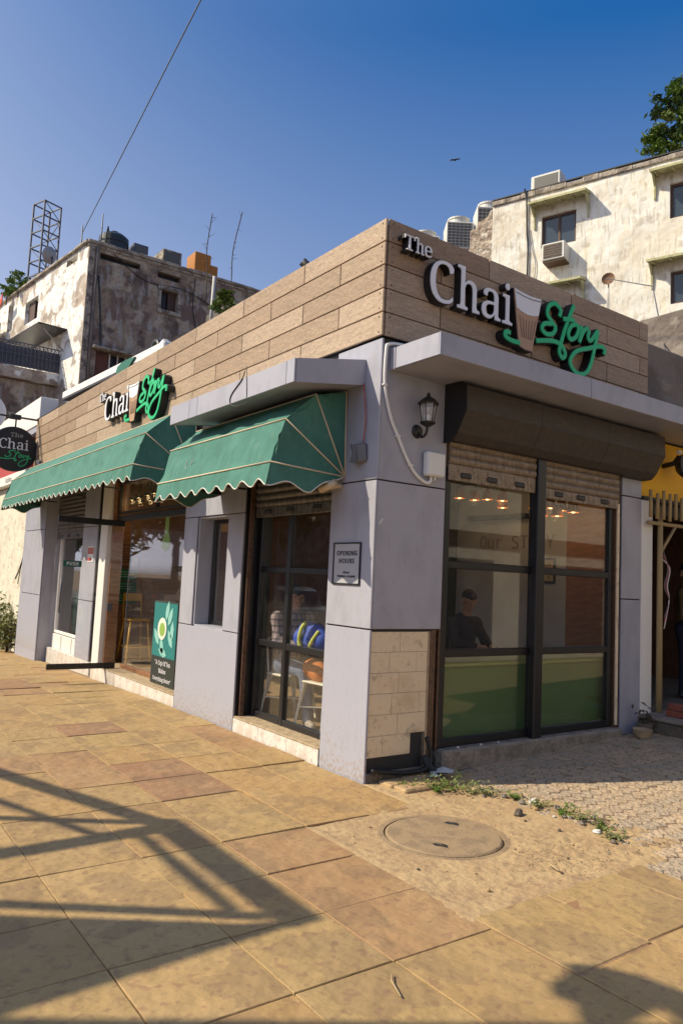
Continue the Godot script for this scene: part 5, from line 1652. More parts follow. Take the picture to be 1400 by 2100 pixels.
# ---------------------------------------------------------------- shops on both sides
func neighbours() -> void:
	# left: white shop
	var n := thing("neighbour_shop", "cream shop front left of the cafe with a white fascia box", "building")
	block(n, "wall", Vector3(-24.0, -0.3, -3.0), Vector3(-11.62, 3.42, -0.06), M.cream_wall, 0.01)
	block(n, "fascia_board", Vector3(-24.0, 3.43, -0.5), Vector3(-11.9, 3.66, 0.09), M.white_paint, 0.01)
	block(n, "fascia_board", Vector3(-24.0, 3.665, -0.5), Vector3(-12.6, 4.45, 0.05), M.red_paint, 0.01)
	block(n, "fascia_box", Vector3(-24.0, 4.60, -0.40), Vector3(-11.69, 5.20, -0.03), M.white_paint, 0.01)
	block(n, "fascia_box", Vector3(-13.5, 4.455, -0.45), Vector3(-11.7, 4.595, -0.05), M.panel_0, 0.01)
	block(n, "roof", Vector3(-24.0, 4.2, -6.0), Vector3(-11.7, 4.4, -0.5), M.cement, 0.0)
	words(n, "lettering", "Fashion", serif, 0.12, Vector3(-13.9, 3.49, 0.091), M.dish_grey, 0.003)
	put(n, "wall_cable", tube(spline([Vector3(-11.75, 2.75, -0.045), Vector3(-11.95, 2.3, -0.045), Vector3(-12.2, 1.7, -0.045), Vector3(-12.7, 1.3, -0.045)], 5), 0.012, 5), M.cable_black)
	put(n, "wall_cable", tube(spline([Vector3(-11.70, 2.72, -0.04), Vector3(-11.85, 2.3, -0.04), Vector3(-12.1, 1.85, -0.04), Vector3(-12.4, 1.2, -0.04)], 5), 0.010, 5), M.cable_black)
	block(n, "switch_plate", Vector3(-11.98, 0.85, -0.059), Vector3(-11.88, 1.15, -0.045), M.grey_plastic, 0.004)
	# roof ledge and green hood behind the parapet
	var lg := thing("light_trough", "long white trough with a dark underside along the cafe roof", "trough", Vector3.ZERO)
	put(lg, "trough", bar(Vector3(-11.6, 5.28, -0.55), Vector3(-6.0, 5.08, -0.55), 0.22, 0.16), M.white_paint)
	put(lg, "underside", bar(Vector3(-11.6, 5.185, -0.55), Vector3(-6.0, 4.985, -0.55), 0.20, 0.02), M.dark_metal)
	for x in [-10.5, -8.5, -6.6]:
		put(lg, "post", bar(Vector3(x, 3.5, -0.55), Vector3(x, 5.05, -0.55), 0.05, 0.05), M.dark_metal)
	var hood := PackedVector2Array([Vector2(-0.46, 0.0), Vector2(-0.40, 0.07), Vector2(-0.2, 0.11), Vector2(0.2, 0.10), Vector2(0.45, 0.07), Vector2(0.2, -0.04), Vector2(-0.2, -0.09), Vector2(-0.42, -0.09)])
	var gh := put(self, "green_hood", prism(hood, -0.15, 0.04), M.menu_green, Vector3(-7.62, 5.08, -0.45))
	tag(gh, "dark green curved hood resting on the white roof trough", "hood")
	var dd := thing("roof_fan", "black and white fitting beside the end of the white roof trough", "fan", Vector3(-6.72, 5.20, -0.6))
	put(dd, "ring", tube(spline([Vector3(-0.14, 0, 0), Vector3(-0.05, 0.14, 0), Vector3(0.1, 0.10, 0), Vector3(0.14, -0.05, 0)], 5), 0.045, 7), M.sign_black)
	put(dd, "cover", bev(Vector3(0.24, 0.09, 0.12), 0.02), M.white_plastic, Vector3(0.30, 0.02, 0), Vector3(0, 0, 0.25))
	put(dd, "stem", bar(Vector3(0, -1.8, 0), Vector3(0, 0, 0), 0.04, 0.04), M.dark_metal)
	# right: yellow shop
	var y := thing("neighbour_shop", "dim yellow shop right of the cafe with a raised step and dark doorway", "building")
	block(y, "pillar", Vector3(-0.35, 0.28, -4.0), Vector3(0.0, 2.66, -3.785), M.white_paint, 0.01)
	block(y, "fascia", Vector3(-0.30, 2.70, -6.8), Vector3(-0.02, 3.36, -3.786), M.yellow_wall, 0.0)
	block(y, "fascia_rail", Vector3(-0.019, 2.66, -6.8), Vector3(0.01, 2.70, -3.79), M.sign_black, 0.0)
	block(y, "fascia_rail", Vector3(-0.25, 2.52, -6.8), Vector3(-0.05, 2.655, -4.005), M.dark_metal, 0.0)
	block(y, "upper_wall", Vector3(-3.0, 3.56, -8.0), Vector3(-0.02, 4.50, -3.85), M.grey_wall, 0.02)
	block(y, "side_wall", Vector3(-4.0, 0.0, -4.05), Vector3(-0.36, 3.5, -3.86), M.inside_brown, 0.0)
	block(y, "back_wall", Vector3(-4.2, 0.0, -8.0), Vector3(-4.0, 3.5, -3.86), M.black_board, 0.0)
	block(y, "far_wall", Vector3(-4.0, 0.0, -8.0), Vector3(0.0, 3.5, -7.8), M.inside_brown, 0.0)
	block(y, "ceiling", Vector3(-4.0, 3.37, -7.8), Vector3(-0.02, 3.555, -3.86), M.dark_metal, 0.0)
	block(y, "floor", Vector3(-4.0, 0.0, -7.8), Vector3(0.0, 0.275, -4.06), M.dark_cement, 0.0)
	block(y, "step", Vector3(0.001, 0.0, -7.8), Vector3(0.64, 0.262, -3.76), M.dark_cement, 0.02)
	block(y, "step_slab", Vector3(-0.02, 0.263, -7.8), Vector3(0.67, 0.305, -3.735), M.cement, 0.012)
	var bm := thing("bamboo_trellis", "rough bamboo pole frame with a row of short canes at the yellow shop", "trellis", Vector3.ZERO)
	put(bm, "pole", tube([Vector3(0.05, 0.3, -4.06), Vector3(0.05, 2.60, -4.06)], [0.035, 0.03], 8), M.bamboo)
	put(bm, "pole", tube([Vector3(0.06, 2.40, -3.80), Vector3(0.06, 2.42, -6.5)], 0.022, 7), M.bamboo)
	put(bm, "pole", tube([Vector3(0.06, 2.10, -4.08), Vector3(0.06, 2.39, -4.35)], 0.018, 7), M.bamboo)
	for k in 14:
		var z := -3.80 - k * 0.125
		var lean := rng.randf_range(-0.015, 0.02)
		put(bm, "cane", tube([Vector3(0.095, 2.44 + rng.randf_range(-0.02, 0.03), z), Vector3(0.095 + lean, 2.76 + rng.randf_range(-0.03, 0.05), z + lean)], [0.022, 0.018], 7), M.bamboo)
	for k in 3:
		put(bm, "loose_wire", tube(spline([Vector3(0.07, 2.1 - k * 0.05, -4.09), Vector3(0.08, 1.9, -4.17 - k * 0.02), Vector3(0.08, 1.7, -4.10 - k * 0.03), Vector3(0.08, 1.55, -4.2), Vector3(0.07, 1.35 - k * 0.06, -4.12)], 5), 0.006, 5), [M.grey_plastic, M.red_paint, M.white_plastic][k])
	var lampb := thing("floodlight", "round black floodlight under the front canopy against the yellow fascia", "floodlight", Vector3(0.10, 3.07, -4.27))
	put(lampb, "bracket", tube([Vector3(-0.12, 0.02, 0.05), Vector3(0.02, 0.04, 0.05), Vector3(0.05, 0.12, 0.0)], 0.03, 7), M.sign_black)
	put(lampb, "body", lathe([Vector2(0.0001, 0.06), Vector2(0.09, 0.05), Vector2(0.135, 0.0), Vector2(0.14, -0.05), Vector2(0.12, -0.05), Vector2(0.11, -0.02), Vector2(0.0001, -0.01)], 20), M.sign_black, Vector3(0.10, 0.0, 0.0), Vector3(0, 0, PI / 2 + 0.1))
	put(lampb, "fixing", bev(Vector3(0.05, 0.05, 0.05), 0.01), M.white_plastic, Vector3(0.06, 0.17, 0.02))
	for k in 3:
		var q: Array = [[0.33, 0.306, -3.98, 0.03], [0.35, 0.376, -3.985, -0.04], [0.59, 0.306, -4.0, 0.06]][k]
		var br := put(self, "loose_brick", bev(Vector3(0.24, 0.068, 0.115), 0.006), M.brick_red, Vector3(q[0], q[1] + 0.034, q[2]), Vector3(0, q[3], 0))
		tag(br, ["red brick lying lowest at the front of the yellow shop step", "red brick stacked on top of another on the shop step", "red brick lying to the right of the stacked pair on the shop step"][k], "brick", "loose red bricks")
	var st := begin()
	add_lathe(st, [Vector2(0.0001, 0.0), Vector2(0.07, 0.0), Vector2(0.105, 0.08), Vector2(0.098, 0.08), Vector2(0.065, 0.012), Vector2(0.0001, 0.012)], 16)
	var bw := put(self, "clay_bowl", fin(st), M.sill_stone, Vector3(0.24, gy(0.24, -3.45) + 0.01, -3.45))
	tag(bw, "small clay bowl on the ground at the end of the front sill", "bowl")
	var pt := thing("dry_plant", "withered pot plant against the shop step", "plant", Vector3(0.16, gy(0.2, -3.6), -3.62))
	put(pt, "pot", lathe([Vector2(0.0001, 0.0), Vector2(0.06, 0.0), Vector2(0.08, 0.12), Vector2(0.07, 0.12), Vector2(0.0001, 0.10)], 12), M.dark_cement)
	put(pt, "foliage", leaves(34, Vector3(0.10, 0.10, 0.10), 0.035, 31), M.bark, Vector3(0, 0.2, 0))
	person("person in a brown top and jeans standing in the dark doorway of the yellow shop", Vector3(-0.63, 1.16, -5.81), {
		"chest": Vector3(-0.63, 1.56, -5.82), "neck": Vector3(-0.63, 1.76, -5.82), "head": Vector3(-0.62, 1.90, -5.81), "look": Vector3(0.9, -0.2, 0.5),
		"sho": Vector3.ZERO, "elb": [Vector3(-0.53, 1.34, -5.58), Vector3(-0.60, 1.34, -6.06)], "wri": [Vector3(-0.37, 1.22, -5.64), Vector3(-0.40, 1.22, -5.98)],
		"knee": [Vector3(-0.60, 0.74, -5.73), Vector3(-0.62, 0.74, -5.91)], "foot": [Vector3(-0.62, 0.345, -5.72), Vector3(-0.65, 0.345, -5.92)], "side": Vector3(0.06, 0, 0.17)}, M.brown_cloth, M.dark_denim, M.shoe)
	# shrub at the far left
	for k in 2:
		var sh := thing("shrub", ["bushy dry shrub at the foot of the cream wall, against the last grey column", "taller dry shrub at the left edge of the photo by the cream wall"][k], "shrub", Vector3([-12.15, -12.9][k], -0.22, [0.12, 0.15][k]))
		put(sh, "foliage", leaves(420, Vector3(0.30, [0.42, 0.6][k], 0.22), 0.07, 41 + k), M.leaf_dry, Vector3(0, [0.40, 0.55][k], 0))
		put(sh, "stem", tube([Vector3.ZERO, Vector3(0.03, 0.5, 0)], [0.03, 0.012], 6), M.bark)


# ---------------------------------------------------------------- foliage
# many small bent leaves in an ellipsoid, gathered in clumps
func leaves(count: int, half: Vector3, size: float, seed_: int, clumps := 0) -> ArrayMesh:
	var r := RandomNumberGenerator.new()
	r.seed = seed_
	var st := begin()
	var centres := []
	for i in clumps:
		var d := Vector3(r.randf_range(-1, 1), r.randf_range(-1, 1), r.randf_range(-1, 1))
		centres.append(d.normalized() * pow(r.randf(), 0.4) * half)
	for i in count:
		var p := Vector3(r.randfn(), r.randfn(), r.randfn()) * 0.45 * half
		if clumps:
			p = centres[r.randi() % clumps] + Vector3(r.randfn(), r.randfn() * 0.7, r.randfn()) * half.length() * 0.11
		var b := Basis.from_euler(Vector3(r.randf_range(-1.0, 1.0), r.randf() * TAU, r.randf_range(-0.8, 0.8)))
		var s := size * r.randf_range(0.6, 1.3)
		var a := p - b.z * s
		var c := p + b.z * s
		var m := p + b.y * s * 0.18
		quad(st, a, m + b.x * s * 0.42, c, m - b.x * s * 0.42, b.y)
	return fin(st)


# ---------------------------------------------------------------- buildings behind
func window_set(w: Node3D, x0: float, y0: float, x1: float, y1: float, depth: float, cols: int) -> void:
	block(w, "backing", Vector3(x0, y0, -depth - 0.03), Vector3(x1, y1, -depth), M.window_dark, 0.0)
	var fw := 0.07
	for k in cols + 1:
		var x := lerpf(x0 + fw / 2, x1 - fw / 2, float(k) / cols)
		block(w, "frame", Vector3(x - fw / 2, y0, -depth + 0.03), Vector3(x + fw / 2, y1, -depth + 0.09), M.window_wood, 0.004)
	block(w, "frame", Vector3(x0 + fw, y1 - fw, -depth + 0.034), Vector3(x1 - fw, y1, -depth + 0.086), M.window_wood, 0.004)
	block(w, "frame", Vector3(x0 + fw, y0, -depth + 0.034), Vector3(x1 - fw, y0 + fw, -depth + 0.086), M.window_wood, 0.004)
	for k in cols:
		var a := lerpf(x0 + fw / 2, x1 - fw / 2, float(k) / cols)
		var b := lerpf(x0 + fw / 2, x1 - fw / 2, float(k + 1) / cols)
		block(w, "pane", Vector3(a + 0.03, y0 + fw, -depth + 0.05), Vector3(b - 0.03, y1 - fw, -depth + 0.056), M.far_pane, 0.0)


func sunshade(f: Node3D, x0: float, x1: float, y: float, out: float) -> void:
	var c := part(f, "sunshade")
	put(c, "slab", prism(PackedVector2Array([Vector2(0.0, 0.10), Vector2(out, -0.05), Vector2(out, -0.12), Vector2(0.0, 0.0)]), 0.0, x1 - x0, Transform3D(Basis(Vector3(0, 0, 1), Vector3(0, 1, 0), Vector3(1, 0, 0)), Vector3(x0, y, 0.001))), M.chajja)
	for k in 5:
		var x := lerpf(x0 + 0.12, x1 - 0.12, k / 4.0)
		put(c, "rib", prism(PackedVector2Array([Vector2(0.02, -0.01), Vector2(out - 0.05, -0.115), Vector2(out - 0.05, -0.15), Vector2(0.02, -0.06)]), 0.0, 0.05, Transform3D(Basis(Vector3(0, 0, 1), Vector3(0, 1, 0), Vector3(1, 0, 0)), Vector3(x, y, 0))), M.chajja)
	for x in [x0 + 0.03, x1 - 0.09]:
		put(c, "side_fin", prism(PackedVector2Array([Vector2(0.0, 0.0), Vector2(out * 0.7, -0.10), Vector2(0.08, -0.35), Vector2(0.05, -0.75), Vector2(0.0, -0.75)]), 0.0, 0.05, Transform3D(Basis(Vector3(0, 0, 1), Vector3(0, 1, 0), Vector3(1, 0, 0)), Vector3(x, y, 0.001))), M.chajja)


func far_buildings() -> void:
	# ---- pale block on the right
	var b := thing("apartment_block", "weathered cream apartment block with sunshades, behind the cafe on the right", "building", Vector3(-12.026, 0, -13.899), 0.3366)
	var holes := [[1.70, 12.46, 2.81, 13.52], [5.54, 12.5, 6.75, 13.56], [5.57, 9.93, 6.75, 10.9], [1.75, 9.7, 2.85, 10.75], [9.3, 12.5, 10.5, 13.56], [9.3, 9.93, 10.5, 10.9]]
	put(b, "wall", wall_mesh(14.0, 0.0, 14.30, holes, 0.22), M.plaster_cream)
	for i in holes.size():
		var h: Array = holes[i]
		var w := part(b, "window")
		window_set(w, h[0], h[1], h[2], h[3], 0.17, 2)
	sunshade(b, 1.42, 3.25, 13.88, 0.55)
	sunshade(b, 5.08, 7.2, 13.92, 0.55)
	sunshade(b, 5.02, 7.2, 11.22, 0.55)
	sunshade(b, 1.45, 3.15, 11.12, 0.55)
	sunshade(b, 8.9, 10.9, 13.92, 0.55)
	var st := begin()
	var r := RandomNumberGenerator.new()
	r.seed = 3
	for k in 28:
		var x0 := k * 0.5
		var h := r.randf_range(0.14, 0.20)
		add_block(st, Vector3(x0 - 0.004, 14.28, -0.28), Vector3(x0 + 0.504, 14.28 + h, 0.05 + r.randf() * 0.02), 0.02)
	put(b, "coping", fin(st), M.cornice)
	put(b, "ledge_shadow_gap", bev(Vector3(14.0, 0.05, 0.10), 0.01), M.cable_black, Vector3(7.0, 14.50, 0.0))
	block(b, "body", Vector3(0.0, 0.0, -8.0), Vector3(14.0, 14.2, -0.3), M.plaster_rough, 0.0)
	# rough lower wall that steps down to the left
	var pl := PackedVector2Array([Vector2(0.0, 0.0), Vector2(0.0, 14.25), Vector2(-0.12, 14.2), Vector2(-0.2, 14.02), Vector2(-0.55, 13.92), Vector2(-0.62, 13.72), Vector2(-0.9, 13.66), Vector2(-1.0, 13.45), Vector2(-1.35, 13.38), Vector2(-1.5, 13.2), Vector2(-1.9, 13.12), Vector2(-2.4, 12.95), Vector2(-3.4, 12.7), Vector2(-7.0, 12.5), Vector2(-7.0, 0.0)])
	put(b, "lower_wall", prism(pl, -0.35, -0.04), M.plaster_rough)
	put(b, "down_cable", tube(spline([Vector3(1.17, 14.45, 0.1), Vector3(1.14, 14.55, 0.12), Vector3(1.20, 14.2, 0.06), Vector3(1.23, 13.2, 0.05), Vector3(1.28, 12.5, 0.05), Vector3(1.27, 11.4, 0.05)], 6), 0.028, 6), M.cable_black)
	put(b, "down_cable", tube(spline([Vector3(1.30, 13.2, 0.04), Vector3(1.42, 12.5, 0.04), Vector3(1.55, 11.9, 0.04), Vector3(1.45, 11.2, 0.04)], 5), 0.012, 5), M.wire_grey)
	var xf := b.transform
	var ac := thing("window_air_conditioner", "boxy window air conditioner hung below the left window of the cream block", "air conditioner", xf * Vector3(2.27, 12.07, 0.0), 0.3366)
	block(ac, "casing", Vector3(-0.36, -0.27, 0.0), Vector3(0.36, 0.27, 0.50), M.unit_white, 0.02)
	block(ac, "grille", Vector3(-0.31, -0.22, 0.501), Vector3(0.27, 0.22, 0.512), M.rusty, 0.004)
	for k in 5:
		block(ac, "louvre", Vector3(-0.28, -0.17 + k * 0.08, 0.513), Vector3(0.28, -0.155 + k * 0.08, 0.522), M.brown_frame, 0.002)
	block(ac, "bracket", Vector3(-0.34, -0.32, 0.0), Vector3(0.34, -0.275, 0.46), M.window_wood, 0.0)
	# roof air conditioners
	for k in 3:
		var q: Array = [[Vector3(-13.36, 13.45, -13.62), "left one of the two grey cooling units with a fan drum on the stepped wall", 1.0], [Vector3(-12.66, 13.85, -14.35), "right-hand taller grey cooling unit with a fan drum on the stepped wall", 1.2], [Vector3(-14.25, 13.05, -12.9), "cooling unit whose round top just shows above the plank parapet", 1.0]][k]
		var u := thing("cooling_unit", q[1], "cooling unit", q[0], 0.95, "roof cooling units")
		var hh: float = q[2]
		block(u, "casing", Vector3(-0.46, -0.4, -0.40), Vector3(0.46, 0.55 * hh, 0.40), M.unit_white, 0.02)
		for f in [Vector3(0, 0, 0), Vector3(0, PI / 2, 0)]:
			var gp := part(u, "grille")
			gp.rotation = f
			var dz := 0.40 if f.y == 0.0 else 0.46
			var wx := 0.42 if f.y == 0.0 else 0.36
			block(gp, "backing", Vector3(-wx, -0.35, dz + 0.001), Vector3(wx, 0.5 * hh, dz + 0.006), M.unit_grille, 0.0)
			st = begin()
			for i in 8:
				add_block(st, Vector3(-wx, -0.33 + i * 0.105 * hh, dz + 0.007), Vector3(wx, -0.315 + i * 0.105 * hh, dz + 0.016))
			for i in 7:
				add_block(st, Vector3(-wx + i * wx / 3.1, -0.35, dz + 0.0065), Vector3(-wx + i * wx / 3.1 + 0.012, 0.5 * hh, dz + 0.0145))
			put(gp, "bars", fin(st), M.dish_grey).set_meta("kind", "stuff")
		put(u, "fan_drum", lathe([Vector2(0.36, 0.55 * hh), Vector2(0.36, 0.55 * hh + 0.16), Vector2(0.39, 0.55 * hh + 0.17), Vector2(0.39, 0.55 * hh + 0.22), Vector2(0.30, 0.55 * hh + 0.25), Vector2(0.0001, 0.55 * hh + 0.25)], 24), M.unit_white)
		block(u, "stand", Vector3(-0.44, -2.0, -0.38), Vector3(0.44, -0.41, 0.38), M.plaster_rough, 0.0)
	var ru := thing("roof_unit", "open white box unit on the roof edge of the cream block", "air conditioner", xf * Vector3(1.55, 14.62, -0.9), 0.3366)
	block(ru, "casing", Vector3(-0.5, 0.0, -0.3), Vector3(0.5, 0.75, 0.25), M.unit_white, 0.03)
	block(ru, "grille", Vector3(-0.38, 0.08, 0.251), Vector3(0.42, 0.67, 0.262), M.unit_grille, 0.004)
	var ds := thing("satellite_dish", "small brown dish on a tripod in front of the cream block", "satellite dish", Vector3(-7.75, 10.55, -14.2), 0.4)
	put(ds, "dish", lathe([Vector2(0.0001, -0.05), Vector2(0.10, -0.035), Vector2(0.18, 0.02), Vector2(0.185, 0.03), Vector2(0.10, -0.02), Vector2(0.0001, -0.035)], 18), M.dish_brown, Vector3.ZERO, Vector3(PI / 2 - 0.1, 0, 0))
	put(ds, "feed", tube([Vector3(0, 0, 0.02), Vector3(0, -0.02, 0.14)], 0.012, 5), M.sign_black)
	for k in 3:
		put(ds, "leg", tube([Vector3(0, -0.05, -0.04), Vector3([-0.12, 0.10, 0.02][k], -3.4, [0.05, 0.05, -0.12][k])], 0.016, 5), M.dish_grey)
	var gw := put(self, "guy_wire", tube([Vector3(-7.70, 10.5, -14.0), Vector3(-5.0, 8.9, -12.0), Vector3(-1.5, 4.6, -7.0)], 0.014, 5), M.wire_grey)
	tag(gw, "thin guy wire running down from the brown dish to the grey wall", "wire")
	var rl := thing("rear_house", "grey low house behind the yellow shop", "building")
	block(rl, "wall", Vector3(-9.0, 0.0, -13.0), Vector3(-1.5, 6.9, -9.0), M.grey_wall, 0.02)
	# ---- old block on the left
	b = thing("old_building", "old three storey building with peeling brown and white plaster behind the cafe on the left", "building", Vector3(-22.925, 0, -3.874))
	var east := part(b, "shaded_wall")
	east.rotation.y = PI / 2
	var eh := [[0.42, 13.28, 2.0, 13.52], [2.71, 13.2, 3.67, 13.45], [2.9, 11.95, 3.6, 12.76], [0.55, 8.55, 2.05, 9.75], [5.6, 12.0, 6.3, 12.8]]
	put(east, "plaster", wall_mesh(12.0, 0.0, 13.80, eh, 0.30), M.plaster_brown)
	for i in eh.size():
		var h: Array = eh[i]
		put(east, "opening_back", bev(Vector3(h[2] - h[0], h[3] - h[1], 0.02), 0.0), M.window_dark, Vector3((h[0] + h[2]) / 2, (h[1] + h[3]) / 2, -0.28))
	put(east, "window_surround", wall_mesh(1.0, 11.80, 12.92, [[0.13, 11.95, 0.83, 12.76]], 0.07), M.cornice, Vector3(2.77, 0, 0.06))
	block(east, "casement", Vector3(3.25, 11.97, -0.20), Vector3(3.58, 12.74, -0.16), M.window_wood, 0.0)
	block(east, "shutter_leaf", Vector3(0.57, 8.57, -0.16), Vector3(1.05, 9.74, -0.11), M.blind_red, 0.01)
	for k in 3:
		block(east, "window_bar", Vector3(1.08 + k * 0.31, 8.57, -0.15), Vector3(1.13 + k * 0.31, 9.74, -0.10), M.cream_wall, 0.0)
	block(east, "window_bar", Vector3(1.135, 9.2, -0.145), Vector3(1.385, 9.25, -0.105), M.cream_wall, 0.0)
	block(east, "window_bar", Vector3(1.445, 9.2, -0.145), Vector3(1.69, 9.25, -0.105), M.cream_wall, 0.0)
	block(east, "window_shade", Vector3(0.35, 9.78, 0.001), Vector3(2.2, 9.88, 0.28), M.cornice, 0.02)
	st = begin()
	for k in 12:
		add_block(st, Vector3(k * 1.0 - 0.05, 13.78, -0.3), Vector3(k * 1.0 + 0.953, 13.90 + r.randf_range(-0.015, 0.02), 0.10 + r.randf() * 0.02), 0.02)
	add_block(st, Vector3(-0.04, 13.66, -0.3), Vector3(11.95, 13.779, 0.05), 0.02)
	put(east, "cornice", fin(st), M.cornice)
	put(east, "down_pipe", tube([Vector3(0.30, 13.7, 0.06), Vector3(0.30, 7.0, 0.06)], 0.05, 7), M.grey_wall)
	put(east, "down_pipe", tube(spline([Vector3(0.42, 12.6, 0.04), Vector3(0.60, 11.0, 0.04), Vector3(0.72, 9.6, 0.04)], 4), 0.03, 6), M.dark_metal)
	put(east, "wall_cable", tube(spline([Vector3(0.9, 13.6, 0.05), Vector3(2.2, 12.9, 0.05), Vector3(3.9, 12.95, 0.05), Vector3(6.0, 12.4, 0.05), Vector3(8.5, 12.7, 0.05)], 6), 0.014, 5), M.cable_black)
	put(east, "wall_cable", tube(spline([Vector3(4.3, 13.6, 0.05), Vector3(4.25, 12.4, 0.05), Vector3(4.45, 11.2, 0.05), Vector3(4.3, 10.0, 0.05)], 6), 0.016, 5), M.cable_black)
	for k in 3:
		block(east, "window_grille", Vector3(2.93 + k * 0.10, 11.97, -0.12), Vector3(2.945 + k * 0.10, 12.74, -0.105), M.window_wood, 0.0)
	block(east, "corner_band", Vector3(0.0, 0.0, 0.001), Vector3(0.22, 13.65, 0.04), M.cornice, 0.01)
	var south := part(b, "sunlit_wall")
	var ln := 10.4
	var ang := atan2(0.1123, 0.99367)
	south.rotation.y = ang
	south.position = Vector3(-0.99367 * ln, 0, 0.1123 * ln) + Vector3(0, 0, -0.004)
	var sh := []
	for h in [[1.07, 13.40, 2.12, 13.66], [4.98, 12.05, 6.5, 13.05], [8.1, 12.2, 8.8, 13.5]]:
		sh.append([ln - h[2], h[1], ln - h[0], h[3]])
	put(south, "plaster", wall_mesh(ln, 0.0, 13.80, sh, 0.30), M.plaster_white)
	for h in sh:
		put(south, "opening_back", bev(Vector3(h[2] - h[0], h[3] - h[1], 0.02), 0.0), M.window_dark, Vector3((h[0] + h[2]) / 2, (h[1] + h[3]) / 2, -0.28))
	block(south, "casement", Vector3(ln - 6.45, 12.08, -0.2), Vector3(ln - 5.75, 13.02, -0.15), M.window_wood, 0.0)
	st = begin()
	for k in 10:
		add_block(st, Vector3(k * 1.04, 13.78, -0.3), Vector3(k * 1.04 + 1.043, 13.90 + r.randf_range(-0.015, 0.02), 0.12 + r.randf() * 0.02), 0.02)
	put(south, "cornice", fin(st), M.cornice)
	put(south, "awning_sheet", bar(Vector3(ln - 1.5, 10.75, 0.0), Vector3(ln - 5.2, 10.75, 0.0), 1.1, 0.05), M.window_dark, Vector3(0, 0, 0.55))
	put(south, "awning_strut", bar(Vector3(ln - 1.6, 9.9, 0.05), Vector3(ln - 1.6, 10.75, 1.05), 0.05, 0.05), M.cornice)
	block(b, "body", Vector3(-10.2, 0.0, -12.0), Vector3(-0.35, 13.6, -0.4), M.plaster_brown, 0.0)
	var bal := part(b, "balcony")
	block(bal, "balcony_slab", Vector3(-9.0, 8.62, 0.10), Vector3(-1.95, 9.06, 4.2), M.plaster_white, 0.02)
	block(bal, "base_wall", Vector3(-9.0, 0.0, 0.12), Vector3(-2.2, 8.60, 3.9), M.plaster_brown, 0.02)
	for gr in [[Vector3(-1.98, 9.07, 0.15), Vector3(-1.98, 9.07, 4.15)], [Vector3(-8.9, 9.07, 4.15), Vector3(-1.99, 9.07, 4.15)]]:
		var g0: Vector3 = gr[0]
		var g1: Vector3 = gr[1]
		var cnt := int((g1 - g0).length() / 0.14)
		st = begin()
		for k in cnt + 1:
			var p := g0.lerp(g1, float(k) / cnt)
			add_bar(st, p, p + Vector3(0, 0.92, 0), 0.03, 0.03)
			if k < cnt:
				var p2 := g0.lerp(g1, float(k + 1) / cnt)
				for q in 4:
					add_bar(st, p + Vector3(0, 0.08 + q * 0.22, 0), p2 + Vector3(0, 0.30 + q * 0.22 - (0.06 if q == 3 else 0.0), 0), 0.018, 0.018)
		for y in [0.04, 0.48, 0.93]:
			add_bar(st, g0 + Vector3(0, y, 0), g1 + Vector3(0, y, 0), 0.04, 0.04)
		put(bal, "grille", fin(st), M.steel).set_meta("kind", "stuff")
	put(bal, "mesh_screen", bar(Vector3(-2.05, 9.5, 0.2), Vector3(-2.05, 9.5, 4.1), 0.02, 0.75), M.steel)
	var nb := thing("rear_block", "tan house wall at the left edge of the photo behind the balcony", "building")
	block(nb, "wall", Vector3(-45.0, 0.0, -2.6), Vector3(-31.5, 12.6, 3.5), M.cream_wall, 0.02)
	# ---- on its roof
	var t := thing("water_tank", "black plastic water tank on the corner of the old building", "water tank", Vector3(-24.0, 13.9, -5.1))
	put(t, "tank", lathe([Vector2(0.0001, 0.0), Vector2(0.56, 0.0), Vector2(0.58, 0.2), Vector2(0.555, 0.22), Vector2(0.58, 0.25), Vector2(0.58, 0.5), Vector2(0.555, 0.52), Vector2(0.58, 0.55), Vector2(0.57, 0.78), Vector2(0.40, 0.92), Vector2(0.16, 0.97), Vector2(0.16, 1.06), Vector2(0.0001, 1.08)], 24), M.tank_black)
	put(t, "inlet_pipe", tube([Vector3(0.2, 0.9, 0.3), Vector3(0.45, 1.0, 0.4), Vector3(0.6, 0.6, 0.5), Vector3(0.6, -0.2, 0.5)], 0.03, 6), M.cable_black)
	for k in 3:
		var q: Array = [[Vector3(-24.1, 13.9, -6.1), Vector3(0.9, 0.75, 0.6), "dark metal box right behind the black water tank"], [Vector3(-24.0, 13.85, -7.35), Vector3(1.1, 0.85, 0.8), "grey cooler box with a pale side in the middle of the old roof"], [Vector3(-23.4, 13.85, -12.8), Vector3(0.9, 0.7, 1.0), "dark roof box at the right end of the old roof"]][k]
		var u := thing("roof_cooler", q[2], "cooler box", q[0])
		var s: Vector3 = q[1]
		block(u, "casing", Vector3(-s.x / 2, 0, -s.z / 2), Vector3(s.x / 2, s.y, s.z / 2), [M.steel, M.cornice, M.steel][k], 0.02)
		block(u, "grille", Vector3(s.x / 2 + 0.001, 0.1, -s.z / 2 + 0.08), Vector3(s.x / 2 + 0.012, s.y - 0.08, s.z / 2 - 0.08), M.unit_grille, 0.0)
		block(u, "louvre", Vector3(s.x / 2 + 0.013, 0.3, -s.z / 2 + 0.08), Vector3(s.x / 2 + 0.02, 0.33, s.z / 2 - 0.08), M.cornice, 0.0)
	var ob := thing("rusty_box", "rust orange box standing on the old roof", "box", Vector3(-23.75, 13.85, -8.65))
	block(ob, "casing", Vector3(-0.45, 0, -0.36), Vector3(0.40, 1.1, 0.36), M.orange_box, 0.02)
	block(ob, "lower_part", Vector3(-0.4, 0, -0.72), Vector3(0.35, 0.72, -0.365), M.orange_box, 0.02)
	var mast := thing("lattice_mast", "dark square lattice mast on the roof at the left", "mast", Vector3(-30.3, 13.6, -3.9), 0.35)
	var mw := 0.42
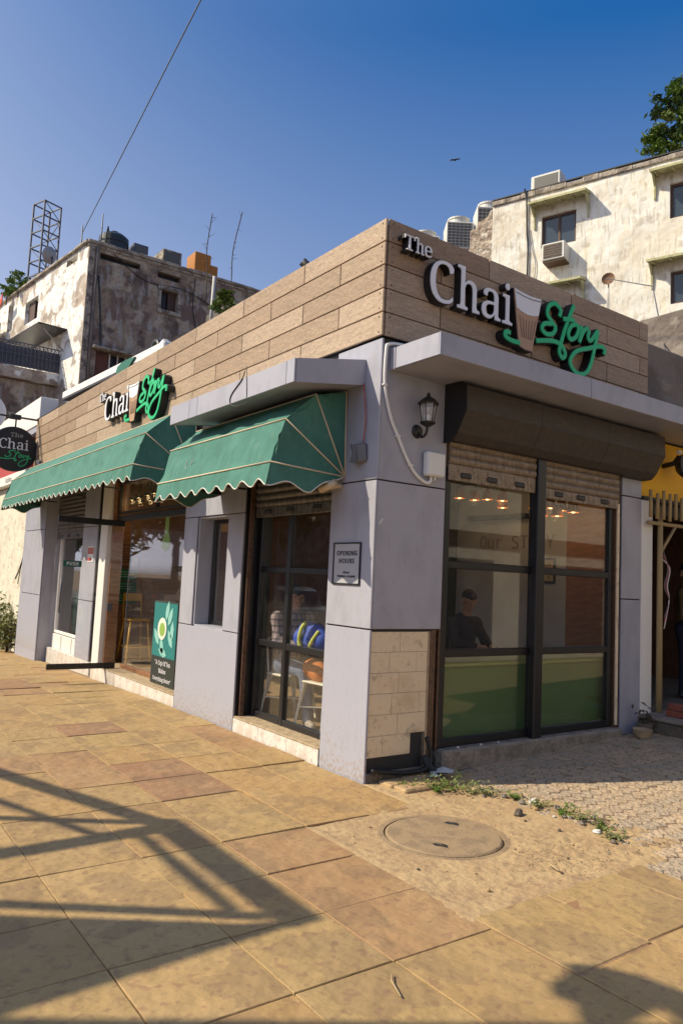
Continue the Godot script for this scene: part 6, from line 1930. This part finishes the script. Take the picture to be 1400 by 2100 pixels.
	var mh := 4.55
	for c in [[-1, -1], [1, -1], [1, 1], [-1, 1]]:
		put(mast, "leg", bar(Vector3(c[0] * mw, 0, c[1] * mw), Vector3(c[0] * mw, mh, c[1] * mw), 0.07, 0.07), M.steel)
	for k in 7:
		var y := 0.35 + k * 0.695
		for c in 4:
			var an := c * PI / 2
			put(mast, "brace", bar(Vector3(mw, y, mw).rotated(Vector3.UP, an), Vector3(-mw, y, mw).rotated(Vector3.UP, an), 0.055, 0.055), M.steel)
			if k < 6 and k % 2 == c % 2:
				put(mast, "diagonal", bar(Vector3(mw, y, mw).rotated(Vector3.UP, an), Vector3(-mw, y + 0.695, mw).rotated(Vector3.UP, an), 0.03, 0.03), M.steel)
	var sd := thing("satellite_dish", "pale satellite dish beside the lattice mast", "satellite dish", Vector3(-28.4, 15.1, -3.75), -0.5)
	put(sd, "dish", lathe([Vector2(0.0001, -0.10), Vector2(0.2, -0.07), Vector2(0.36, 0.03), Vector2(0.37, 0.045), Vector2(0.2, -0.05), Vector2(0.0001, -0.08)], 20), M.dish_grey, Vector3.ZERO, Vector3(PI / 2 - 0.3, 0, 0.6))
	put(sd, "mast_pole", tube([Vector3(0, -0.05, -0.1), Vector3(0, -1.5, -0.15)], 0.03, 6), M.steel)
	for k in 3:
		var q: Array = [[Vector3(-25.3, 13.7, -4.2), 1.75, "thin antenna pole on the sunlit side of the old roof, holding the long wire"], [Vector3(-23.15, 13.3, -4.35), 1.85, "antenna pole at the corner of the old roof by the water tank"], [Vector3(-31.5, 13.6, -3.9), 1.3, "short thin pole left of the lattice mast"]][k]
		var po := put(self, "antenna_pole", tube([Vector3.ZERO, Vector3(0.0, q[1], 0)], [0.035, 0.022], 6), M.steel, q[0])
		tag(po, q[2], "pole", "antenna poles on the old roof")
	var wire := put(self, "overhead_wire", tube(sag(Vector3(-25.3, 15.1, -4.2), Vector3(0.9, 4.85 + 0.05, 2.1), 24, -0.35), 0.010, 5), M.wire_grey)
	wire.mesh = tube(sag(Vector3(-25.3, 15.1, -4.2), Vector3(3.3, 12.87, -0.35), 24, 0.0), 0.016, 5)
	tag(wire, "thin overhead wire crossing the sky from the old roof", "wire")
	for k in 2:
		var pl2 := thing("potted_plant", ["leafy plant on the old roof below the lattice mast", "plant with a dish and red cloth at the left end of the old roof"][k], "plant", Vector3(-30.2 - k * 1.4, 13.7, -2.95 + k * 0.2))
		put(pl2, "foliage", leaves(260, Vector3(0.55, 0.5, 0.4), 0.12, 51 + k, 9), M.leaf_mid, Vector3(0, 0.55, 0))
		put(pl2, "stem", tube([Vector3(0, -0.2, 0), Vector3(0, 0.5, 0)], 0.03, 5), M.bark)
	var rc := put(self, "hanging_cloth", prism(PackedVector2Array([Vector2(-0.45, 0), Vector2(-0.3, 0.35), Vector2(0.1, 0.25), Vector2(0.45, 0.42), Vector2(0.5, 0.1), Vector2(0.1, -0.15)]), 0.0, 0.03), M.red_cloth, Vector3(-31.3, 13.35, -2.45))
	tag(rc, "red and orange cloth hung over the far left roof edge", "cloth")
	# bare saplings and a plant that stand on the roofs behind the cafe
	for k in 2:
		var q: Vector3 = [Vector3(-16.85, 10.3, -5.95), Vector3(-16.42, 10.3, -6.60)][k]
		var sp := thing("bare_sapling", ["left one of two tall bare saplings above the parapet", "right one of two tall bare saplings above the parapet"][k], "sapling", q, 0.0, "bare saplings against the sky")
		var h := 2.95
		var rr := RandomNumberGenerator.new()
		rr.seed = 70 + k
		var path := spline([Vector3.ZERO, Vector3(0.02, h * 0.3, 0), Vector3(-0.10 + k * 0.16, h * 0.6, 0.02), Vector3(0.05 + k * 0.30, h, -0.03 - k * 0.05)], 6)
		put(sp, "stem", tube(path, 0.016, 5), M.bark)
		for i in 12:
			var at: Vector3 = path[6 + (i * 13) % (path.size() - 7)]
			var d := Vector3(rr.randf_range(-1, 1), rr.randf_range(0.1, 0.8), rr.randf_range(-1, 1)).normalized()
			put(sp, "twig", tube([at, at + d * rr.randf_range(0.12, 0.3)], [0.008, 0.004], 4), M.bark)
	var yp := thing("potted_plant", "yellow green leafy plant in a dark pot on the roof behind the parapet", "plant", Vector3(-14.75, 8.7, -5.66))
	put(yp, "foliage", leaves(150, Vector3(0.36, 0.55, 0.3), 0.15, 61, 7), M.leaf_light, Vector3(0, 0.85, 0))
	put(yp, "pot", lathe([Vector2(0.0001, -0.1), Vector2(0.14, -0.1), Vector2(0.18, 0.4), Vector2(0.15, 0.4), Vector2(0.0001, 0.35)], 12), M.tank_black, Vector3(-0.05, 0.2, 0))
	var pp := put(self, "vent_pipe", tube([Vector3(-15.9, 8.5, -5.73), Vector3(-15.80, 10.75, -5.73)], 0.055, 7), M.dish_grey)
	tag(pp, "pale upright pipe left of the yellow green roof plant", "pipe")
	var mid := thing("middle_house", "low roofs between the old building and the cooling units, just above the parapet", "building")
	block(mid, "wall", Vector3(-22.0, 0.0, -13.5), Vector3(-15.0, 8.6, -5.0), M.plaster_brown, 0.02)
	block(mid, "roof_edge", Vector3(-17.6, 8.61, -12.5), Vector3(-16.3, 10.15, -6.35), M.rusty, 0.03)
	put(mid, "white_dome", lathe([Vector2(0.45, 0.0), Vector2(0.45, 0.2), Vector2(0.3, 0.38), Vector2(0.0001, 0.45)], 18), M.unit_white, Vector3(-16.8, 10.26, -7.95))
	block(mid, "roof_box", Vector3(-17.4, 10.26, -7.5), Vector3(-16.7, 10.62, -6.9), M.cornice, 0.02)
	# ---- tree at the top right
	var tr := thing("tree", "green tree crown above the cream block at the right edge", "tree", Vector3(-10.65, -0.45, -25.6))
	put(tr, "trunk", tube(spline([Vector3(0, 0, 0), Vector3(0.1, 8, 0), Vector3(-0.1, 15, 0), Vector3(0.1, 20, 0)], 4), 0.28, 8), M.bark)
	var rr2 := RandomNumberGenerator.new()
	rr2.seed = 12
	var tufts := [[-1.35, 22.75, 1.5, 0.62], [-0.75, 23.1, 1.2, 0.6], [-0.1, 23.3, 0.7, 0.7], [-1.5, 21.75, 1.6, 0.55], [-1.0, 21.3, 1.5, 0.6], [-1.85, 20.95, 1.75, 0.5], [-1.5, 20.55, 1.6, 0.6], [-0.7, 20.8, 1.2, 0.7], [0.0, 21.6, 0.6, 0.8], [-0.5, 22.2, 1.0, 0.5], [0.5, 22.6, 0.2, 0.9], [0.9, 21.3, -0.2, 0.9], [-1.1, 19.9, 1.4, 0.7], [0.2, 20.2, 0.6, 0.9], [1.4, 22.0, -0.8, 1.0], [1.3, 20.4, -0.6, 1.0]]
	for i in tufts.size():
		var q: Array = tufts[i]
		put(tr, "branch", tube([Vector3(0.0, 18.5 + 0.1 * i, 0), Vector3(q[0] * 0.6, q[1] - 0.5, q[2] * 0.6), Vector3(q[0], q[1], q[2])], [0.10, 0.05, 0.02], 5), M.bark)
		put(tr, "leaf_clump", leaves(520, Vector3.ONE * q[3] * 1.05, 0.125, 200 + i, 10), [M.leaf_dark, M.leaf_mid, M.leaf_mid, M.leaf_light][i % 4], Vector3(q[0], q[1], q[2]))


func sag(a: Vector3, b: Vector3, n: int, drop: float) -> Array:
	var out := []
	for i in n + 1:
		var t := float(i) / n
		out.append(a.lerp(b, t) + Vector3(0, drop * 4.0 * t * (1.0 - t), 0))
	return out


# ---------------------------------------------------------------- small things on the ground
func small_things() -> void:
	var weeds := [[0.32, -0.46, 0.13], [0.46, -0.52, 0.15], [0.58, -0.62, 0.13], [0.42, -0.40, 0.12], [0.66, -0.70, 0.10], [0.88, -0.80, 0.08], [1.08, -0.79, 0.09], [1.28, -0.80, 0.11], [1.43, -0.82, 0.10], [1.62, -0.78, 0.08], [1.78, -0.70, 0.08], [0.24, -0.24, 0.07]]
	var labels := ["green weed tuft left of centre in the big clump by the kerb stones", "largest weed tuft at the middle of the big clump", "weed tuft at the right end of the big clump", "weed tuft nearest the manhole in the big clump", "small weed tuft just right of the big clump", "low weed among stones, first along the paving edge", "low weed second along the paving edge", "low weed third along the paving edge", "low weed fourth along the paving edge", "low weed fifth along the paving edge", "low weed at the far right end of the paving edge", "tiny weed at the foot of the grey corner column"]
	for i in weeds.size():
		var q: Array = weeds[i]
		var w := thing("weed", labels[i], "weed", Vector3(q[0], gy(q[0], q[1]) - 0.005, q[1]), 0.0, "weeds along the edge of the block paving")
		put(w, "foliage", weed_mesh(q[2] * 1.1, 300 + i), [M.leaf_dry, M.leaf_light, M.leaf_dry, M.leaf_mid][i % 4])
	# stones and litter
	var spots := 0
	var stones := [[0.80, -0.74, 0.030], [0.86, -0.86, 0.024], [0.97, -0.74, 0.028], [1.12, -0.72, 0.022], [1.20, -0.86, 0.03], [1.34, -0.75, 0.02], [1.50, -0.74, 0.026], [1.58, -0.86, 0.02], [1.70, -0.72, 0.02], [0.70, -0.62, 0.02], [1.83, -0.62, 0.022], [0.22, -0.40, 0.03], [0.60, -0.80, 0.03], [1.93, -0.42, 0.012], [1.72, -0.35, 0.010], [1.86, -0.12, 0.010], [1.98, 0.10, 0.012], [1.60, 0.05, 0.008], [0.85, 0.60, 0.010], [1.75, 0.55, 0.009], [1.95, 0.66, 0.012], [1.55, 0.80, 0.010], [1.25, -0.45, 0.012], [1.50, -0.50, 0.014]]
	var words_ := ["first", "second", "third", "fourth", "fifth", "sixth", "seventh", "eighth", "ninth", "tenth", "eleventh", "twelfth", "thirteenth", "fourteenth", "fifteenth", "sixteenth", "seventeenth", "eighteenth", "nineteenth", "twentieth", "twenty-first", "twenty-second", "twenty-third", "twenty-fourth"]
	stones.sort_custom(func(p, q): return across(p) < across(q))
	var edge_n := 0
	var sand_n := 0
	for i in stones.size():
		var q: Array = stones[i]
		var s := put(self, "stone", rock(q[2], 400 + i), [M.sand, M.cement, M.dark_cement][i % 3], Vector3(q[0], gy(q[0], q[1]) + q[2] * 0.35, q[1]))
		if q[1] < -0.55:
			tag(s, "%s from the left of the small stones among the weeds by the block paving" % words_[edge_n], "stone", "loose stones by the block paving")
			edge_n += 1
		else:
			tag(s, "%s from the left of the tiny stones lying on the open sand" % words_[sand_n], "stone", "loose stones by the block paving")
			sand_n += 1
	for i in 4:
		var q: Array = [[1.00, -0.83, 0.045], [1.66, -0.69, 0.035], [1.30, -0.70, 0.02], [1.37, -0.78, 0.02]][i]
		var s := put(self, "paper_scrap", rock(q[2], 450 + i), M.paper, Vector3(q[0], gy(q[0], q[1]) + q[2] * 0.3, q[1]), Vector3(0.2, i, 0.15))
		s.scale = Vector3(0.9, 0.5, 0.7)
		tag(s, ["crumpled white scrap among the first weeds along the paving edge", "white scrap at the right end of the weedy paving edge", "tiny white scrap in the middle of the weedy edge", "tiny white scrap half hidden by the third low weed"][i], "litter")
	var bp := put(self, "brick_piece", bev(Vector3(0.05, 0.04, 0.085), 0.012), M.rusty, Vector3(1.13, 0.012, -0.52), Vector3(0.2, 0.5, 0.1))
	tag(bp, "single dark brick fragment on the sand between manhole and weeds", "brick fragment")
	# pipe and rags at the foot of the tile wall
	var dp := put(self, "drain_pipe", tube(spline([Vector3(0.03, 0.10, -0.05), Vector3(0.05, 0.06, -0.35), Vector3(0.07, 0.07, -0.58), Vector3(0.06, 0.16, -0.66), Vector3(0.04, 0.32, -0.62)], 6), 0.018, 8), M.cable_black)
	tag(dp, "black hose along the foot of the cream tile wall", "hose")
	var rag := put(self, "rag", blob([[Vector3(0, 0.10, 0), Vector3(0.02, 0.0, -0.05), 0.05, 0.05], [Vector3(0.02, 0.0, -0.05), Vector3(0.10, -0.05, -0.12), 0.035, 0.03]], 0.012, 0.03), M.dark_cloth, Vector3(0.04, 0.07, -0.615))
	rag.scale = Vector3.ONE * 0.7
	tag(rag, "dark rag slumped against the bottom corner of the tile wall", "rag")
	for i in 2:
		var st := begin()
		var a: Array = [[0.16, 0.05, -0.70, 0.10], [0.19, 0.03, -0.58, 0.05]][i]
		quad(st, Vector3(-a[3], 0, -a[3] * 0.6), Vector3(0, 0.03, -a[3] * 0.7), Vector3(0.01, 0.02, a[3] * 0.7), Vector3(-a[3], 0.012, a[3] * 0.6), Vector3.UP)
		quad(st, Vector3(0, 0.03, -a[3] * 0.7), Vector3(a[3], 0.005, -a[3] * 0.5), Vector3(a[3] * 0.9, 0.02, a[3] * 0.8), Vector3(0.01, 0.02, a[3] * 0.7), Vector3.UP)
		var pp := put(self, "paper_scrap", fin(st), M.paper, Vector3(a[0], a[1], a[2]), Vector3(0.05, 0.7, 0.1))
		tag(pp, ["folded white paper lying by the sill corner near the tile wall", "smaller torn paper beside the black hose"][i], "litter")
	for i in 3:
		var q: Array = [[0.03, 0.197, -1.0], [0.04, 0.197, -1.5], [0.035, 0.197, -1.28]][i]
		var s := put(self, "paper_scrap", rock(0.014, 470 + i), M.paper, Vector3(q[0], q[1] + 0.005, q[2]))
		tag(s, ["white crumb of litter at the left end of the front sill", "white crumb of litter near the centre post on the front sill", "white crumb of litter midway along the left half of the front sill"][i], "litter")
	var tw := put(self, "twig", tube([Vector3(2.355, 0.010, 1.66), Vector3(2.40, 0.014, 1.70), Vector3(2.50, 0.009, 1.735)], 0.0035, 5), M.twig)
	tag(tw, "pale bent twig lying on the front paving slabs", "twig")
	tw = put(self, "twig", tube([Vector3(1.87, 0.015, 0.08), Vector3(1.99, 0.02, 0.13)], 0.005, 5), M.twig)
	tag(tw, "short brown twig on the sand right of the manhole", "twig")
	var st2 := begin()
	var rr := RandomNumberGenerator.new()
	rr.seed = 77
	for i in 240:
		var p := Vector3(rr.randfn(1.80, 0.22), 0.0, rr.randfn(-0.10, 0.22))
		if p.x > 2.1 or p.x < 1.0:
			continue
		p.y = gy(p.x, p.z) + 0.004
		var d := Vector3(rr.randf_range(-1, 1), 0, rr.randf_range(-1, 1)).normalized() * rr.randf_range(0.008, 0.035)
		add_bar(st2, p, p + d + Vector3(0, rr.randf() * 0.008, 0), 0.003, 0.002)
	for i in 160:
		var p := Vector3(rr.randf_range(0.6, 2.1), 0.0, rr.randf_range(-0.7, 0.94))
		if Vector2(p.x - 1.19, p.z - 0.265).length() < 0.45:
			continue
		p.y = gy(p.x, p.z) - 0.004
		var s := rr.randf_range(0.003, 0.008)
		add_bev(st2, Vector3(s * 2.0, s, s * 1.5), s * 0.3, Transform3D(Basis(Vector3.UP, rr.randf() * TAU), p))
	var ch := put(self, "chaff", fin(st2), M.twig)
	tag(ch, "scattered straw and grit on the sandy patch", "straw", "", "stuff")
	var bird := thing("bird", "tiny dark bird flying in the open sky", "bird", Vector3(-23.18, 24.32, -22.6), 0.6)
	put(bird, "body", lathe([Vector2(0.0001, -0.14), Vector2(0.035, -0.05), Vector2(0.04, 0.04), Vector2(0.0001, 0.14)], 8, true), M.cable_black, Vector3.ZERO, Vector3(PI / 2, 0, 0))
	for s in [-1.0, 1.0]:
		put(bird, "wing", prism(PackedVector2Array([Vector2(0, 0.05), Vector2(s * 0.16, 0.10), Vector2(s * 0.32, 0.0), Vector2(s * 0.14, -0.01), Vector2(0, -0.05)]), -0.006, 0.006, Transform3D(Basis(Vector3.RIGHT, PI / 2 - 0.2), Vector3.ZERO)), M.cable_black)


# how far right of the middle a ground spot [x, z] lies for someone standing where the photo was taken
func across(p: Array) -> float:
	var dx: float = p[0] - 4.79
	var dz: float = p[1] - 3.76
	return (0.58 * dx - 0.81 * dz) / (-0.81 * dx - 0.58 * dz)


func weed_mesh(r: float, seed_: int) -> ArrayMesh:
	var g := RandomNumberGenerator.new()
	g.seed = seed_
	var st := begin()
	for s in 19:
		var an := g.randf() * TAU
		var d := Vector3(cos(an), 0, sin(an))
		var len := r * g.randf_range(0.6, 1.35)
		var rise := g.randf_range(0.25, 0.75)
		for i in 9:
			var t := (i + 1) / 9.0
			var p := d * len * t + Vector3(0, rise * len * sin(t * 1.9) * 0.75 + 0.004, 0)
			var b := Basis(Vector3.UP, g.randf() * TAU) * Basis(Vector3.RIGHT, g.randf_range(-0.7, 0.7))
			var q := g.randf_range(0.008, 0.018)
			quad(st, p, p + b.x * q * 0.5 + b.z * q, p + b.z * q * 2.1, p - b.x * q * 0.5 + b.z * q, b.y)
	return fin(st)


func rock(r: float, seed_: int) -> ArrayMesh:
	var g := RandomNumberGenerator.new()
	g.seed = seed_
	var st := begin()
	var ring := []
	for j in 3:
		var row := []
		for k in 6:
			var an := TAU * (k + 0.5 * j) / 6
			var rr: float = r * [0.75, 1.0, 0.6][j] * g.randf_range(0.75, 1.2)
			row.append(Vector3(cos(an) * rr, r * [-0.5, 0.05, 0.55][j] * g.randf_range(0.8, 1.2), sin(an) * rr))
		ring.append(row)
	for j in 2:
		for k in 6:
			var k2 := (k + 1) % 6
			quad(st, ring[j][k], ring[j][k2], ring[j + 1][k2], ring[j + 1][k], ring[j][k] + ring[j + 1][k2])
	for k in 6:
		tri(st, Vector3(0, r * 0.68, 0), ring[2][k], ring[2][(k + 1) % 6], Vector3.UP)
		tri(st, Vector3(0, -r * 0.5, 0), ring[0][k], ring[0][(k + 1) % 6], Vector3.DOWN)
	return fin(st)


# ---------------------------------------------------------------- the street across the pavement (seen only in the glass and by its shadows)
func street_behind() -> void:
	# steel canopy frame: its beams throw the shadows on the paving
	var H := 4.0
	var off := Vector3(-0.37, 0.656, 0.657) / 0.656 * H
	var f := thing("steel_canopy", "steel frame canopy on posts beside the pavement", "canopy")
	var P := func(x: float, z: float) -> Vector3:
		return Vector3(x, 0, z) + off
	var beams := [[0.10, 1.73, 1.78, 1.715, 0.18], [0.16, 1.76, -3.6, 3.18, 0.14], [0.235, 1.8, 0.30, 4.0, 0.15], [0.06, 1.89, -0.7, 3.1, 0.09], [0.15, 2.19, -2.4, 3.15, 0.045], [0.30, 1.945, 1.5, 1.94, 0.045], [1.62, 1.85, 0.35, 3.62, 0.085]]
	for q in beams:
		put(f, "beam", bar(P.call(q[0], q[1]), P.call(q[2], q[3]), q[4], 0.06), M.steel)
	put(f, "roof_sheet", prism(PackedVector2Array([Vector2(1.78, 1.63), Vector2(1.66, 1.93), Vector2(1.01, 2.88), Vector2(0.45, 3.7), Vector2(0.6, 4.4), Vector2(1.95, 4.4), Vector2(1.84, 2.4)]), H - 0.05, H - 0.03, Transform3D(Basis(Vector3(1, 0, 0), Vector3(0, 0, 1), Vector3(0, 1, 0)), Vector3(off.x, 0, off.z))), M.steel)
	for q in [[-3.6, 3.18], [0.7, 4.3]]:
		var t: Vector3 = P.call(q[0], q[1])
		put(f, "post", bar(Vector3(t.x, -0.2, t.z), t, 0.09, 0.09), M.steel)
	var g := thing("street_banner", "tilted banner board on a pole beside the pavement", "banner")
	var o2 := Vector3(-0.37, 0.656, 0.657) / 0.656 * 4.2
	put(g, "board", prism(PackedVector2Array([Vector2(2.74, 1.13), Vector2(2.72, 1.0), Vector2(2.67, 0.91), Vector2(2.75, 0.83), Vector2(2.9, 0.74), Vector2(3.06, 0.70), Vector2(3.5, 0.45), Vector2(3.9, 0.6), Vector2(3.6, 1.0), Vector2(3.2, 0.92), Vector2(3.08, 0.87), Vector2(3.06, 1.3), Vector2(2.98, 1.24), Vector2(2.88, 1.15), Vector2(2.80, 1.18)]), 4.18, 4.2, Transform3D(Basis(Vector3(1, 0, 0), Vector3(0, 0, 1), Vector3(0, 1, 0)), Vector3(o2.x, 0, o2.z))), M.steel)
	put(g, "pole", tube([Vector3(3.6, 0.3, 0.3) + Vector3(o2.x, 3.88, o2.z), Vector3(3.6, -0.2, 0.3) + Vector3(o2.x, 0, o2.z)], 0.05, 8), M.steel)
	put(g, "pole", tube([Vector3(1.55, 4.19, 3.56) + Vector3(o2.x, 0, o2.z), Vector3(1.925, 4.19, 3.0) + Vector3(o2.x, 0, o2.z), Vector3(2.53, 4.19, 2.03) + Vector3(o2.x, 0, o2.z), Vector3(3.3, 4.19, 0.79) + Vector3(o2.x, 0, o2.z)], 0.035, 8), M.steel)
	# parked cars
	M["car_white"] = plain("car_white", Color(0.62, 0.62, 0.62), 0.2)
	M["car_grey"] = plain("car_grey", Color(0.16, 0.17, 0.19), 0.2, 0.3)
	M["car_red"] = plain("car_red", Color(0.28, 0.03, 0.03), 0.2)
	M["car_glass"] = plain("car_glass", Color(0.015, 0.02, 0.025), 0.05)
	M["tyre"] = plain("tyre", Color(0.02, 0.02, 0.02), 0.8)
	var spots := [[Vector3(-10.2, -0.14, 7.6), "white hatchback at the near end of the parked row", "car_white"], [Vector3(-15.2, -0.14, 7.7), "grey hatchback parked second in the row", "car_grey"], [Vector3(-20.2, -0.14, 7.6), "white hatchback in the middle of the parked row", "car_white"], [Vector3(-25.4, -0.14, 7.7), "grey hatchback parked fourth in the row", "car_grey"], [Vector3(-30.5, -0.14, 7.65), "white hatchback at the far end of the parked row", "car_white"]]
	for i in spots.size():
		car(spots[i][0], spots[i][1], M[spots[i][2]])
	# houses and trees over the road
	var h := thing("street_building", "long brown building across the road", "building", Vector3(-46.0, -0.2, 25.0))
	var holes := []
	for i in 14:
		for j in 2:
			holes.append([2.0 + i * 3.4, 1.2 + j * 3.3, 3.9 + i * 3.4, 2.8 + j * 3.3])
	put(h, "wall", wall_mesh(50.0, 0.0, 7.4, holes, 0.3), M.plaster_brown, Vector3(50.0, 0, 0), Vector3(0, PI, 0))
	block(h, "body", Vector3(0, 0, 0.31), Vector3(50, 7.3, 8), M.plaster_brown, 0.0)
	var e := thing("street_building", "long cream building across the lane, facing the front window", "building", Vector3(8.6, -0.3, -40.0))
	block(e, "wall", Vector3(0, 0, 0), Vector3(10, 8.0, 42.0), M.cream_wall, 0.02)
	block(e, "band", Vector3(-0.03, 2.9, 0), Vector3(-0.001, 3.3, 42.0), M.window_wood, 0.0)
	for i in 7:
		block(e, "shop_front", Vector3(-0.02, 0.2, 1.0 + i * 4.7), Vector3(-0.001, 2.6, 4.6 + i * 4.7), M.window_dark, 0.0)
	for i in 8:
		var x := -56.0 + i * 5.0
		var tr := thing("street_tree", ["first", "second", "third", "fourth", "fifth", "sixth", "seventh", "eighth"][i] + " of the dark street trees behind the parked cars, counted from the far end", "tree", Vector3(x, -0.2, 10.0 + (i % 2)), 0.0, "trees across the road")
		put(tr, "trunk", tube([Vector3.ZERO, Vector3(0.1, 2.8, 0), Vector3(-0.1, 6.0, 0)], [0.25, 0.18, 0.10], 8), M.bark)
		put(tr, "crown", leaves(1500, Vector3(3.0, 3.2, 2.0), 0.42, 500 + i, 34), M.leaf_dark, Vector3(0, 6.2, 0))


func car(at: Vector3, label: String, paint: Material) -> void:
	var c := thing("parked_car", label, "car", at, 0.0, "cars parked along the kerb")
	var body := PackedVector2Array([Vector2(-1.85, 0.28), Vector2(-1.9, 0.55), Vector2(-1.82, 0.86), Vector2(-1.1, 0.93), Vector2(1.55, 0.95), Vector2(1.85, 0.85), Vector2(1.9, 0.4), Vector2(1.8, 0.25)])
	put(c, "body", prism(body, -0.78, 0.78), paint)
	var cabin := PackedVector2Array([Vector2(-1.05, 0.93), Vector2(-0.45, 1.42), Vector2(-0.2, 1.48), Vector2(1.0, 1.48), Vector2(1.35, 1.38), Vector2(1.6, 0.95)])
	put(c, "roof", prism(cabin, -0.66, 0.66), paint)
	var st := begin()
	for s in [-1.0, 1.0]:
		add_prism(st, PackedVector2Array([Vector2(-0.8, 0.97), Vector2(-0.38, 1.36), Vector2(0.28, 1.40), Vector2(0.28, 0.98)]), s * 0.66, s * 0.668)
		add_prism(st, PackedVector2Array([Vector2(0.36, 0.98), Vector2(0.36, 1.40), Vector2(0.98, 1.40), Vector2(1.38, 1.0)]), s * 0.66, s * 0.668)
	put(c, "side_window", fin(st), M.car_glass)
	put(c, "windscreen", bar(Vector3(-1.02, 0.96, 0), Vector3(-0.48, 1.40, 0), 1.2, 0.012, Vector3(0, 1, 0)), M.car_glass)
	put(c, "rear_window", bar(Vector3(1.60, 1.0, 0), Vector3(1.38, 1.36, 0), 1.2, 0.012, Vector3(0, 1, 0)), M.car_glass)
	for x in [-1.2, 1.2]:
		for s in [-1.0, 1.0]:
			var w := put(c, "wheel", lathe([Vector2(0.0001, 0.09), Vector2(0.29, 0.09), Vector2(0.31, 0.06), Vector2(0.31, -0.06), Vector2(0.29, -0.09), Vector2(0.0001, -0.09)], 20), M.tyre, Vector3(x, 0.31, s * 0.72), Vector3(PI / 2, 0, 0))
			put(w, "rim", lathe([Vector2(0.0001, 0.098), Vector2(0.17, 0.096), Vector2(0.19, 0.091)], 16), M.dish_grey)
	for s in [-1.0, 1.0]:
		put(c, "headlight", bev(Vector3(0.1, 0.14, 0.28), 0.03), M.white_plastic, Vector3(-1.84, 0.7, s * 0.56))
		put(c, "tail_light", bev(Vector3(0.1, 0.2, 0.2), 0.03), M.red_paint, Vector3(1.84, 0.75, s * 0.62))
